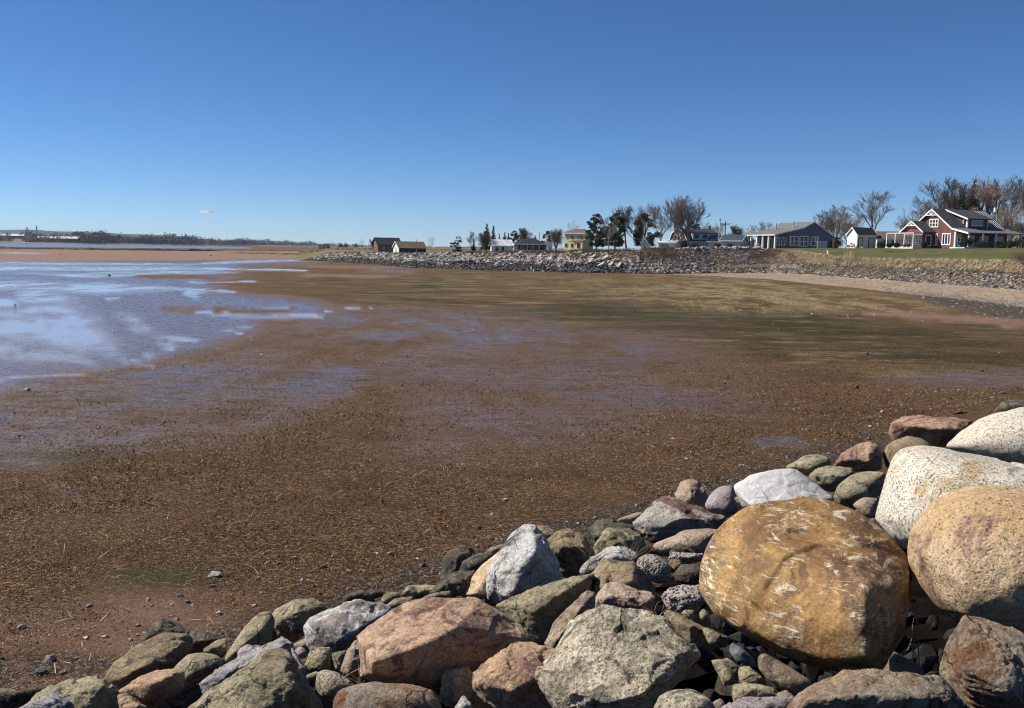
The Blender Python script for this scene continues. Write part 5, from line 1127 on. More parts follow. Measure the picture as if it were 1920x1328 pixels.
    window(h, 'y-', .3, 1.1, .5, 1.4, 0, 0, 0, 'lightblue_wall'); window(h, 'y-', 1.8, 2.4, .4, 1.5, 0, 0, 0, 'dark_wall'); window(h, 'x-', 1, 2, .5, 1.4, 0, 0, 0)
    h = gable('playhouse', 'tiny white gabled shed between the bungalow and the bare trees', 'shed', at(1026, 205, -.4), math.radians(10), 1.1, 1.8, 1.5, 2.3, 'white', 'roof_dark', 'y', .12)
    door(h, 'y-', .35, .8, 0, 1.2, 0, 'lightblue_wall')
    # two sheds on the point
    h = gable('dark_roofed_house', 'house with a big black roof on the point, behind the brown roofed shed', 'house', at(709, 286, .55), math.radians(24), 7.6, 7, 1.9, 4.0, 'door_brown', 'roof_black', 'x', .35, 'dark_wall')
    window(h, 'y-', 1.2, 2.2, .1, 1.5, 0, 1, 0, 'lightblue_wall'); window(h, 'y-', 3.4, 4.6, .1, 1.5, 0, 1, 0, 'lightblue_wall'); window(h, 'x-', 2.6, 4.0, 1.6, 2.6, 0, 0, 0, 'white')
    h = gable('open_fronted_shed', 'long brown roofed shed with a dark open front and a white gable end', 'shed', at(747.5, 279, -.1), math.radians(24), 8.9, 6.0, 1.9, 3.6, 'white', 'roof_brown', 'x', .3)
    m = MB(); m.box(.35, 8.8, -.06, -.01, -.4, 1.75); m.build('open_front_shade', MAT['dark_wall'], h); posts(h, [.3, 3.1, 5.8, 8.8], -.12, -.4, 1.8, 'door_brown', .07)  # dark sheet over the wall is painted shade for the open inside
    door(h, 'x-', 2.2, 3.2, 0, 1.7, 0, 'grey_wall')
    # far barns over the river
    for (px0, L, Y, dz, lab, rz) in ((-35, 95, 1650, 9.0, 'long white roofed barn across the river at the far left edge', -3), (66, 82, 1600, 5.5, 'long white roofed barn across the river, right of the two towers', -8)):
        p = P(px0, 450, Y); b = gable('barn', lab, 'barn', Vector((p.x, p.y, dz)), math.radians(rz), L, 16, 4, 7.5, 'barn_wall', 'roof_white', 'x', .6); b.name = 'long_barn'
    for px, top, lab in ((51, 426, 'slim feed tower beside the far left barn'), (69, 423, 'taller slim feed tower between the two far barns')):
        p = P(px, 440, 1630); tp = P(px, top, 1630); e = empty('feed_tower', (p.x, p.y, 6)); tag(e, lab, 'tower', 'feed towers by the far barns')
        m = MB(); hh = tp.z - 6
        for dx in (-1, 1):
            for dy in (-1, 1): m.tube((dx * 1.1, dy * 1.1, 0), (dx * .5, dy * .5, hh), .35, .25, 4)
        m.build('frame', MAT['metal'], e); m = MB(); m.tube((0, 0, hh * .85), (0, 0, hh), 1.3, .8, 8); m.build('head', MAT['metal'], e)
        m = MB(); m.tube((0, 0, hh * .8), (-14 if px == 51 else 14, 0, hh * .4), .3, .3, 4); m.build('chute', MAT['metal'], e)

# ------------------------------------------------------------------ trees
def make_bare(seed, h=10.0, spread=.55, trunkh=.22, mats=('bark', 'twigs'), splits=(7, 6, 5, 5), stems=1, thick=1.0, upk=.35):
    rnd = random.Random(seed); A = MB(); Bq = []
    def seg(a, b, r0, r1, lvl):
        (A.tube(a, b, r0, r1, 6, False) if lvl <= 1 else Bq.append((a, b, r0, r1)))
    def grow(p, d, L, r, lvl):
        n = 4 if lvl == 0 else 3 if lvl < 3 else 2
        pts = [p]; dirs = [d]
        for k in range(n):
            d = (d + Vector((rnd.gauss(0, .13), rnd.gauss(0, .13), rnd.gauss(0, .07) + (.05 if lvl else 0)))).normalized()
            p2 = p + d * L / n; r2 = r * (1 - .55 * (k + 1) / n) if lvl else r * (1 - .6 * (k + 1) / n)
            seg(p, p2, r * (1 - (.55 if lvl else .6) * k / n), r2, lvl); p = p2; pts.append(p); dirs.append(d)
        if lvl >= len(splits): return
        c = splits[lvl]
        for k in range(c):
            t = trunkh + (1 - trunkh) * (k + rnd.random()) / c if lvl == 0 else .25 + .75 * (k + rnd.random()) / c
            i = min(int(t * n), n - 1); q = pts[i].lerp(pts[i + 1], t * n - i); dd = dirs[i + 1]
            az = rnd.uniform(0, 6.283); o = dd.orthogonal().normalized(); o2 = dd.cross(o); side = o * math.cos(az) + o2 * math.sin(az)
            sp = spread * rnd.uniform(.7, 1.25) * (1.15 if lvl else 1)
            nd = (dd * (1 - sp * .35) + side * sp + Vector((0, 0, upk * (1 if lvl else .8)))).normalized()
            cl = L * (.60 if lvl == 0 else .64) * rnd.uniform(.75, 1.15) * (1.15 - .45 * t)
            grow(q, nd, cl, max(r * (.46 if lvl == 0 else .5) * (1.1 - .5 * t), .02), lvl + 1)
    for s in range(stems):
        d0 = Vector((rnd.gauss(0, .05 + .16 * (stems > 1)), rnd.gauss(0, .05 + .16 * (stems > 1)), 1)).normalized()
        grow(Vector((s * .35 * (stems > 1), 0, -.4)), d0, h * .78, .022 * h * thick, 0)
    V = []; T = []
    for a, b, r0, r1 in Bq:
        r0 = max(r0, .017); r1 = max(r1, .012)
        d = (b - a).normalized(); u = d.orthogonal().normalized(); w = d.cross(u); n = len(V)
        for c, r in ((a, r0), (b, r1)):
            for t in (0, 2.094, 4.189): V.append(c + u * math.cos(t) * r + w * math.sin(t) * r)
        for i in range(3): T.append((n + i, n + (i + 1) % 3, n + 3 + (i + 1) % 3)); T.append((n + i, n + 3 + (i + 1) % 3, n + 3 + i))
    zt = max([v.z for v in V]); k = h / zt
    V = [tuple(v * k) for v in V]; A.v = [(x * k, y * k, z * k) for x, y, z in A.v]
    tm = bpy.data.meshes.new('trunk'); tm.from_pydata(A.v, [], A.f); tm.materials.append(MAT[mats[0]]); 
    return tm, mesh_np('crown', np.array(V), np.array(T), MAT[mats[1]])

def leafcloud(centres, n, size, rng, mat):
    """centres: list of (x,y,z,rx,ry,rz)"""
    c = np.array(centres); vol = c[:, 3] * c[:, 4] * c[:, 5]; k = rng.choice(len(c), n, p=vol / vol.sum())
    d = rng.normal(size=(n, 3)); d /= np.linalg.norm(d, axis=1)[:, None]; d *= rng.uniform(.35, 1.08, n)[:, None]
    p = c[k, :3] + d * c[k, 3:6]
    a = rng.normal(size=(n, 3)); a /= np.linalg.norm(a, axis=1)[:, None]; b = np.cross(a, rng.normal(size=(n, 3))); b /= np.linalg.norm(b, axis=1)[:, None]
    s = size * rng.uniform(.5, 1.3, n)[:, None]
    V = np.stack([p - a * s * .5, p + a * s * .5 + b * s * .1, p + b * s * .9], 1).reshape(-1, 3)
    return mesh_np('crown', V, np.arange(n * 3).reshape(-1, 3), mat)
def make_conifer(seed, h=10.0, w=3.2, mat='needle', n=5200, irregular=.3):
    rnd = random.Random(seed); rng = np.random.default_rng(seed)
    A = MB(); A.tube((0, 0, -.4), (0, 0, h * .96), .018 * h, .004 * h, 6)
    cs = []; z = h * .10
    while z < h * .97:
        t = z / h; r = w / 2 * (1 - t) ** .85
        m = max(3, int(9 * (1 - t) + 2))
        for k in range(m):
            a = rnd.uniform(0, 6.283); rr = r * rnd.uniform(1 - irregular, 1.1)
            A.tube((0, 0, z), (math.cos(a) * rr * .9, math.sin(a) * rr * .9, z - rr * .12), .035, .012, 3, False)
            for q in (.35, .65, .92): cs.append((math.cos(a) * rr * q, math.sin(a) * rr * q, z - rr * q * .18, .18 * rr + .12, .18 * rr + .12, .12 * rr * .5 + .14))
        z += h * .045 * rnd.uniform(.8, 1.3)
    cs.append((0, 0, h * .95, .12, .12, h * .05))
    tm = bpy.data.meshes.new('trunk'); tm.from_pydata(A.v, [], A.f); tm.materials.append(MAT['bark'])
    return tm, leafcloud(cs, n, .30, rng, MAT[mat])
def make_pine(seed, h=10.0, w=5.0, mat='needle_pine', n=9000, low=.15, clumps=64):
    rnd = random.Random(seed); rng = np.random.default_rng(seed)
    A = MB(); A.tube((0, 0, -.4), (.1, 0, h * .85), .024 * h, .007 * h, 6); cs = []
    for k in range(clumps):
        t = rnd.uniform(low, 1.0); env = math.sin(math.pi * min(1, (t - low) / (1 - low) * .72 + .22)) ** .8
        a = rnd.uniform(0, 6.283); rr = w / 2 * env * rnd.uniform(.35, 1)
        x, y, z = math.cos(a) * rr, math.sin(a) * rr, h * t * .96
        A.tube((0, 0, max(z - rr * .5, .3)), (x, y, z), .05, .02, 4, False); s = rnd.uniform(.06, .11) * h * (1.1 - .4 * t)
        cs.append((x, y, z, s, s, s * .62))
    tm = bpy.data.meshes.new('trunk'); tm.from_pydata(A.v, [], A.f); tm.materials.append(MAT['bark'])
    return tm, leafcloud(cs, n, .33, rng, MAT[mat])

def plant_tree(name, proto, px, base_py, top_py, Y, wscale, label, group, rz=0.0, kind='tree', dz=0.0):
    tm, cm, h0 = proto
    p = at(px, Y, dz); top = P(px, top_py, p.y); s = max(top.z - p.z, .5) / h0
    e = empty(name, p, rz); e.scale = (s * wscale, s * wscale, s); tag(e, label, kind, group)
    link('trunk', tm, e); link('crown', cm, e)
    return e
def trees():
    b1 = (*make_bare(11, 10, .60, .2, splits=(8, 6, 5, 5)), 10); b2 = (*make_bare(12, 10, .48, .14, splits=(8, 6, 5, 5), stems=2), 10)
    b3 = (*make_bare(13, 10, .55, .25, splits=(7, 6, 5, 5)), 10)
    br = (*make_bare(14, 10, .62, .2, ('bark_red', 'twigs_red'), (8, 6, 6, 5)), 10)
    bb = (*make_bare(15, 10, .6, .15, ('bark', 'twigs_brown'), (8, 7, 6, 5), stems=2, upk=.25), 10)
    bp = (*make_bare(16, 10, .62, .12, ('bark_pale', 'twigs_pale'), (8, 6, 6, 5), stems=3), 10)
    sl = (*make_bare(17, 10, .42, .3, ('bark_pale', 'twigs_pale'), (7, 4, 3), thick=.7), 10)
    dense = (*make_bare(18, 10, .7, .08, ('bark', 'twigs_brown'), (10, 7, 6, 5), stems=3, upk=.1), 10)
    c1 = (*make_conifer(21, 10, 3.6), 10); c2 = (*make_conifer(22, 10, 3.0, n=4200), 10)
    p1 = (*make_pine(23, 10, 6.5), 10); p2 = (*make_pine(24, 10, 5.2, low=.22), 10); pb = (*make_pine(25, 10, 6.5, 'needle_brown', 6500, .1, 44), 10)
    rp = (*make_pine(26, 10, 9.5, 'needle_pine', 6500, .06, 40), 10)
    g1 = 'bare trees behind the shore houses'; g2 = 'evergreen trees along the shore'
    T = [
     ('sapling', sl, 679, 446, 262, 1.1, 'thin pale leafless sapling on the stone point left of the black roofed house', g1, 262),
     ('bare_tree', bp, 700, 447, 292, .9, 'small round leafless tree just left of the black roofed house', g1, 292),
     ('sapling', sl, 808, 441, 275, 1.3, 'slender white birch standing right of the open fronted shed', g1, 275),
     ('pine_tree', rp, 858, 443, 200, 1.0, 'short round green pine standing alone left of the shore houses', g2, 200),
     ('bare_tree', b1, 883, 433, 215, 1.1, 'pale leafless tree right of the lone round pine', g1, 215),
     ('conifer', c2, 888, 447, 205, 1.3, 'small dark conifer between the lone round pine and the tall spruces', g2, 205),
     ('spruce_tree', c1, 912, 418, 222, 1.35, 'tallest dark spruce above the white roofed cottage', g2, 222),
     ('spruce_tree', c2, 925, 422, 226, 1.25, 'narrow dark spruce right beside the tallest one', g2, 226),
     ('bare_tree', dense, 907, 433, 208, .9, 'brownish dense leafless bush tree in front of the tall spruces', g1, 208),
     ('conifer', c2, 936, 437, 215, 1.0, 'little pointed conifer just above the white roof', g2, 215),
     ('conifer', c1, 946, 434, 226, 1.15, 'pointed dark conifer behind the left end of the charcoal roof', g2, 226),
     ('conifer', c2, 953, 436, 232, 1.3, 'second pointed conifer behind the left end of the charcoal roof', g2, 232),
     ('pine_tree', p1, 964, 432, 228, .9, 'dark bushy pine above the charcoal roofed bungalow', g2, 228),
     ('bare_tree', bb, 977, 425, 232, 1.0, 'tall brown leafless tree above the charcoal roofed bungalow', g1, 232),
     ('bare_tree', b3, 990, 434, 235, .9, 'small leafless tree right of the tall brown one behind the bungalow', g1, 235),
     ('conifer', c1, 1003, 441, 228, 1.9, 'low dark conifer peeking over the right of the charcoal roof', g2, 228),
     ('pine_tree', pb, 1025, 429, 222, .85, 'round brown green tree left of the yellow house', g2, 222),
     ('bare_tree', dense, 1042, 427, 215, .9, 'dense brown leafless tree touching the left of the yellow house', g1, 215),
     ('bare_tree', sl, 1077, 411, 275, 1.5, 'slender leafless tree rising behind the yellow house', g1, 275),
     ('pine_tree', p1, 1118, 400, 225, .95, 'tall ragged pine against the right side of the yellow house', g2, 225),
     ('pine_tree', p1, 1153, 398, 215, 1.05, 'tall ragged dark pine with a bare leaning trunk', g2, 215),
     ('bare_tree', b1, 1142, 404, 207, 1.0, 'leaning leafless tree in front of the two ragged pines', g1, 207),
     ('bare_tree', b3, 1176, 384, 224, 1.15, 'spreading leafless tree between the ragged pines and the brown pine', g1, 224),
     ('pine_tree', pb, 1208, 393, 214, 1.1, 'broad brown needled pine behind the little blue shed', g2, 214),
     ('bare_tree', b2, 1207, 380, 232, 1.0, 'leafless tree rising behind the brown needled pine', g1, 232),
     ('bare_tree', b1, 1240, 383, 207, 1.0, 'dark leafless tree in front of the low white building', g1, 207),
     ('bare_tree', b2, 1262, 364, 211, 1.0, 'tall upright leafless tree, left of the tallest pair', g1, 211),
     ('bare_tree', b3, 1274, 363, 209, .95, 'tallest leafless tree, before the white edged gambrel gable', g1, 209),
     ('bare_tree', b2, 1293, 376, 207, .85, 'leafless tree with upright boughs before the gambrel wall', g1, 207),
     ('pine_tree', p2, 1304, 419, 240, 1.2, 'dark pine top showing over the gambrel roof', g2, 240),
     ('bare_tree', bp, 1332, 416, 252, 1.4, 'pale leafless crown behind the ridge of the gambrel roof', g1, 252),
     ('bare_tree', bb, 1376, 421, 235, 1.3, 'low reddish leafless tree beside the wooden utility pole', g1, 235),
     ('bare_tree', b1, 1405, 420, 240, .9, 'small leafless tree left behind the blue grey house', g1, 240),
     ('bare_tree', b3, 1426, 414, 236, 1.1, 'small round leafless tree over the left end of the grey roof', g1, 236),
     ('birch_tree', bp, 1562, 382, 212, 1.15, 'wide whitish tangled birch right behind the blue grey house', g1, 212),
     ('bare_tree', bp, 1592, 396, 222, .9, 'smaller whitish leafless tree behind the white shed', g1, 222),
     ('bare_tree', b3, 1640, 356, 200, 1.25, 'large dark leafless tree standing alone behind the white shed', g1, 200),
     ('bare_tree', sl, 1713, 378, 196, 1.6, 'thin nearly dead tree in the gap left of the red house gable', g1, 196),
     ('bare_tree', b2, 1716, 400, 210, 1.1, 'low leafless tree at the left end of the grove behind the red house', g1, 210),
     ('bare_tree', b1, 1748, 370, 205, 1.35, 'leafless tree over the red gable peak', g1, 205),
     ('bare_tree', b3, 1778, 333, 205, 1.3, 'tall dark leafless tree at the left of the grove', g1, 205),
     ('spruce_tree', c1, 1818, 334, 204, 1.05, 'tall dark spruce in the grove behind the red house', g2, 204),
     ('spruce_tree', c2, 1797, 362, 197, 1.6, 'shorter broad spruce behind the ridge of the red house', g2, 197),
     ('bare_tree', b2, 1812, 328, 210, 1.35, 'leafless tree whose top overlaps the tall spruce', g1, 210),
     ('bare_tree', br, 1857, 322, 202, 1.3, 'big reddish leafless tree above the dormer of the red house', g1, 202),
     ('bare_tree', b1, 1893, 331, 206, 1.3, 'leafless tree right of the big reddish one', g1, 206),
     ('bare_tree', br, 1915, 345, 196, 1.0, 'reddish leafless tree at the right edge', g1, 196),
     ('bare_tree', bp, 1885, 380, 190, 1.0, 'low pale leafless tree right behind the red house', g1, 190),
     ('orange_leaved_tree', (make_pine(27, 10, 8, 'orange_leaf', 900, .1, 26)[0], make_pine(27, 10, 8, 'orange_leaf', 1800, .1, 26)[1], 10), 1828, 388, 186, 1.0, 'low tree with some orange leaves showing over the red house ridge', g1, 186),
     ('bare_tree', b3, 1960, 340, 200, 1.0, 'leafless tree just beyond the right edge', g1, 200)]
    for k, (nm, pr, px, top, Y, ws, lab, g, _) in enumerate(T):
        plant_tree(nm, pr, px, 0, top, Y, ws, lab, g, k * 1.37)
    # clipped evergreen shrubs
    def shrub(nm, px, Y, w, h, lab, mat='hedge', g='clipped shrubs by the red house', lift=0.0):
        rng = np.random.default_rng(int(px)); p = at(px, Y, lift)
        cs = [(0, 0, h * .45, w * .45, w * .45, h * .47)] + [(rng.uniform(-.3, .3) * w, rng.uniform(-.3, .3) * w, h * rng.uniform(.3, .65), w * .25, w * .25, h * .3) for _ in range(6)]
        me = leafcloud(cs, 1500, .15, rng, MAT[mat]); me.name = nm; o = link(nm, me, None, p); tag(o, lab, 'shrub', g); return o
    for px, Y, w, h, lab in ((1812, 156.5, 2.1, 2.1, 'large dark clipped shrub at the left corner of the dark porch'), (1842, 157, 2.7, 1.5, 'wide low clipped shrub left of the middle of the dark porch'),
                         (1874, 158, 2.2, 1.45, 'round clipped shrub before the right half of the dark porch'), (1906, 159, 2.4, 2.2, 'tall dark shrub at the right end of the dark porch'), (1893, 159, 1.8, 1.6, 'dark shrub filling the gap before the right porch posts'),
                         (1733, 154, 1.2, 1.15, 'round bush before the sunroom corner'), (1681, 160, 1.2, 1.0, 'round bush at the left end of the sunroom'), (1667, 160, 1.0, .9, 'small round bush left of the sunroom'), (1652, 162, 1.7, 1.2, 'dark low bush beside the white shed')):
        shrub('clipped_shrub', px, Y, w, h, lab)
    shrub('golden_shrub', 1564, 178, .8, 2.1, 'narrow golden green shrub at the right end of the blue grey house', 'hedge_gold', 'shrubs by the blue grey house')
    shrub('dark_shrub', 1572, 180, 2.0, 2.0, 'dark shrub right of the golden one', 'hedge', 'shrubs by the blue grey house')
    shrub('dark_shrub', 1557, 181, 1.6, 1.9, 'dark shrub left of the golden one', 'hedge', 'shrubs by the blue grey house')
    shrub('brown_shrub', 1302, 200, 2.0, 1.6, 'brown shrub before the gambrel house wall', 'needle_brown', 'shrubs by the garages')
    shrub('red_shrub', 1346, 192, 2.0, 1.3, 'reddish brown shrub between the two pale garages', 'brush_red', 'shrubs by the garages')
    shrub('dark_shrub', 1371, 190, 1.5, 1.0, 'dark shrub before the right garage', 'hedge', 'shrubs by the garages')

def line_masks_rng(): return np.random.default_rng(5)

WL = [(600, 'tip of the point'), (640, 'left end of the point'), (690, 'round leafless tree'), (726, 'black roofed house'), (772, 'open fronted shed'), (808, 'white birch'), (835, 'gap right of the birch'), (858, 'lone round pine'), (886, 'pale leafless tree'), (912, 'tallest spruce'), (944, 'white roofed cottage'), (975, 'left end of the charcoal roof'), (1005, 'right end of the charcoal roof'), (1040, 'dense brown tree'), (1065, 'left of the yellow house'), (1092, 'right of the yellow house'), (1118, 'first ragged pine'), (1152, 'second ragged pine'), (1185, 'spreading leafless tree')]
def wall_label(tone, s, px, v):
    t = ('pale grey', 'mid grey', 'tan', 'pinkish', 'black', 'brown', 'slate grey')[tone]
    lm = min(WL, key=lambda q: abs(q[0] - px))[1]; rw = ('at the foot', 'low', 'halfway up', 'high', 'at the top')[min(4, int(v * 5))]
    return ('large ' if s > .85 else '') + t + ' wall stone ' + rw + ', below the ' + lm
def far_armour():
    rng = np.random.default_rng(7)
    mats = [MAT[k] for k in ('far_pale', 'far_grey', 'far_tan', 'far_pink', 'far_dark', 'far_brown', 'far_slate')]
    protos = []
    for m in range(len(mats)):
        protos.append([hull_mesh('armour_stone', 300 + m * 7 + k, 14, (1, .72, .5), mats[m]) for k in range(4)])
    big = []
    # large armour x 590..1190
    n = 6400
    px = rng.uniform(588, 1200, n); v = rng.uniform(0.0, .97, n)
    P3 = np.array([bank_pt(a, b)[:] for a, b in zip(px, v)])
    low = v < .33 + .07 * np.sin(px / 17)
    size = np.where(low, rng.uniform(.22, .5, n), rng.uniform(.22, .56, n) * np.where(rng.random(n) < .16, 1.6, 1)) * np.where(px > 1130, .9, 1)
    tone = np.where(low, rng.choice([4, 6, 1], n, p=[.5, .38, .12]), rng.choice([0, 1, 2, 3, 5, 6], n, p=[.30, .24, .20, .04, .10, .12]))
    warm = (px > 1000) & ~low; tone = np.where(warm, rng.choice([0, 1, 2, 3, 5], n, p=[.20, .14, .28, .20, .18]), tone)
    darkrow = (v > .3) & (v < .46); tone = np.where(darkrow & (rng.random(n) < .6), rng.choice([4, 6], n), tone)
    P3[:, 2] += size * .18
    # the individuals: largest as seen
    seen = size / P3[:, 1] * F; order = np.argsort(-seen * (v > .3) * (v < 1.0)); ind = order[:280]; rest = order[280:]
    for i in ind:
        o = link('armour_stone', protos[tone[i]][rng.integers(0, 4)], None, Vector(P3[i])); s = size[i]
        o.rotation_euler = (rng.uniform(-.5, .5), rng.uniform(-.8, .2), rng.uniform(-.6, .6)); o.scale = (s, s, s)
        tag(o, wall_label(int(tone[i]), s, px[i], v[i]), 'stone', 'armour stones of the far sea wall')
    scatter_hulls('armour_rubble', P3[rest], size[rest], mats, tone[rest], rng, 'rubble of the far sea wall below the houses', n=11, flat=(1, .72, .55))
    # finer brown grey rubble slope 1190..1500
    n = 5200; px = rng.uniform(1180, 1500, n); v = rng.uniform(0, 1.02, n)
    keep = (px < 1440) | (v < 1 - (px - 1440) / 90); px = px[keep]; v = v[keep]; n = len(px)
    P3 = np.array([bank_pt(a, b)[:] for a, b in zip(px, v)])
    lowr = v < .36; size = np.where(lowr, rng.uniform(.3, .72, n), rng.uniform(.12, .34, n)); size = np.where((px > 1340) & lowr, size * .6, size)
    tone = np.where(lowr, rng.choice([1, 2, 5, 6, 4], n, p=[.28, .2, .28, .16, .08]), rng.choice([1, 5, 6, 2, 0], n, p=[.30, .40, .18, .10, .02]))
    P3[:, 2] += size * .15
    scatter_hulls('rubble', P3, size, mats, tone, rng, 'brown grey rubble slope below the blue grey house', n=10, flat=(1, .75, .5))
    # row of big pale boulders along the crest
    xs = np.linspace(1270, 1422, 27)
    for k, x in enumerate(xs):
        p = bank_pt(x + rng.uniform(-2, 2), 1.0 + rng.uniform(-.02, .08)); s = rng.uniform(.55, .95)
        o = link('crest_boulder', protos[[0, 2, 3, 0, 3][k % 5]][k % 4], None, p + Vector((0, 0, s * .25))); o.scale = (s, s * .9, s * 1.3); o.rotation_euler = (rng.uniform(-.2, .2), rng.uniform(-.2, .2), rng.uniform(0, 6))
        tag(o, ('pale', 'tan', 'pinkish', 'whitish', 'rosy')[k % 5] + ' bank top boulder ' + min([(1275, 'below the bare trees'), (1300, 'below the gambrel house'), (1322, 'below the gambrel chimney'), (1345, 'below the lamp pole'), (1368, 'below the right garage'), (1392, 'below the first porch posts'), (1415, 'at the right end of the row')], key=lambda q: abs(q[0] - x))[1] + (', set low' if k % 2 else ', set high'), 'boulder', 'row of pale boulders on the bank top')
    # toe stones along the right-hand beach
    n = 4000; px = np.concatenate([rng.uniform(1440, 1960, 2700), rng.uniform(1960, 2600, 1300)]); v = np.abs(rng.normal(.10, .10, n)); sec = rng.random(n) < .42; v = np.where(sec, rng.normal(.46, .07, n), v)
    v = np.where((px > 1500) & (px < 1545) & (rng.random(n) < .3), rng.uniform(.1, .6, n), v)
    P3 = np.array([bank_pt(a, b)[:] for a, b in zip(px, v)]); size = rng.uniform(.12, .42, n) * np.where(sec, .8, 1); tone = rng.choice([1, 5, 6, 2, 4], n, p=[.25, .35, .2, .15, .05])
    P3[:, 2] += size * .2
    scatter_hulls('toe_stones', P3, size, mats, tone, rng, 'stones along the foot of the grassy bank above the beach', n=10, flat=(1, .75, .5))
    # gravel on the beach
    n = 3800; px = np.concatenate([rng.uniform(1660, 2100, 2600), rng.uniform(1250, 2100, 1200)]); v = np.concatenate([-1 + np.abs(rng.normal(.10, .14, 2600)), rng.uniform(-.75, 0, 1200)])
    v = np.clip(v, -1, 0); P3 = np.array([bank_pt(a, b)[:] for a, b in zip(px, v)]); size = rng.uniform(.03, .11, n); tone = rng.choice([1, 6, 5, 0], n, p=[.4, .35, .15, .1]); P3[:, 2] += .03
    scatter_hulls('beach_gravel', P3, size, mats, tone, rng, 'grey gravel scattered over the beach', n=8)
    # slanted slabs x 1090..1180
    for k, (x, vv, s) in enumerate(((1120, .5, 1.5), (1133, .62, 1.7), (1127, .3, 1.4), (1145, .35, 1.3), (1150, .5, 1.1), (1104, .42, 1.2), (1112, .7, 1.1), (1160, .28, 1.1))):
        o = link('slanted_slab', protos[[2, 3, 0, 2][k % 4]][k % 4], None, bank_pt(x, vv) + Vector((0, -.2, .35))); o.scale = (s, s * .6, s * .55); o.rotation_euler = (.2, -.55, .1)
        tag(o, 'long pale slab tilted up to the right on the sea wall below the ragged pines', 'stone', 'tilted slabs of the sea wall')
    n = 9000; gx = rng.uniform(1690, 2300, n); gy = rng.uniform(548, 690, n); pts = np.array([G(a, b, .8)[:] for a, b in zip(gx, gy)]); z = zf(pts[:, 0], pts[:, 1]); gm = flat_masks(pts[:, 0], pts[:, 1], z)[8]; k = rng.random(n) < gm; pts = pts[k]; pts[:, 2] = z[k] + .03; n = len(pts)
    scatter_hulls('cobbles', pts, rng.uniform(.05, .16, n), mats, rng.choice([1, 6, 4, 0, 5], n, p=[.35, .35, .1, .08, .12]), rng, 'patch of grey cobbles on the flat at the right edge', n=8)
    return protos, mats

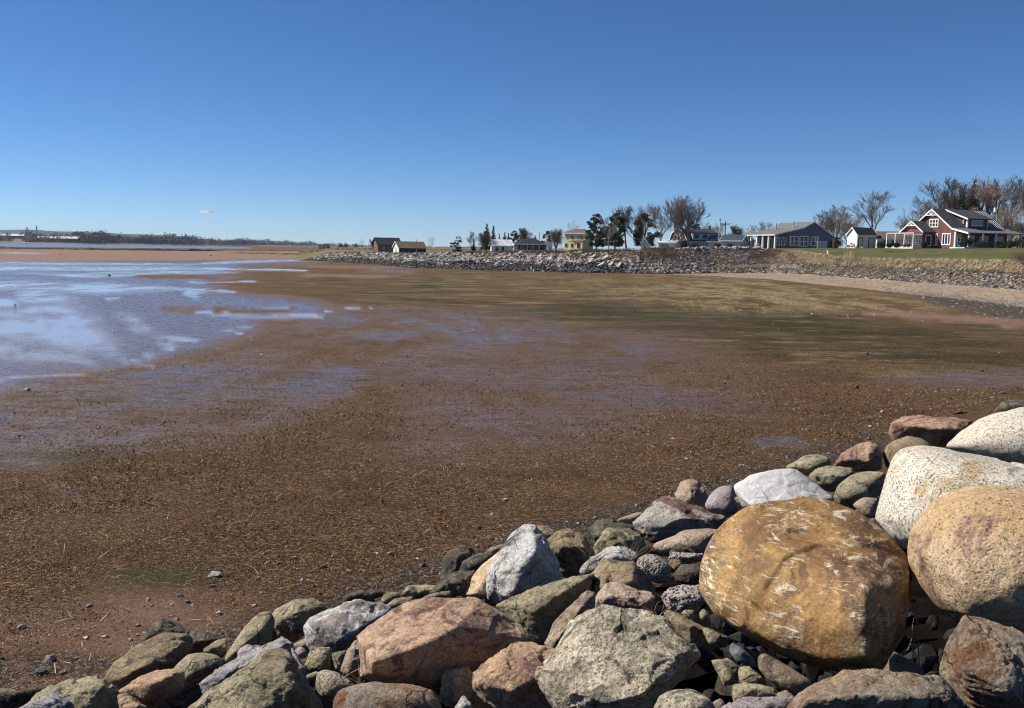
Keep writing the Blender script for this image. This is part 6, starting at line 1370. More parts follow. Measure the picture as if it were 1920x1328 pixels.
def vegetation():
    rng = np.random.default_rng(17)
    def bank_scatter(n, lo, hi, v0, v1, f=None, wob=0):
        px = rng.uniform(lo, hi, n); v = rng.uniform(v0, v1, n)
        if f is not None: k = f(px, v); px = px[k]; v = v[k]
        return np.array([bank_pt(a, b)[:] for a, b in zip(px, v)]), px, v
    def lean(n, dx=.35, dy=0, s=.25): return np.stack([rng.normal(dx, s, n), rng.normal(dy, s, n)], -1)
    # tan grass on the right bank
    p, px, v = bank_scatter(36000, 1440, 2400, .12, 1.10, lambda x, v: ((x > 1500) | (v < .42) | ((v > .25) & (x > 1455 + 40 * (1 - v)))) & ((np.abs(v - .46) > .12) | (rng.random(len(v)) < .16)) & ((v > .62) | (v < .48) | (rng.random(len(v)) < .3)))
    n = len(p); top = sstep(.6, .8, v)
    blades('bank_grass', [MAT['tan_grass'], MAT['tan_grass_dark'], MAT['brush'], MAT['tan_grass'], MAT['tan_grass_dark'], MAT['tan_grass']], p, rng.uniform(.16, .40, n) * (1 + .5 * top), rng.uniform(.04, .09, n), lean(n, .75), rng=rng, label='tall dead tan grass covering the bank below the lawn')
    p, px, v = bank_scatter(9000, 1445, 1560, .55, 1.35, lambda x, v: (v < 1.0 + (1 - np.abs(x - 1500) / 60) * .35) & (x > 1440 + 45 * (1 - np.clip(v, 0, 1)))); n = len(p)
    blades('bank_grass', [MAT['tan_grass'], MAT['tan_grass_dark']], p, rng.uniform(.2, .5, n), rng.uniform(.07, .14, n), lean(n, .5), rng=rng, label='tan tussock grass left of the lawn')
    p, px, v = bank_scatter(5000, 1290, 1500, .20, .38, lambda x, v: (v < .22 + (x - 1290) / 1300)); n = len(p)
    blades('bank_grass', [MAT['tan_grass'], MAT['tan_grass_dark']], p, rng.uniform(.2, .45, n), rng.uniform(.07, .13, n), lean(n, .5), rng=rng, label='strip of tan grass low on the rubble slope')
    # brown brush
    def brush(name, lo, hi, v0, v1, n, h, lab, mats=('brush', 'brush', 'brush_red', 'tan_grass_dark')):
        p, px, v = bank_scatter(n, lo, hi, v0, v1, lambda x, v: noise2(x / 14, v * 4, 5) + .35 > rng.uniform(-.3, .6, len(v))); m = len(p)
        blades(name, [MAT[k] for k in mats], p, rng.uniform(.3, 1, m) * h, rng.uniform(.03, .07, m), lean(m, .1, 0, .45), rng=rng, label=lab)
    brush('brush', 865, 1120, .80, 1.5, 12000, .8, 'brown leafless brush along the top of the sea wall')
    brush('brush', 1060, 1270, .62, 1.5, 20000, 1.0, 'brown leafless brush below the ragged pines')
    brush('brush', 1400, 1510, .55, 1.05, 6000, .6, 'dark red brown low brush below the blue grey house', ('brush_red', 'brush_red', 'brush'))
    brush('brush', 600, 870, .86, 1.9, 8000, .6, 'dry weeds along the top of the stone point', ('tan_grass_dark', 'brush', 'tan_grass'))
    brush('brush', 1200, 1300, .8, 1.3, 3500, .5, 'tan dry weeds before the little blue shed', ('tan_grass', 'tan_grass_dark'))
    brush('brush', 1900, 1990, .9, 1.4, 2500, 1.2, 'bare brown bush on the lawn edge at the right', ('brush', 'brush_red'))
    # reeds
    p, px, v = bank_scatter(70, 1580, 1601, 1.0, 1.08); m = len(p)
    blades('reeds', MAT['tan_grass'], p, rng.uniform(1.0, 2.2, m), rng.uniform(.03, .05, m), lean(m, .03, 0, .05), rng=rng, label='clump of tall pale reeds at the lawn edge below the white shed')
    # marsh grass on the flat
    n = 30000; gx = rng.uniform(780, 1780, n); gy = rng.uniform(514, 592, n)
    pts = np.array([G(a, b, .55)[:] for a, b in zip(gx, gy)]); z = zf(pts[:, 0], pts[:, 1]); m_ = flat_masks(pts[:, 0], pts[:, 1], z)[4]
    k = rng.random(n) < m_ * .9; pts = pts[k]; z = z[k]; pts[:, 2] = z - .02; m = len(pts)
    blades('marsh_grass', [MAT['tan_grass_dark'], MAT['tan_grass'], MAT['tan_grass_dark']], pts, rng.uniform(.06, .15, m), rng.uniform(.04, .10, m), lean(m, .8), rng=rng, label='short flattened tan marsh grass before the beach')

def mud_litter():
    rng = np.random.default_rng(23)
    def field(n, dmin, dmax, pxlo=-140, pxhi=2060):
        d = dmin + (dmax - dmin) * rng.random(n) ** 1.0
        px = rng.uniform(pxlo, pxhi, n); py = 466 + d
        pts = np.array([G(a, b)[:] for a, b in zip(px, py)]); pts[:, 2] = zf(pts[:, 0], pts[:, 1]); return pts, px, py
    pts, px, py = field(230000, 120, 860)
    sp = slope_p(pts[:, 0], pts[:, 1]); m = flat_masks(pts[:, 0], pts[:, 1], pts[:, 2])
    patch = fbm2(pts[:, 0] / 1.8, pts[:, 1] / 1.8, 4, 44)
    dens = np.clip(.6 + 1.6 * patch, 0.02, 1) * (1 - .97 * m[0]) * (1 - .75 * m[2])
    k = (sp < .6) & (rng.random(len(pts)) < dens); q = pts[k]; n = len(q); dist = np.hypot(q[:, 0], q[:, 1])
    q[:, 2] += .004 + rng.uniform(0, .02, n)
    sc = np.clip(dist / 12.5, .9, 2.6)
    blades('straw_litter', [MAT['straw'], MAT['weed_red'], MAT['weed_red'], MAT['weed'], MAT['straw_light'], MAT['weed'], MAT['weed'], MAT['weed_red']], q, rng.uniform(.012, .046, n) * sc * np.where(rng.random(n) < .06, 1.8, 1), rng.uniform(.006, .011, n) * sc, np.zeros((n, 2)), flat=True, rng=rng, curve=.2, tri=True, label='straw and dead weed strewn over the mud')
    # tufts of brown weed
    pts, px, py = field(190000, 100, 860); sp = slope_p(pts[:, 0], pts[:, 1]); m = flat_masks(pts[:, 0], pts[:, 1], pts[:, 2])
    patch = fbm2(pts[:, 0] / 1.1, pts[:, 1] / 1.1, 4, 55)
    k = (sp < .2) & (rng.random(len(pts)) < np.clip(.6 + 1.4 * patch, .05, 1) * (1 - .95 * m[0]) * (1 - .6 * m[2])); q = pts[k]; n = len(q); dist = np.hypot(q[:, 0], q[:, 1]); sc = np.clip(dist / 13, .9, 2.0)
    q[:, 2] -= .004
    ln = np.stack([rng.normal(.3, .7, n), rng.normal(0, .7, n)], -1)
    blades('weed_tufts', [MAT['weed'], MAT['weed'], MAT['weed_red'], MAT['straw']], q, rng.uniform(.015, .045, n) * sc, rng.uniform(.010, .024, n) * sc, ln, rng=rng, tri=True, label='short brown weed tufts growing on the mud')
    # long straws
    pts, px, py = field(5200, 330, 860); sp = slope_p(pts[:, 0], pts[:, 1]); band = np.exp(-((px - 1080) / 230) ** 2 - ((py - 905) / 30) ** 2)
    k = (sp < .2) & (rng.random(len(pts)) < .12 + band); q = pts[k]; n = len(q); q[:, 2] += .02
    blades('long_straws', [MAT['straw_light'], MAT['straw']], q, rng.uniform(.10, .28, n), rng.uniform(.006, .011, n), np.zeros((n, 2)), flat=True, rng=rng, label='longer bleached straws lying on the mud')
    # shingle bits at the foot of the slope
    n = 6500; s = rng.uniform(-14, 34, n); pp = -np.abs(rng.normal(0, 1.1, n)) + .35
    x = TO.x + .7221 * s + TN.x * pp; y = TO.y + .6918 * s + TN.y * pp; z = zf(x, y)
    clump = fbm2(x / .9, y / .9, 3, 66); k = (rng.random(n) < np.clip(.4 + 1.6 * clump, .04, 1)); x, y, z = x[k], y[k], z[k]; n = len(x)
    size = np.exp(rng.normal(math.log(.016), .5, n)); size = np.clip(size, .008, .06)
    mats = [MAT[k] for k in ('far_slate', 'far_grey', 'far_brown', 'far_tan', 'shell', 'far_dark')]
    scatter_hulls('shingle', np.stack([x, y, z + size * .3], -1), size, mats, rng.choice(6, n, p=[.32, .25, .18, .12, .05, .08]), rng, 'small stone chips between the pile and the mud', n=9, flat=(1, .7, .4))
    # light shell specks further out
    pts, px, py = field(1600, 150, 860); k = slope_p(pts[:, 0], pts[:, 1]) < -.3; q = pts[k]; n = len(q); size = rng.uniform(.006, .018, n) * np.clip(np.hypot(q[:, 0], q[:, 1]) / 16, .8, 2)
    q[:, 2] += .01
    scatter_hulls('shell_bits', q, size, [MAT['shell'], MAT['far_tan'], MAT['far_slate']], rng.choice(3, n, p=[.5, .25, .25]), rng, 'pale shell bits and chips on the mud', n=7, flat=(1, .8, .4))

LM = [(1500, 1090, 'ochre boulder'), (1740, 940, 'speckled white boulder'), (1850, 1050, 'tan granite boulder'), (1860, 800, 'upper granite boulder'), (1465, 915, 'white triangular slab'), (1235, 975, 'red patched rock'), (965, 1050, 'white grey peaked rock'),
      (840, 1200, 'split slab'), (650, 1165, 'white splashed rock'), (1160, 1230, 'big pitted boulder'), (500, 1260, 'red veined boulder'), (310, 1220, 'broad brown slab'), (150, 1290, 'black fronted rock'), (850, 1050, 'upright dark rock'), (1295, 925, 'upright pinkish rock'),
      (1740, 805, 'dark red slab'), (520, 1165, 'grey olive pair'), (1225, 1065, 'pale pebbly concrete'), (1280, 1120, 'dark pebbly concrete'), (330, 1180, 'dark peaked rock'), (1610, 860, 'rusty angular rock'), (1520, 870, 'grey green toe rock'), (1610, 915, 'olive domed rock'),
      (730, 1300, 'wide pinkish boulder'), (925, 1280, 'tan and black rock'), (1620, 1300, 'wide flat rusty rock'), (1850, 1250, 'rust faced corner rock'), (890, 1080, 'orange tan slab'), (700, 1110, 'small dark toe rocks'), (1000, 1000, 'low brown toe stone')]
def whereabouts(px, py):
    b = min(LM, key=lambda q: (q[0] - px) ** 2 + (1.4 * (q[1] - py)) ** 2); dx = px - b[0]; dy = py - b[1]
    far = math.hypot(dx, dy); d = ('left of' if dx < 0 else 'right of') if abs(dx) > 1.2 * abs(dy) else ('above' if dy < 0 else 'below')
    return ('close ' if far < 45 else 'well ' if far > 130 else '') + d + ' the ' + b[2]
def pebbles():
    rng = np.random.default_rng(31)
    tones = ('far_slate', 'far_grey', 'far_brown', 'far_tan', 'far_pale'); pm = [[hull_mesh('pebble', 500 + k * 5 + j, 13, (1, .75, .45), MAT[t]) for j in range(3)] for k, t in enumerate(tones)]
    def peb(px, py, w, tone, lab, group=None, flat=1.0, name='stone', rz=None):
        g = gnd(px, py); s = w / F * g.y * .5
        o = link(name, pm[tone][rng.integers(0, 3)], None, g + Vector((0, 0, s * .22 * flat))); o.scale = (s, s, s * flat * 1.2); o.rotation_euler = (rng.uniform(-.25, .25), rng.uniform(-.25, .25), rng.uniform(0, 6) if rz is None else rz)
        tag(o, lab, 'stone', group); return o
    for a in ((403, 1081, 30, 4, 'pale wedge shaped stone on the mud above the lower left pile'), (41, 1177, 22, 1, 'pale grey stone alone on the sand at the lower left'), (92, 1240, 32, 3, 'dark tan angular stone at the lower left by the shingle'),
              (80, 1262, 34, 0, 'black jagged stone just above the bottom left corner'), (147, 1183, 14, 1, 'grey chip right of the lone pale grey stone'), (162, 1198, 18, 4, 'flat pale stone chip on the sand, lower left'), (196, 1196, 17, 4, 'slim whitish stone chip on the sand, lower left'),
              (278, 1127, 18, 3, 'tan topped dark stone above the peaked dark rock'), (284, 1137, 12, 1, 'small grey pebble just below the tan topped stone'), (338, 1120, 20, 0, 'slim dark slate chip right of the tan topped stone'), (257, 1175, 15, 1, 'upright grey chip left of the peaked dark rock'),
              (412, 1155, 20, 2, 'reddish brown pebble left of the grey olive pair'), (947, 939, 17, 4, 'pale squarish stone on the mud above the centre of the pile'), (564, 1090, 16, 4, 'white flat pebble on the mud above the white splashed rock'), (733, 1040, 18, 1, 'round grey pebble on the mud left of the upright dark rock'),
              (491, 667, 9, 4, 'whitish stone on the far wet mud, left of centre'), (53, 733, 20, 4, 'whitish stone on smooth wet mud at the left edge'), (1360, 718, 10, 1, 'grey stone on the middle of the mud flat'), (1606, 727, 13, 0, 'dark stone on the mud flat right of centre'), (1430, 716, 6, 1, 'small grey stone far out right of the grey one'),
              (1287, 862, 12, 4, 'tiny white stone on the mud above the upright pinkish rock'), (1732, 604, 12, 0, 'dark stone on the red mud strip near the gravel'), (1523, 590, 9, 4, 'pale stone on the far brown weed before the beach'), (1463, 619, 8, 0, 'dark stone on the far brown weed'), (912, 811, 6, 2, 'small dark stone in the middle of the mud'),
              (205, 517, 8, 0, 'dark stone on the wet sheen at the far left'), (395, 480, 5, 0, 'dark lump on the pink sand near the channel'), (113, 478, 5, 0, 'small dark lump on the pink sand at the left'), (28, 573, 6, 0, 'small dark stone in the bright runnel at the left'), (1880, 738, 14, 0, 'dark low stone near the mud at the right edge'), (1840, 696, 11, 0, 'dark stone on purple mud at the right'), (1625, 664, 14, 0, 'flat dark stone on the brown weed at the right')):
        peb(*a)
    n = 0
    while n < 230:
        s = rng.uniform(-11, 33); pp = -abs(rng.normal(0, 1.5)) + .25
        x = TO.x + .7221 * s + TN.x * pp; y = TO.y + .6918 * s + TN.y * pp
        px, py = proj(np.array([x]), np.array([y]), np.array([0.0])); px = px[0]; py = py[0]
        w = float(np.clip(np.exp(rng.normal(math.log(.075), .4)), .04, .17)) * F / max(y, 1); t = int(rng.choice(5, p=[.35, .25, .15, .13, .12]))
        if not (-60 < px < 1980) or py > 1400: continue
        peb(px, py, w, t, ('small slate grey', 'small grey', 'small brown', 'small tan', 'small whitish')[t] + (' flat' if n % 2 else '') + ' pebble ' + whereabouts(px, py), 'pebbles along the foot of the slope', 1.0, 'pebble'); n += 1
    k = 0
    while k < 45:
        px = rng.uniform(0, 1900); py = rng.uniform(600, 1050); g = G(px, py)
        if slope_p(g.x, g.y) > -1.5: continue
        peb(px, py, rng.uniform(3, 6.5), int(rng.choice(5)), 'tiny stone on the open mud, ' + ('left', 'centre', 'right')[min(2, int(px / 640))] + (' and far out' if py < 700 else ' and nearer' if py > 880 else ' in the middle distance'), 'stray stones on the mud flat', 1.0, 'pebble'); k += 1

def fill_stones(rocks):
    rng = np.random.default_rng(41); pm = []
    src = [r for r in rocks if r.name.split('.')[0] == 'rock'][:26:2]
    rad = [max(o.dimensions) / 2 for o in src]
    sm = [hull_mesh('rubble_stone', 800 + k, 16, (1, .8, .6), MAT[('olive', 'brown', 'dark', 'olive')[k % 4]]) for k in range(10)]
    for k in range(295):
        s = rng.uniform(-4, 27); pp = rng.uniform(.4, 9.5); x = TO.x + .7221 * s + TN.x * pp; y = TO.y + .6918 * s + TN.y * pp
        if y < 2.5: continue
        r = rng.uniform(.12, .27); z = pp * SL - .80 + r * .6
        o = link('rubble_stone', sm[k % 10], None, (x, y, z)); o.scale = (r, r, r); o.rotation_euler = tuple(rng.uniform(-3, 3, 3))
        qx, qy = proj(np.array([x]), np.array([y]), np.array([z])); tag(o, 'small ' + ('olive', 'brown', 'dark', 'grey olive')[k % 4] + ' stone in a gap ' + whereabouts(qx[0], qy[0]), 'stone', 'small stones in the gaps')
    dk = [hull_mesh('rubble_stone', 850 + k, 26, (1, .8, .7), MAT['deep']) for k in range(2)]  # stones blackened so that the shade of the gap sits in their colour
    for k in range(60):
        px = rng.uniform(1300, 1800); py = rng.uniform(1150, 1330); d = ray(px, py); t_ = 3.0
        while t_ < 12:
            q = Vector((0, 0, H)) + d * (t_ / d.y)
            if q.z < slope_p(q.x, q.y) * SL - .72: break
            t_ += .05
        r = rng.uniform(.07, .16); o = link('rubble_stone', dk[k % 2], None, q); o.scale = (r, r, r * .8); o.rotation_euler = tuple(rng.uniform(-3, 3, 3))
        tag(o, 'shade darkened stone deep in the black gap ' + whereabouts(px, py), 'stone', 'small stones in the gaps')
    # pile goes on past the frame
    c = 0
    for k in range(3500):
        s = rng.uniform(-16, 60); pp = rng.uniform(.3, 11); x = TO.x + .7221 * s + TN.x * pp; y = TO.y + .6918 * s + TN.y * pp
        z = min(pp * SL, 3.4); px, py = proj(np.array([x]), np.array([y]), np.array([z])); j = int(rng.integers(0, len(src)))
        sc = rng.uniform(.35, .7) / rad[j]; rr = .75 / max(y, .5) * F
        if y > 0 and -rr < px[0] < 1920 + rr + 60 and py[0] < 1328 + rr * 1.2: continue
        if math.hypot(x, y) < 1.6: continue
        if any(math.hypot(x - q[0], y - q[1]) < .62 for q in fill_stones.used): continue
        fill_stones.used.append((x, y))
        o = link('rock', src[j].data, None, (x, y, z + .02)); o.scale = (sc,) * 3; o.rotation_euler = tuple(rng.uniform(-3, 3, 3)); tag(o, 'armour stone of the slope beyond the edge of the picture', 'rock', 'armour stones beyond the frame'); c += 1
        if c > 240: break
fill_stones.used = []

def far_shore():
    rng = np.random.default_rng(61)
    # far land strip over the river
    cols = [(-1500, 1500), (-600, 1500), (0, 1500), (120, 1550), (250, 1650), (400, 1900), (500, 2150), (620, 2500), (900, 2600), (1500, 2700), (2400, 2700), (4000, 2700)]
    V = []
    for px, Y in cols:
        for dy, z in ((0, -.3), (12, 1.6), (60, 2.2), (400, 5.5 if px < 300 else 3.0), (2200, 7.0)):
            p = P(px, 466, Y + dy); V.append((p.x, p.y, z if px < 3900 else z))
    i = np.arange(len(V)).reshape(len(cols), 5); f = np.stack([i[:-1, :-1], i[1:, :-1], i[1:, 1:], i[:-1, 1:]], -1).reshape(-1, 4)
    o = link('far_shore', mesh_np('far_shore', V, f, MAT['far_land'])); o['kind'] = 'structure'
    # distant hill at the left
    V = []; n = 60
    for k in range(n):
        px = -900 + k * 24; h = 92 * max(0, 1 - ((px - 20) / 420) ** 2) ** .6 if px > 20 else 92 + 10 * math.sin(px / 90)
        h = h * .9 + 4 * math.sin(k * 1.3)
        for dy, z in ((0, -5), (300, max(h, 4)), (900, max(h * 1.0, 4)), (1500, -5)): p = P(px, 466, 6500 + dy); V.append((p.x, p.y, z))
    i = np.arange(len(V)).reshape(n, 4); f = np.stack([i[:-1, :-1], i[1:, :-1], i[1:, 1:], i[:-1, 1:]], -1).reshape(-1, 4)
    o = link('far_hill', mesh_np('far_hill', V, f, MAT['hill'], smooth=True)); o['kind'] = 'structure'
    # woods: many small crowns, one mass
    def woods(name, segs, mat, lab, dens=1.0):
        V = []
        for (x0, x1, Y0, Y1, h0, h1, cnt) in segs:
            for k in range(int(cnt * dens)):
                t = rng.random(); px = x0 + (x1 - x0) * t; Y = Y0 + (Y1 - Y0) * t + rng.uniform(0, 160); h = (h0 + (h1 - h0) * t) * rng.uniform(.6, 1.1) * (1 + .14 * math.sin(px / 23) + .10 * math.sin(px / 7)); p = P(px, 466, Y); w = h * rng.uniform(.3, .5)
                zb = 2.0 + (Y - Y0) * .004
                for m in range(16):
                    a = rng.normal(size=3); c = np.array([p.x, p.y, zb + h * .55]) + rng.normal(size=3) * np.array([w * .5, w * .5, h * .22]); u = rng.normal(size=3); u /= np.linalg.norm(u); q = rng.normal(size=3); q /= np.linalg.norm(q)
                    V += [c - u * w * .28, c + u * w * .28, c + q * w * .4]
                V += [(p.x - .5, p.y, zb - 1), (p.x + .5, p.y, zb - 1), (p.x, p.y, zb + h)]
        V = np.array(V, dtype=float); o = link(name, mesh_np(name, V, np.arange(len(V)).reshape(-1, 3), mat)); o['kind'] = 'stuff'; o['label'] = lab
    woods('far_wood', [(-500, 26, 1530, 1530, 14, 14, 420), (48, 160, 1540, 1600, 15, 17, 420), (150, 400, 1580, 1850, 17, 15, 900), (400, 480, 1900, 2150, 13, 12, 260), (420, 530, 2150, 2350, 14, 11, 300), (500, 590, 2350, 2600, 16, 12, 260), (590, 900, 2550, 2650, 9, 7, 420), (900, 2600, 2600, 2650, 8, 8, 900)], MAT['wood_far'], 'dark leafless woods on the far shore across the river')
    woods('far_evergreens', [(190, 400, 1600, 1850, 14, 12, 60), (598, 620, 900, 900, 5, 5, 14), (636, 652, 900, 900, 6, 6, 16), (664, 670, 900, 900, 5.5, 5.5, 6)], MAT['wood_far_green'], 'scattered dark evergreens on the far shore')
    # river channel
    a = []
    for px, Y0, Y1 in ((-1500, 600, 1490), (0, 640, 1490), (160, 700, 1540), (300, 760, 1620), (400, 860, 1560), (470, 960, 1300)):
        p = P(px, 466, Y0); q = P(px, 466, Y1); a.append(((p.x, p.y, .10), (q.x, q.y, .10)))
    V = [v for pr in a for v in pr]; f = [(2 * k, 2 * k + 2, 2 * k + 3, 2 * k + 1) for k in range(len(a) - 1)]
    o = link('river', mesh_np('river', V, f, MAT['river'])); o['kind'] = 'structure'
    # dark eroded ledges
    def ledge(name, pts, h, depth, lab, seed):
        V = []
        for k in range(len(pts) * 14 - 13):
            t = k / 14; i0 = min(int(t), len(pts) - 2); u = t - i0; px = pts[i0][0] * (1 - u) + pts[i0 + 1][0] * u; Y = pts[i0][1] * (1 - u) + pts[i0 + 1][1] * u
            nn = fbm2(np.array([k * .31]), np.array([seed * 1.0]), 3, seed)[0]; hh = h * (.75 + .9 * nn) * min(1, .1 + k / 8, .1 + (len(pts) * 14 - 13 - k) / 8)
            for dy, z in ((0, -.1), (1.5 + nn * 3, hh), (depth, hh * .9), (depth * 1.6, -.1)): p = P(px, 466, Y + dy); V.append((p.x, p.y, max(z, -.1)))
        n = len(V) // 4; i = np.arange(len(V)).reshape(n, 4); f = np.stack([i[:-1, :-1], i[1:, :-1], i[1:, 1:], i[:-1, 1:]], -1).reshape(-1, 4)
        o = link(name, mesh_np(name, V, f, MAT['ledge'])); o['kind'] = 'structure'; o['label'] = lab
    ledge('marsh_ledge', [(-700, 520), (-100, 520), (60, 520), (160, 525), (260, 540), (340, 560), (420, 600)], 1.25, 30, 'long dark eroded mud ledge before the river', 3)
    ledge('marsh_ledge', [(425, 470), (480, 455), (540, 445), (605, 430)], .8, 25, 'dark eroded ledge left of the stone point', 5)
    ledge('marsh_ledge', [(300, 640), (350, 640), (400, 650), (470, 680), (600, 720)], .7, 60, 'low tan marsh edge beyond the pink sand', 8)
    # dyke behind the point
    V = []
    for k, (px, Y) in enumerate(((560, 520), (640, 480), (700, 430), (870, 400), (1000, 380))):
        for dy, z in ((0, 1.5), (5, 4.2), (9, 4.2), (14, 1.5)): p = P(px, 466, Y + dy); V.append((p.x, p.y, z * (.3 if k == 0 else 1)))
    i = np.arange(20).reshape(5, 4); f = np.stack([i[:-1, :-1], i[1:, :-1], i[1:, 1:], i[:-1, 1:]], -1).reshape(-1, 4)
    o = link('dyke', mesh_np('dyke', V, f, MAT['ledge'])); o['kind'] = 'structure'; o['label'] = 'low dark dyke behind the stone point'
    # cloud
    rng2 = random.Random(3); bm = bmesh.new()
    c = P(387, 398, 9000)
    for k in range(16):
        t = rng2.uniform(-1, 1); r = rng2.uniform(12, 22) * (1.1 - .6 * abs(t)); m = Matrix.Translation((t * 66, rng2.uniform(-25, 25), rng2.uniform(-5, 6))) @ Matrix.Diagonal((2.0, 1.5, .62, 1))
        bmesh.ops.create_icosphere(bm, subdivisions=3, radius=r, matrix=m)
    me = bpy.data.meshes.new('cloud'); bm.to_mesh(me); bm.free(); me.materials.append(MAT['cloud'])
    tm = bpy.data.objects.new('tmp', me); col.objects.link(tm); md = tm.modifiers.new('r', 'REMESH'); md.mode = 'VOXEL'; md.voxel_size = 3.0; md.use_smooth_shade = True
    dg = bpy.context.evaluated_depsgraph_get(); dg.update(); me = bpy.data.meshes.new_from_object(tm.evaluated_get(dg), depsgraph=dg); bpy.data.objects.remove(tm); me.name = 'cloud'; me.materials.clear(); me.materials.append(MAT['cloud'])
    o = link('cloud', me, None, c); o['kind'] = 'structure'; o['label'] = 'one small white cloud low in the sky at the left'

def small_things():
    # utility poles
    e = empty('street_lamp', at(1346, 195), 0); tag(e, 'leaning lamp pole with a white lamp head between the two garages', 'street lamp')
    m = MB(); m.tube((0, 0, -.4), (.35, 0, 6.2), .12, .09, 6); m.build('pole', MAT['metal'], e); m = MB(); m.tube((.35, 0, 6.1), (.0, -.4, 6.3), .05, n=4); m.box(-.3, .3, -.8, -.3, 6.15, 6.4); m.build('lamp_head', MAT['white'], e)
    e = empty('utility_pole', at(1358, 212), 0); tag(e, 'wooden utility pole with a crossarm behind the garages', 'utility pole'); tp = P(1359, 415, 212).z - e.location.z
    m = MB(); m.tube((0, 0, -.4), (.05, 0, tp), .16, .12, 6); m.build('pole', MAT['pole_wood'], e); m = MB(); m.box(-1.1, 1.1, -.1, .1, tp - .75, tp - .55); ca = m.build('crossarm', MAT['pole_wood'], e)
    a0 = e.location + Vector((1.0, 0, tp - .5))
    e2 = empty('utility_pole', at(1864, 186), 0); tag(e2, 'utility pole with a white transformer rising behind the red house roof', 'utility pole'); t2 = P(1866, 374, 186).z - e2.location.z
    m = MB(); m.tube((0, 0, -.4), (.15, 0, t2), .15, .11, 6); m.build('pole', MAT['bark_pale'], e2); m = MB(); m.tube((-.45, -.1, t2 - 2.6), (-.45, -.1, t2 - 1.7), .3, n=10); m.build('transformer', MAT['white'], e2)
    e3 = empty('utility_pole', at(781, 276, .6), 0); tag(e3, 'thin wooden pole before the brown roofed shed', 'utility pole'); m = MB(); m.tube((0, 0, -.4), (0, 0, P(781, 449, 276).z - e3.location.z), .10, .08, 5); m.build('pole', MAT['pole_wood'], e3)
    e4 = empty('mast', at(1010.5, 215), 0); tag(e4, 'thin dark mast behind the charcoal roofed bungalow', 'mast'); m = MB(); m.tube((0, 0, 0), (0, 0, P(1010, 435, 215).z - e4.location.z), .10, .07, 5); m.build('pole', MAT['dark_wall'], e4)
    def wire(a, b, sag, lab):
        m = MB(); pts = [a.lerp(b, k / 12) - Vector((0, 0, sag * 4 * (k / 12) * (1 - k / 12))) for k in range(13)]
        for p, q in zip(pts[:-1], pts[1:]): m.tube(p, q, .018, n=3, cap=False)
        o = m.build('power_line', MAT['dark_wall']); tag(o, lab, 'power line', 'power lines')
    b0 = P(1500, 428, 225); wire(a0, b0, .5, 'upper power line running right from the crossarm pole'); wire(a0 - Vector((.6, 0, .3)), b0 - Vector((0, 0, .5)), .7, 'lower power line running right from the crossarm pole')
    wire(a0 - Vector((2, 0, 0)), at(1346, 195) + Vector((.3, 0, 6.1)), .3, 'short wire from the lamp pole to the crossarm pole')
    # white screen panel
    e = empty('screen_panel', at(1532, 178), math.radians(12)); tag(e, 'white framed screen panel on the lawn at the right of the blue grey house', 'screen')
    m = MB(); m.box(0, 2.1, 0, .06, 0, .1); m.box(0, 2.1, 0, .06, 1.3, 1.42); m.box(0, .1, 0, .06, .1, 1.3); m.box(2.0, 2.1, 0, .06, .1, 1.3); m.box(.65, .73, 0, .06, .1, 1.3); m.build('frame', MAT['white'], e); m = MB(); m.box(.1, 2.0, .02, .04, .1, 1.3); m.build('panel', MAT['lightblue_wall'], e)
    # pile of pale stones
    rnd = random.Random(9); pm = [hull_mesh('stone', 900 + k, 12, (1, .8, .7), MAT[('far_pale', 'far_tan')[k % 2]]) for k in range(6)]
    base = at(1596, 174); 
    for k in range(34):
        x = rnd.gauss(0, .75); z = max(0, 1.0 - abs(x) * .62) * rnd.uniform(.1, 1); s = rnd.uniform(.16, .28)
        o = link('field_stone', pm[k % 6], None, base + Vector((x * 1.1, rnd.uniform(-.6, .6), z + .12))); o.scale = (s, s, s); o.rotation_euler = (rnd.uniform(0, 3), rnd.uniform(0, 3), rnd.uniform(0, 3)); tag(o, 'pale stone in the heap left of the white shed', 'stone', 'heap of pale stones by the white shed')
    # board and crate low on the lawn
    g = bank_pt(1547, 1.12); e = empty('lawn_bench', g, .1); tag(e, 'low white bench with a pale yellow end at the lower edge of the lawn', 'bench')
    m = MB(); m.box(-.9, .7, -.25, .25, .22, .34); m.build('seat', MAT['white'], e); m = MB(); m.box(.45, .62, -.25, .25, .34, .9); m.box(.3, 1.15, -.25, .25, .9, 1.0); m.build('end_piece', MAT['yellow'], e)
    for x in (-.8, .4):
        m = MB(); m.box(x, x + .12, -.2, .2, -.1, .22); m.build('leg', MAT['white'], e)
    # driftwood
    for k, (a, b, r, lab) in enumerate((((1171, .72), (1194, .60), .16, 'bleached driftwood log lying on the brushy bank'), ((1178, .62), (1192, .58), .10, 'shorter bleached branch under the driftwood log'))):
        p = bank_pt(*a) + Vector((0, -.3, .5)); q = bank_pt(*b) + Vector((0, -.3, .45)); m = MB(); mid = p.lerp(q, .5) + Vector((0, 0, .12)); m.tube(p, mid, r, r * .8, 7); m.tube(mid, q, r * .8, r * .4, 7); o = m.build('driftwood_log', MAT['dry_stem']); tag(o, lab, 'driftwood')
    # porch things at the red house
    for px, w, lab in ((1696, .3, 'dark barrel planter before the sunroom, left one'), (1703, .3, 'dark barrel planter before the sunroom, right one')):
        p = at(px, 152); e = empty('planter', p, 0); tag(e, lab, 'planter', 'barrel planters'); m = MB(); m.tube((0, 0, 0), (0, 0, .45), w * .8, w, 10); m.build('pot', MAT['door_brown'], e)
        e.location.z += .05
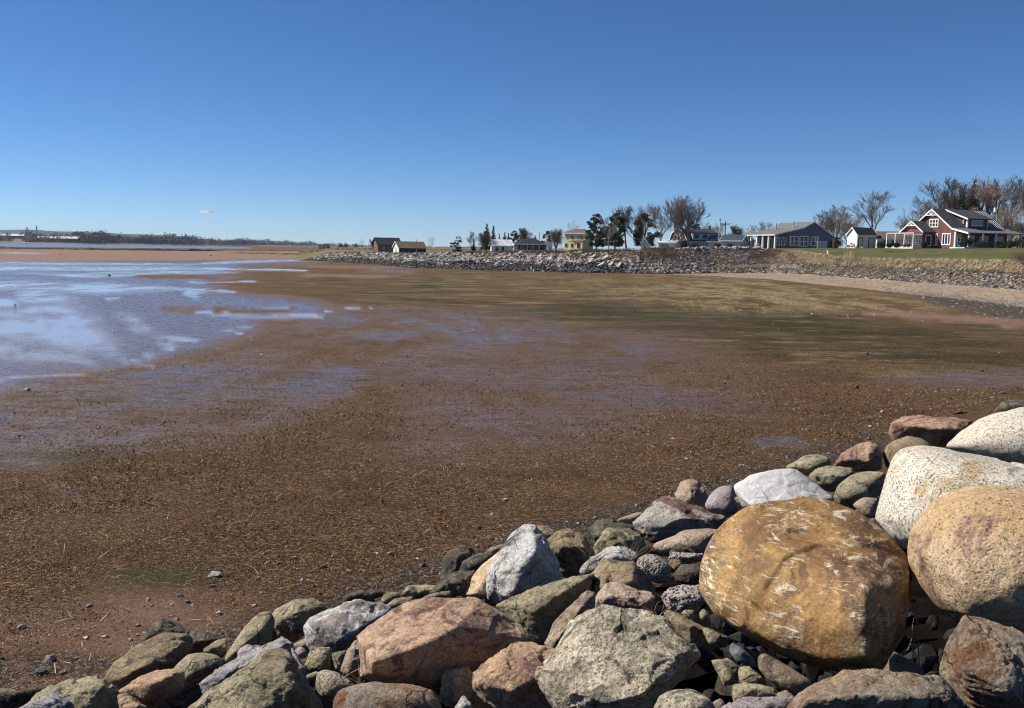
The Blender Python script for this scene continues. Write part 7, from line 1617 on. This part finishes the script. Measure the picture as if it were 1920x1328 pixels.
    p = at(1799, 156); e = empty('porch_chair', p, .4); tag(e, 'small teal chair beside the porch corner post', 'chair'); m = MB(); m.box(-.25, .25, -.25, .25, .35, .45); m.build('seat', MAT['teal'], e); m = MB(); m.box(-.25, .25, .2, .27, .45, 1.0); m.build('backrest', MAT['teal'], e)
    for x in (-.2, .2):
        for y in (-.2, .2): m = MB(); m.box(x - .03, x + .03, y - .03, y + .03, 0, .35); m.build('leg', MAT['teal'], e)
    # fence by the little shed
    e = empty('garden_fence', at(1212, 203), .05); tag(e, 'short white fence between the little blue shed and the dark tree', 'fence')
    for k in range(4): m = MB(); m.box(k * .8 - .05, k * .8 + .05, -.05, .05, -.2, .85); m.build('post', MAT['white'], e)
    for z in (.3, .65): m = MB(); m.box(-.05, 2.45, -.09, -.055, z, z + .12); m.build('rail', MAT['white'], e)
    # dry stems in the pile
    rng = random.Random(77)
    def stems(name, px, py, dist, n, L, lab, mat, r=.0022, spread=.6, cat='plant', bend=.25, branch=0):
        d = ray(px, py); c = Vector((0, 0, H)) + d * (dist / d.y); m = MB()
        for k in range(n):
            dr = Vector((rng.gauss(0, spread), rng.gauss(0, spread * .6), 1)).normalized(); p = Vector((rng.uniform(-.03, .03), rng.uniform(-.03, .03), -.05)); LL = L * rng.uniform(.6, 1.1)
            def go(p, dr, LL, r, lv):
                for s in range(6):
                    q = p + dr * LL / 6; m.tube(p, q, r * (1 - .12 * s), r * (1 - .12 * (s + 1)), 4, False); p = q; dr = (dr + Vector((rng.gauss(0, bend), rng.gauss(0, bend), rng.gauss(0, bend * .6)))).normalized()
                    if lv < branch and s > 1 and rng.random() < .75: go(p, (dr + Vector((rng.gauss(0, .8), rng.gauss(0, .8), .2))).normalized(), LL * .38, r * .6, lv + 1)
            go(p, dr, LL, r, 0)
        o = m.build(name, MAT[mat]); o.location = c; tag(o, lab, cat)
    stems('leafless_shoot', 1718, 1262, 5.7, 3, .62, 'dark red leafless shoot rising in the black gap right of the ochre boulder', 'shoot', .006, .22, bend=.16, branch=2)
    stems('leafless_shoot', 1690, 1215, 5.9, 2, .30, 'short pale twigs at the left of the black gap', 'dry_stem', .003, .8, bend=.2)
    stems('dry_straw_tuft', 1183, 1040, 8.6, 16, .28, 'tuft of pale dry straws above the largest pebbly concrete piece', 'dry_stem', .003, .6)
    stems('dry_straw_tuft', 672, 1275, 6.0, 12, .22, 'tuft of bleached straw under the left end of the split slab', 'straw_light', .003, .6)
    stems('dry_straw_tuft', 1235, 1150, 7.0, 6, .30, 'long dry stems hanging over the dark pebbly concrete', 'dry_stem', .0025, .7, bend=.3)
    stems('dry_straw_tuft', 1108, 1050, 8.7, 6, .26, 'few pale stalks before the black hollow of the brown rock', 'straw_light', .0025, .4)
    stems('dry_straw_tuft', 1430, 1185, 6.3, 4, .24, 'bleached stalks against the lower front of the ochre boulder', 'straw_light', .003, .6, bend=.15)
    stems('fallen_twig', 640, 1262, 6.3, 2, .34, 'brown twig lying beside the round lumpy olive rock', 'dry_stem', .005, 1.2, 'twig', .08)

def haze(density):
    m = bpy.data.materials.new('clear sea air'); m.use_nodes = True; nt = m.node_tree; nt.nodes.clear()
    o = nt.nodes.new('ShaderNodeOutputMaterial'); v = nt.nodes.new('ShaderNodeVolumePrincipled'); v.inputs['Color'].default_value = (.72, .84, 1, 1); v.inputs['Density'].default_value = density
    nt.links.new(v.outputs[0], o.inputs['Volume']); b = MB(); b.box(-9000, 9000, -3000, 8400, -12, 110); h = b.build('haze', m); h['kind'] = 'stuff'; h['label'] = 'thin bluish haze over the bay'

# ------------------------------------------------------------------ assemble
import time; T0 = time.time()
def lap(s): print('LAP %-14s %.1f' % (s, time.time() - T0))
materials(); lap('materials')
make_flat(); lap('flat')
make_bank(); make_slope(); far_shore(); lap('ground')
define_rocks(); rocks = build_rocks(ROCKS); lap('rocks %d' % len(rocks))
bpy.context.view_layer.update()
fill_stones(rocks); lap('fill')
houses(); lap('houses')
trees(); lap('trees')
far_armour(); lap('armour')
vegetation(); lap('vegetation')
pebbles(); mud_litter(); lap('litter')
small_things(); lap('small')
haze(5e-5)
print('TRIS', sum(len(o.data.polygons) for o in bpy.data.objects if o.type == 'MESH'), 'objects', len(bpy.data.objects))
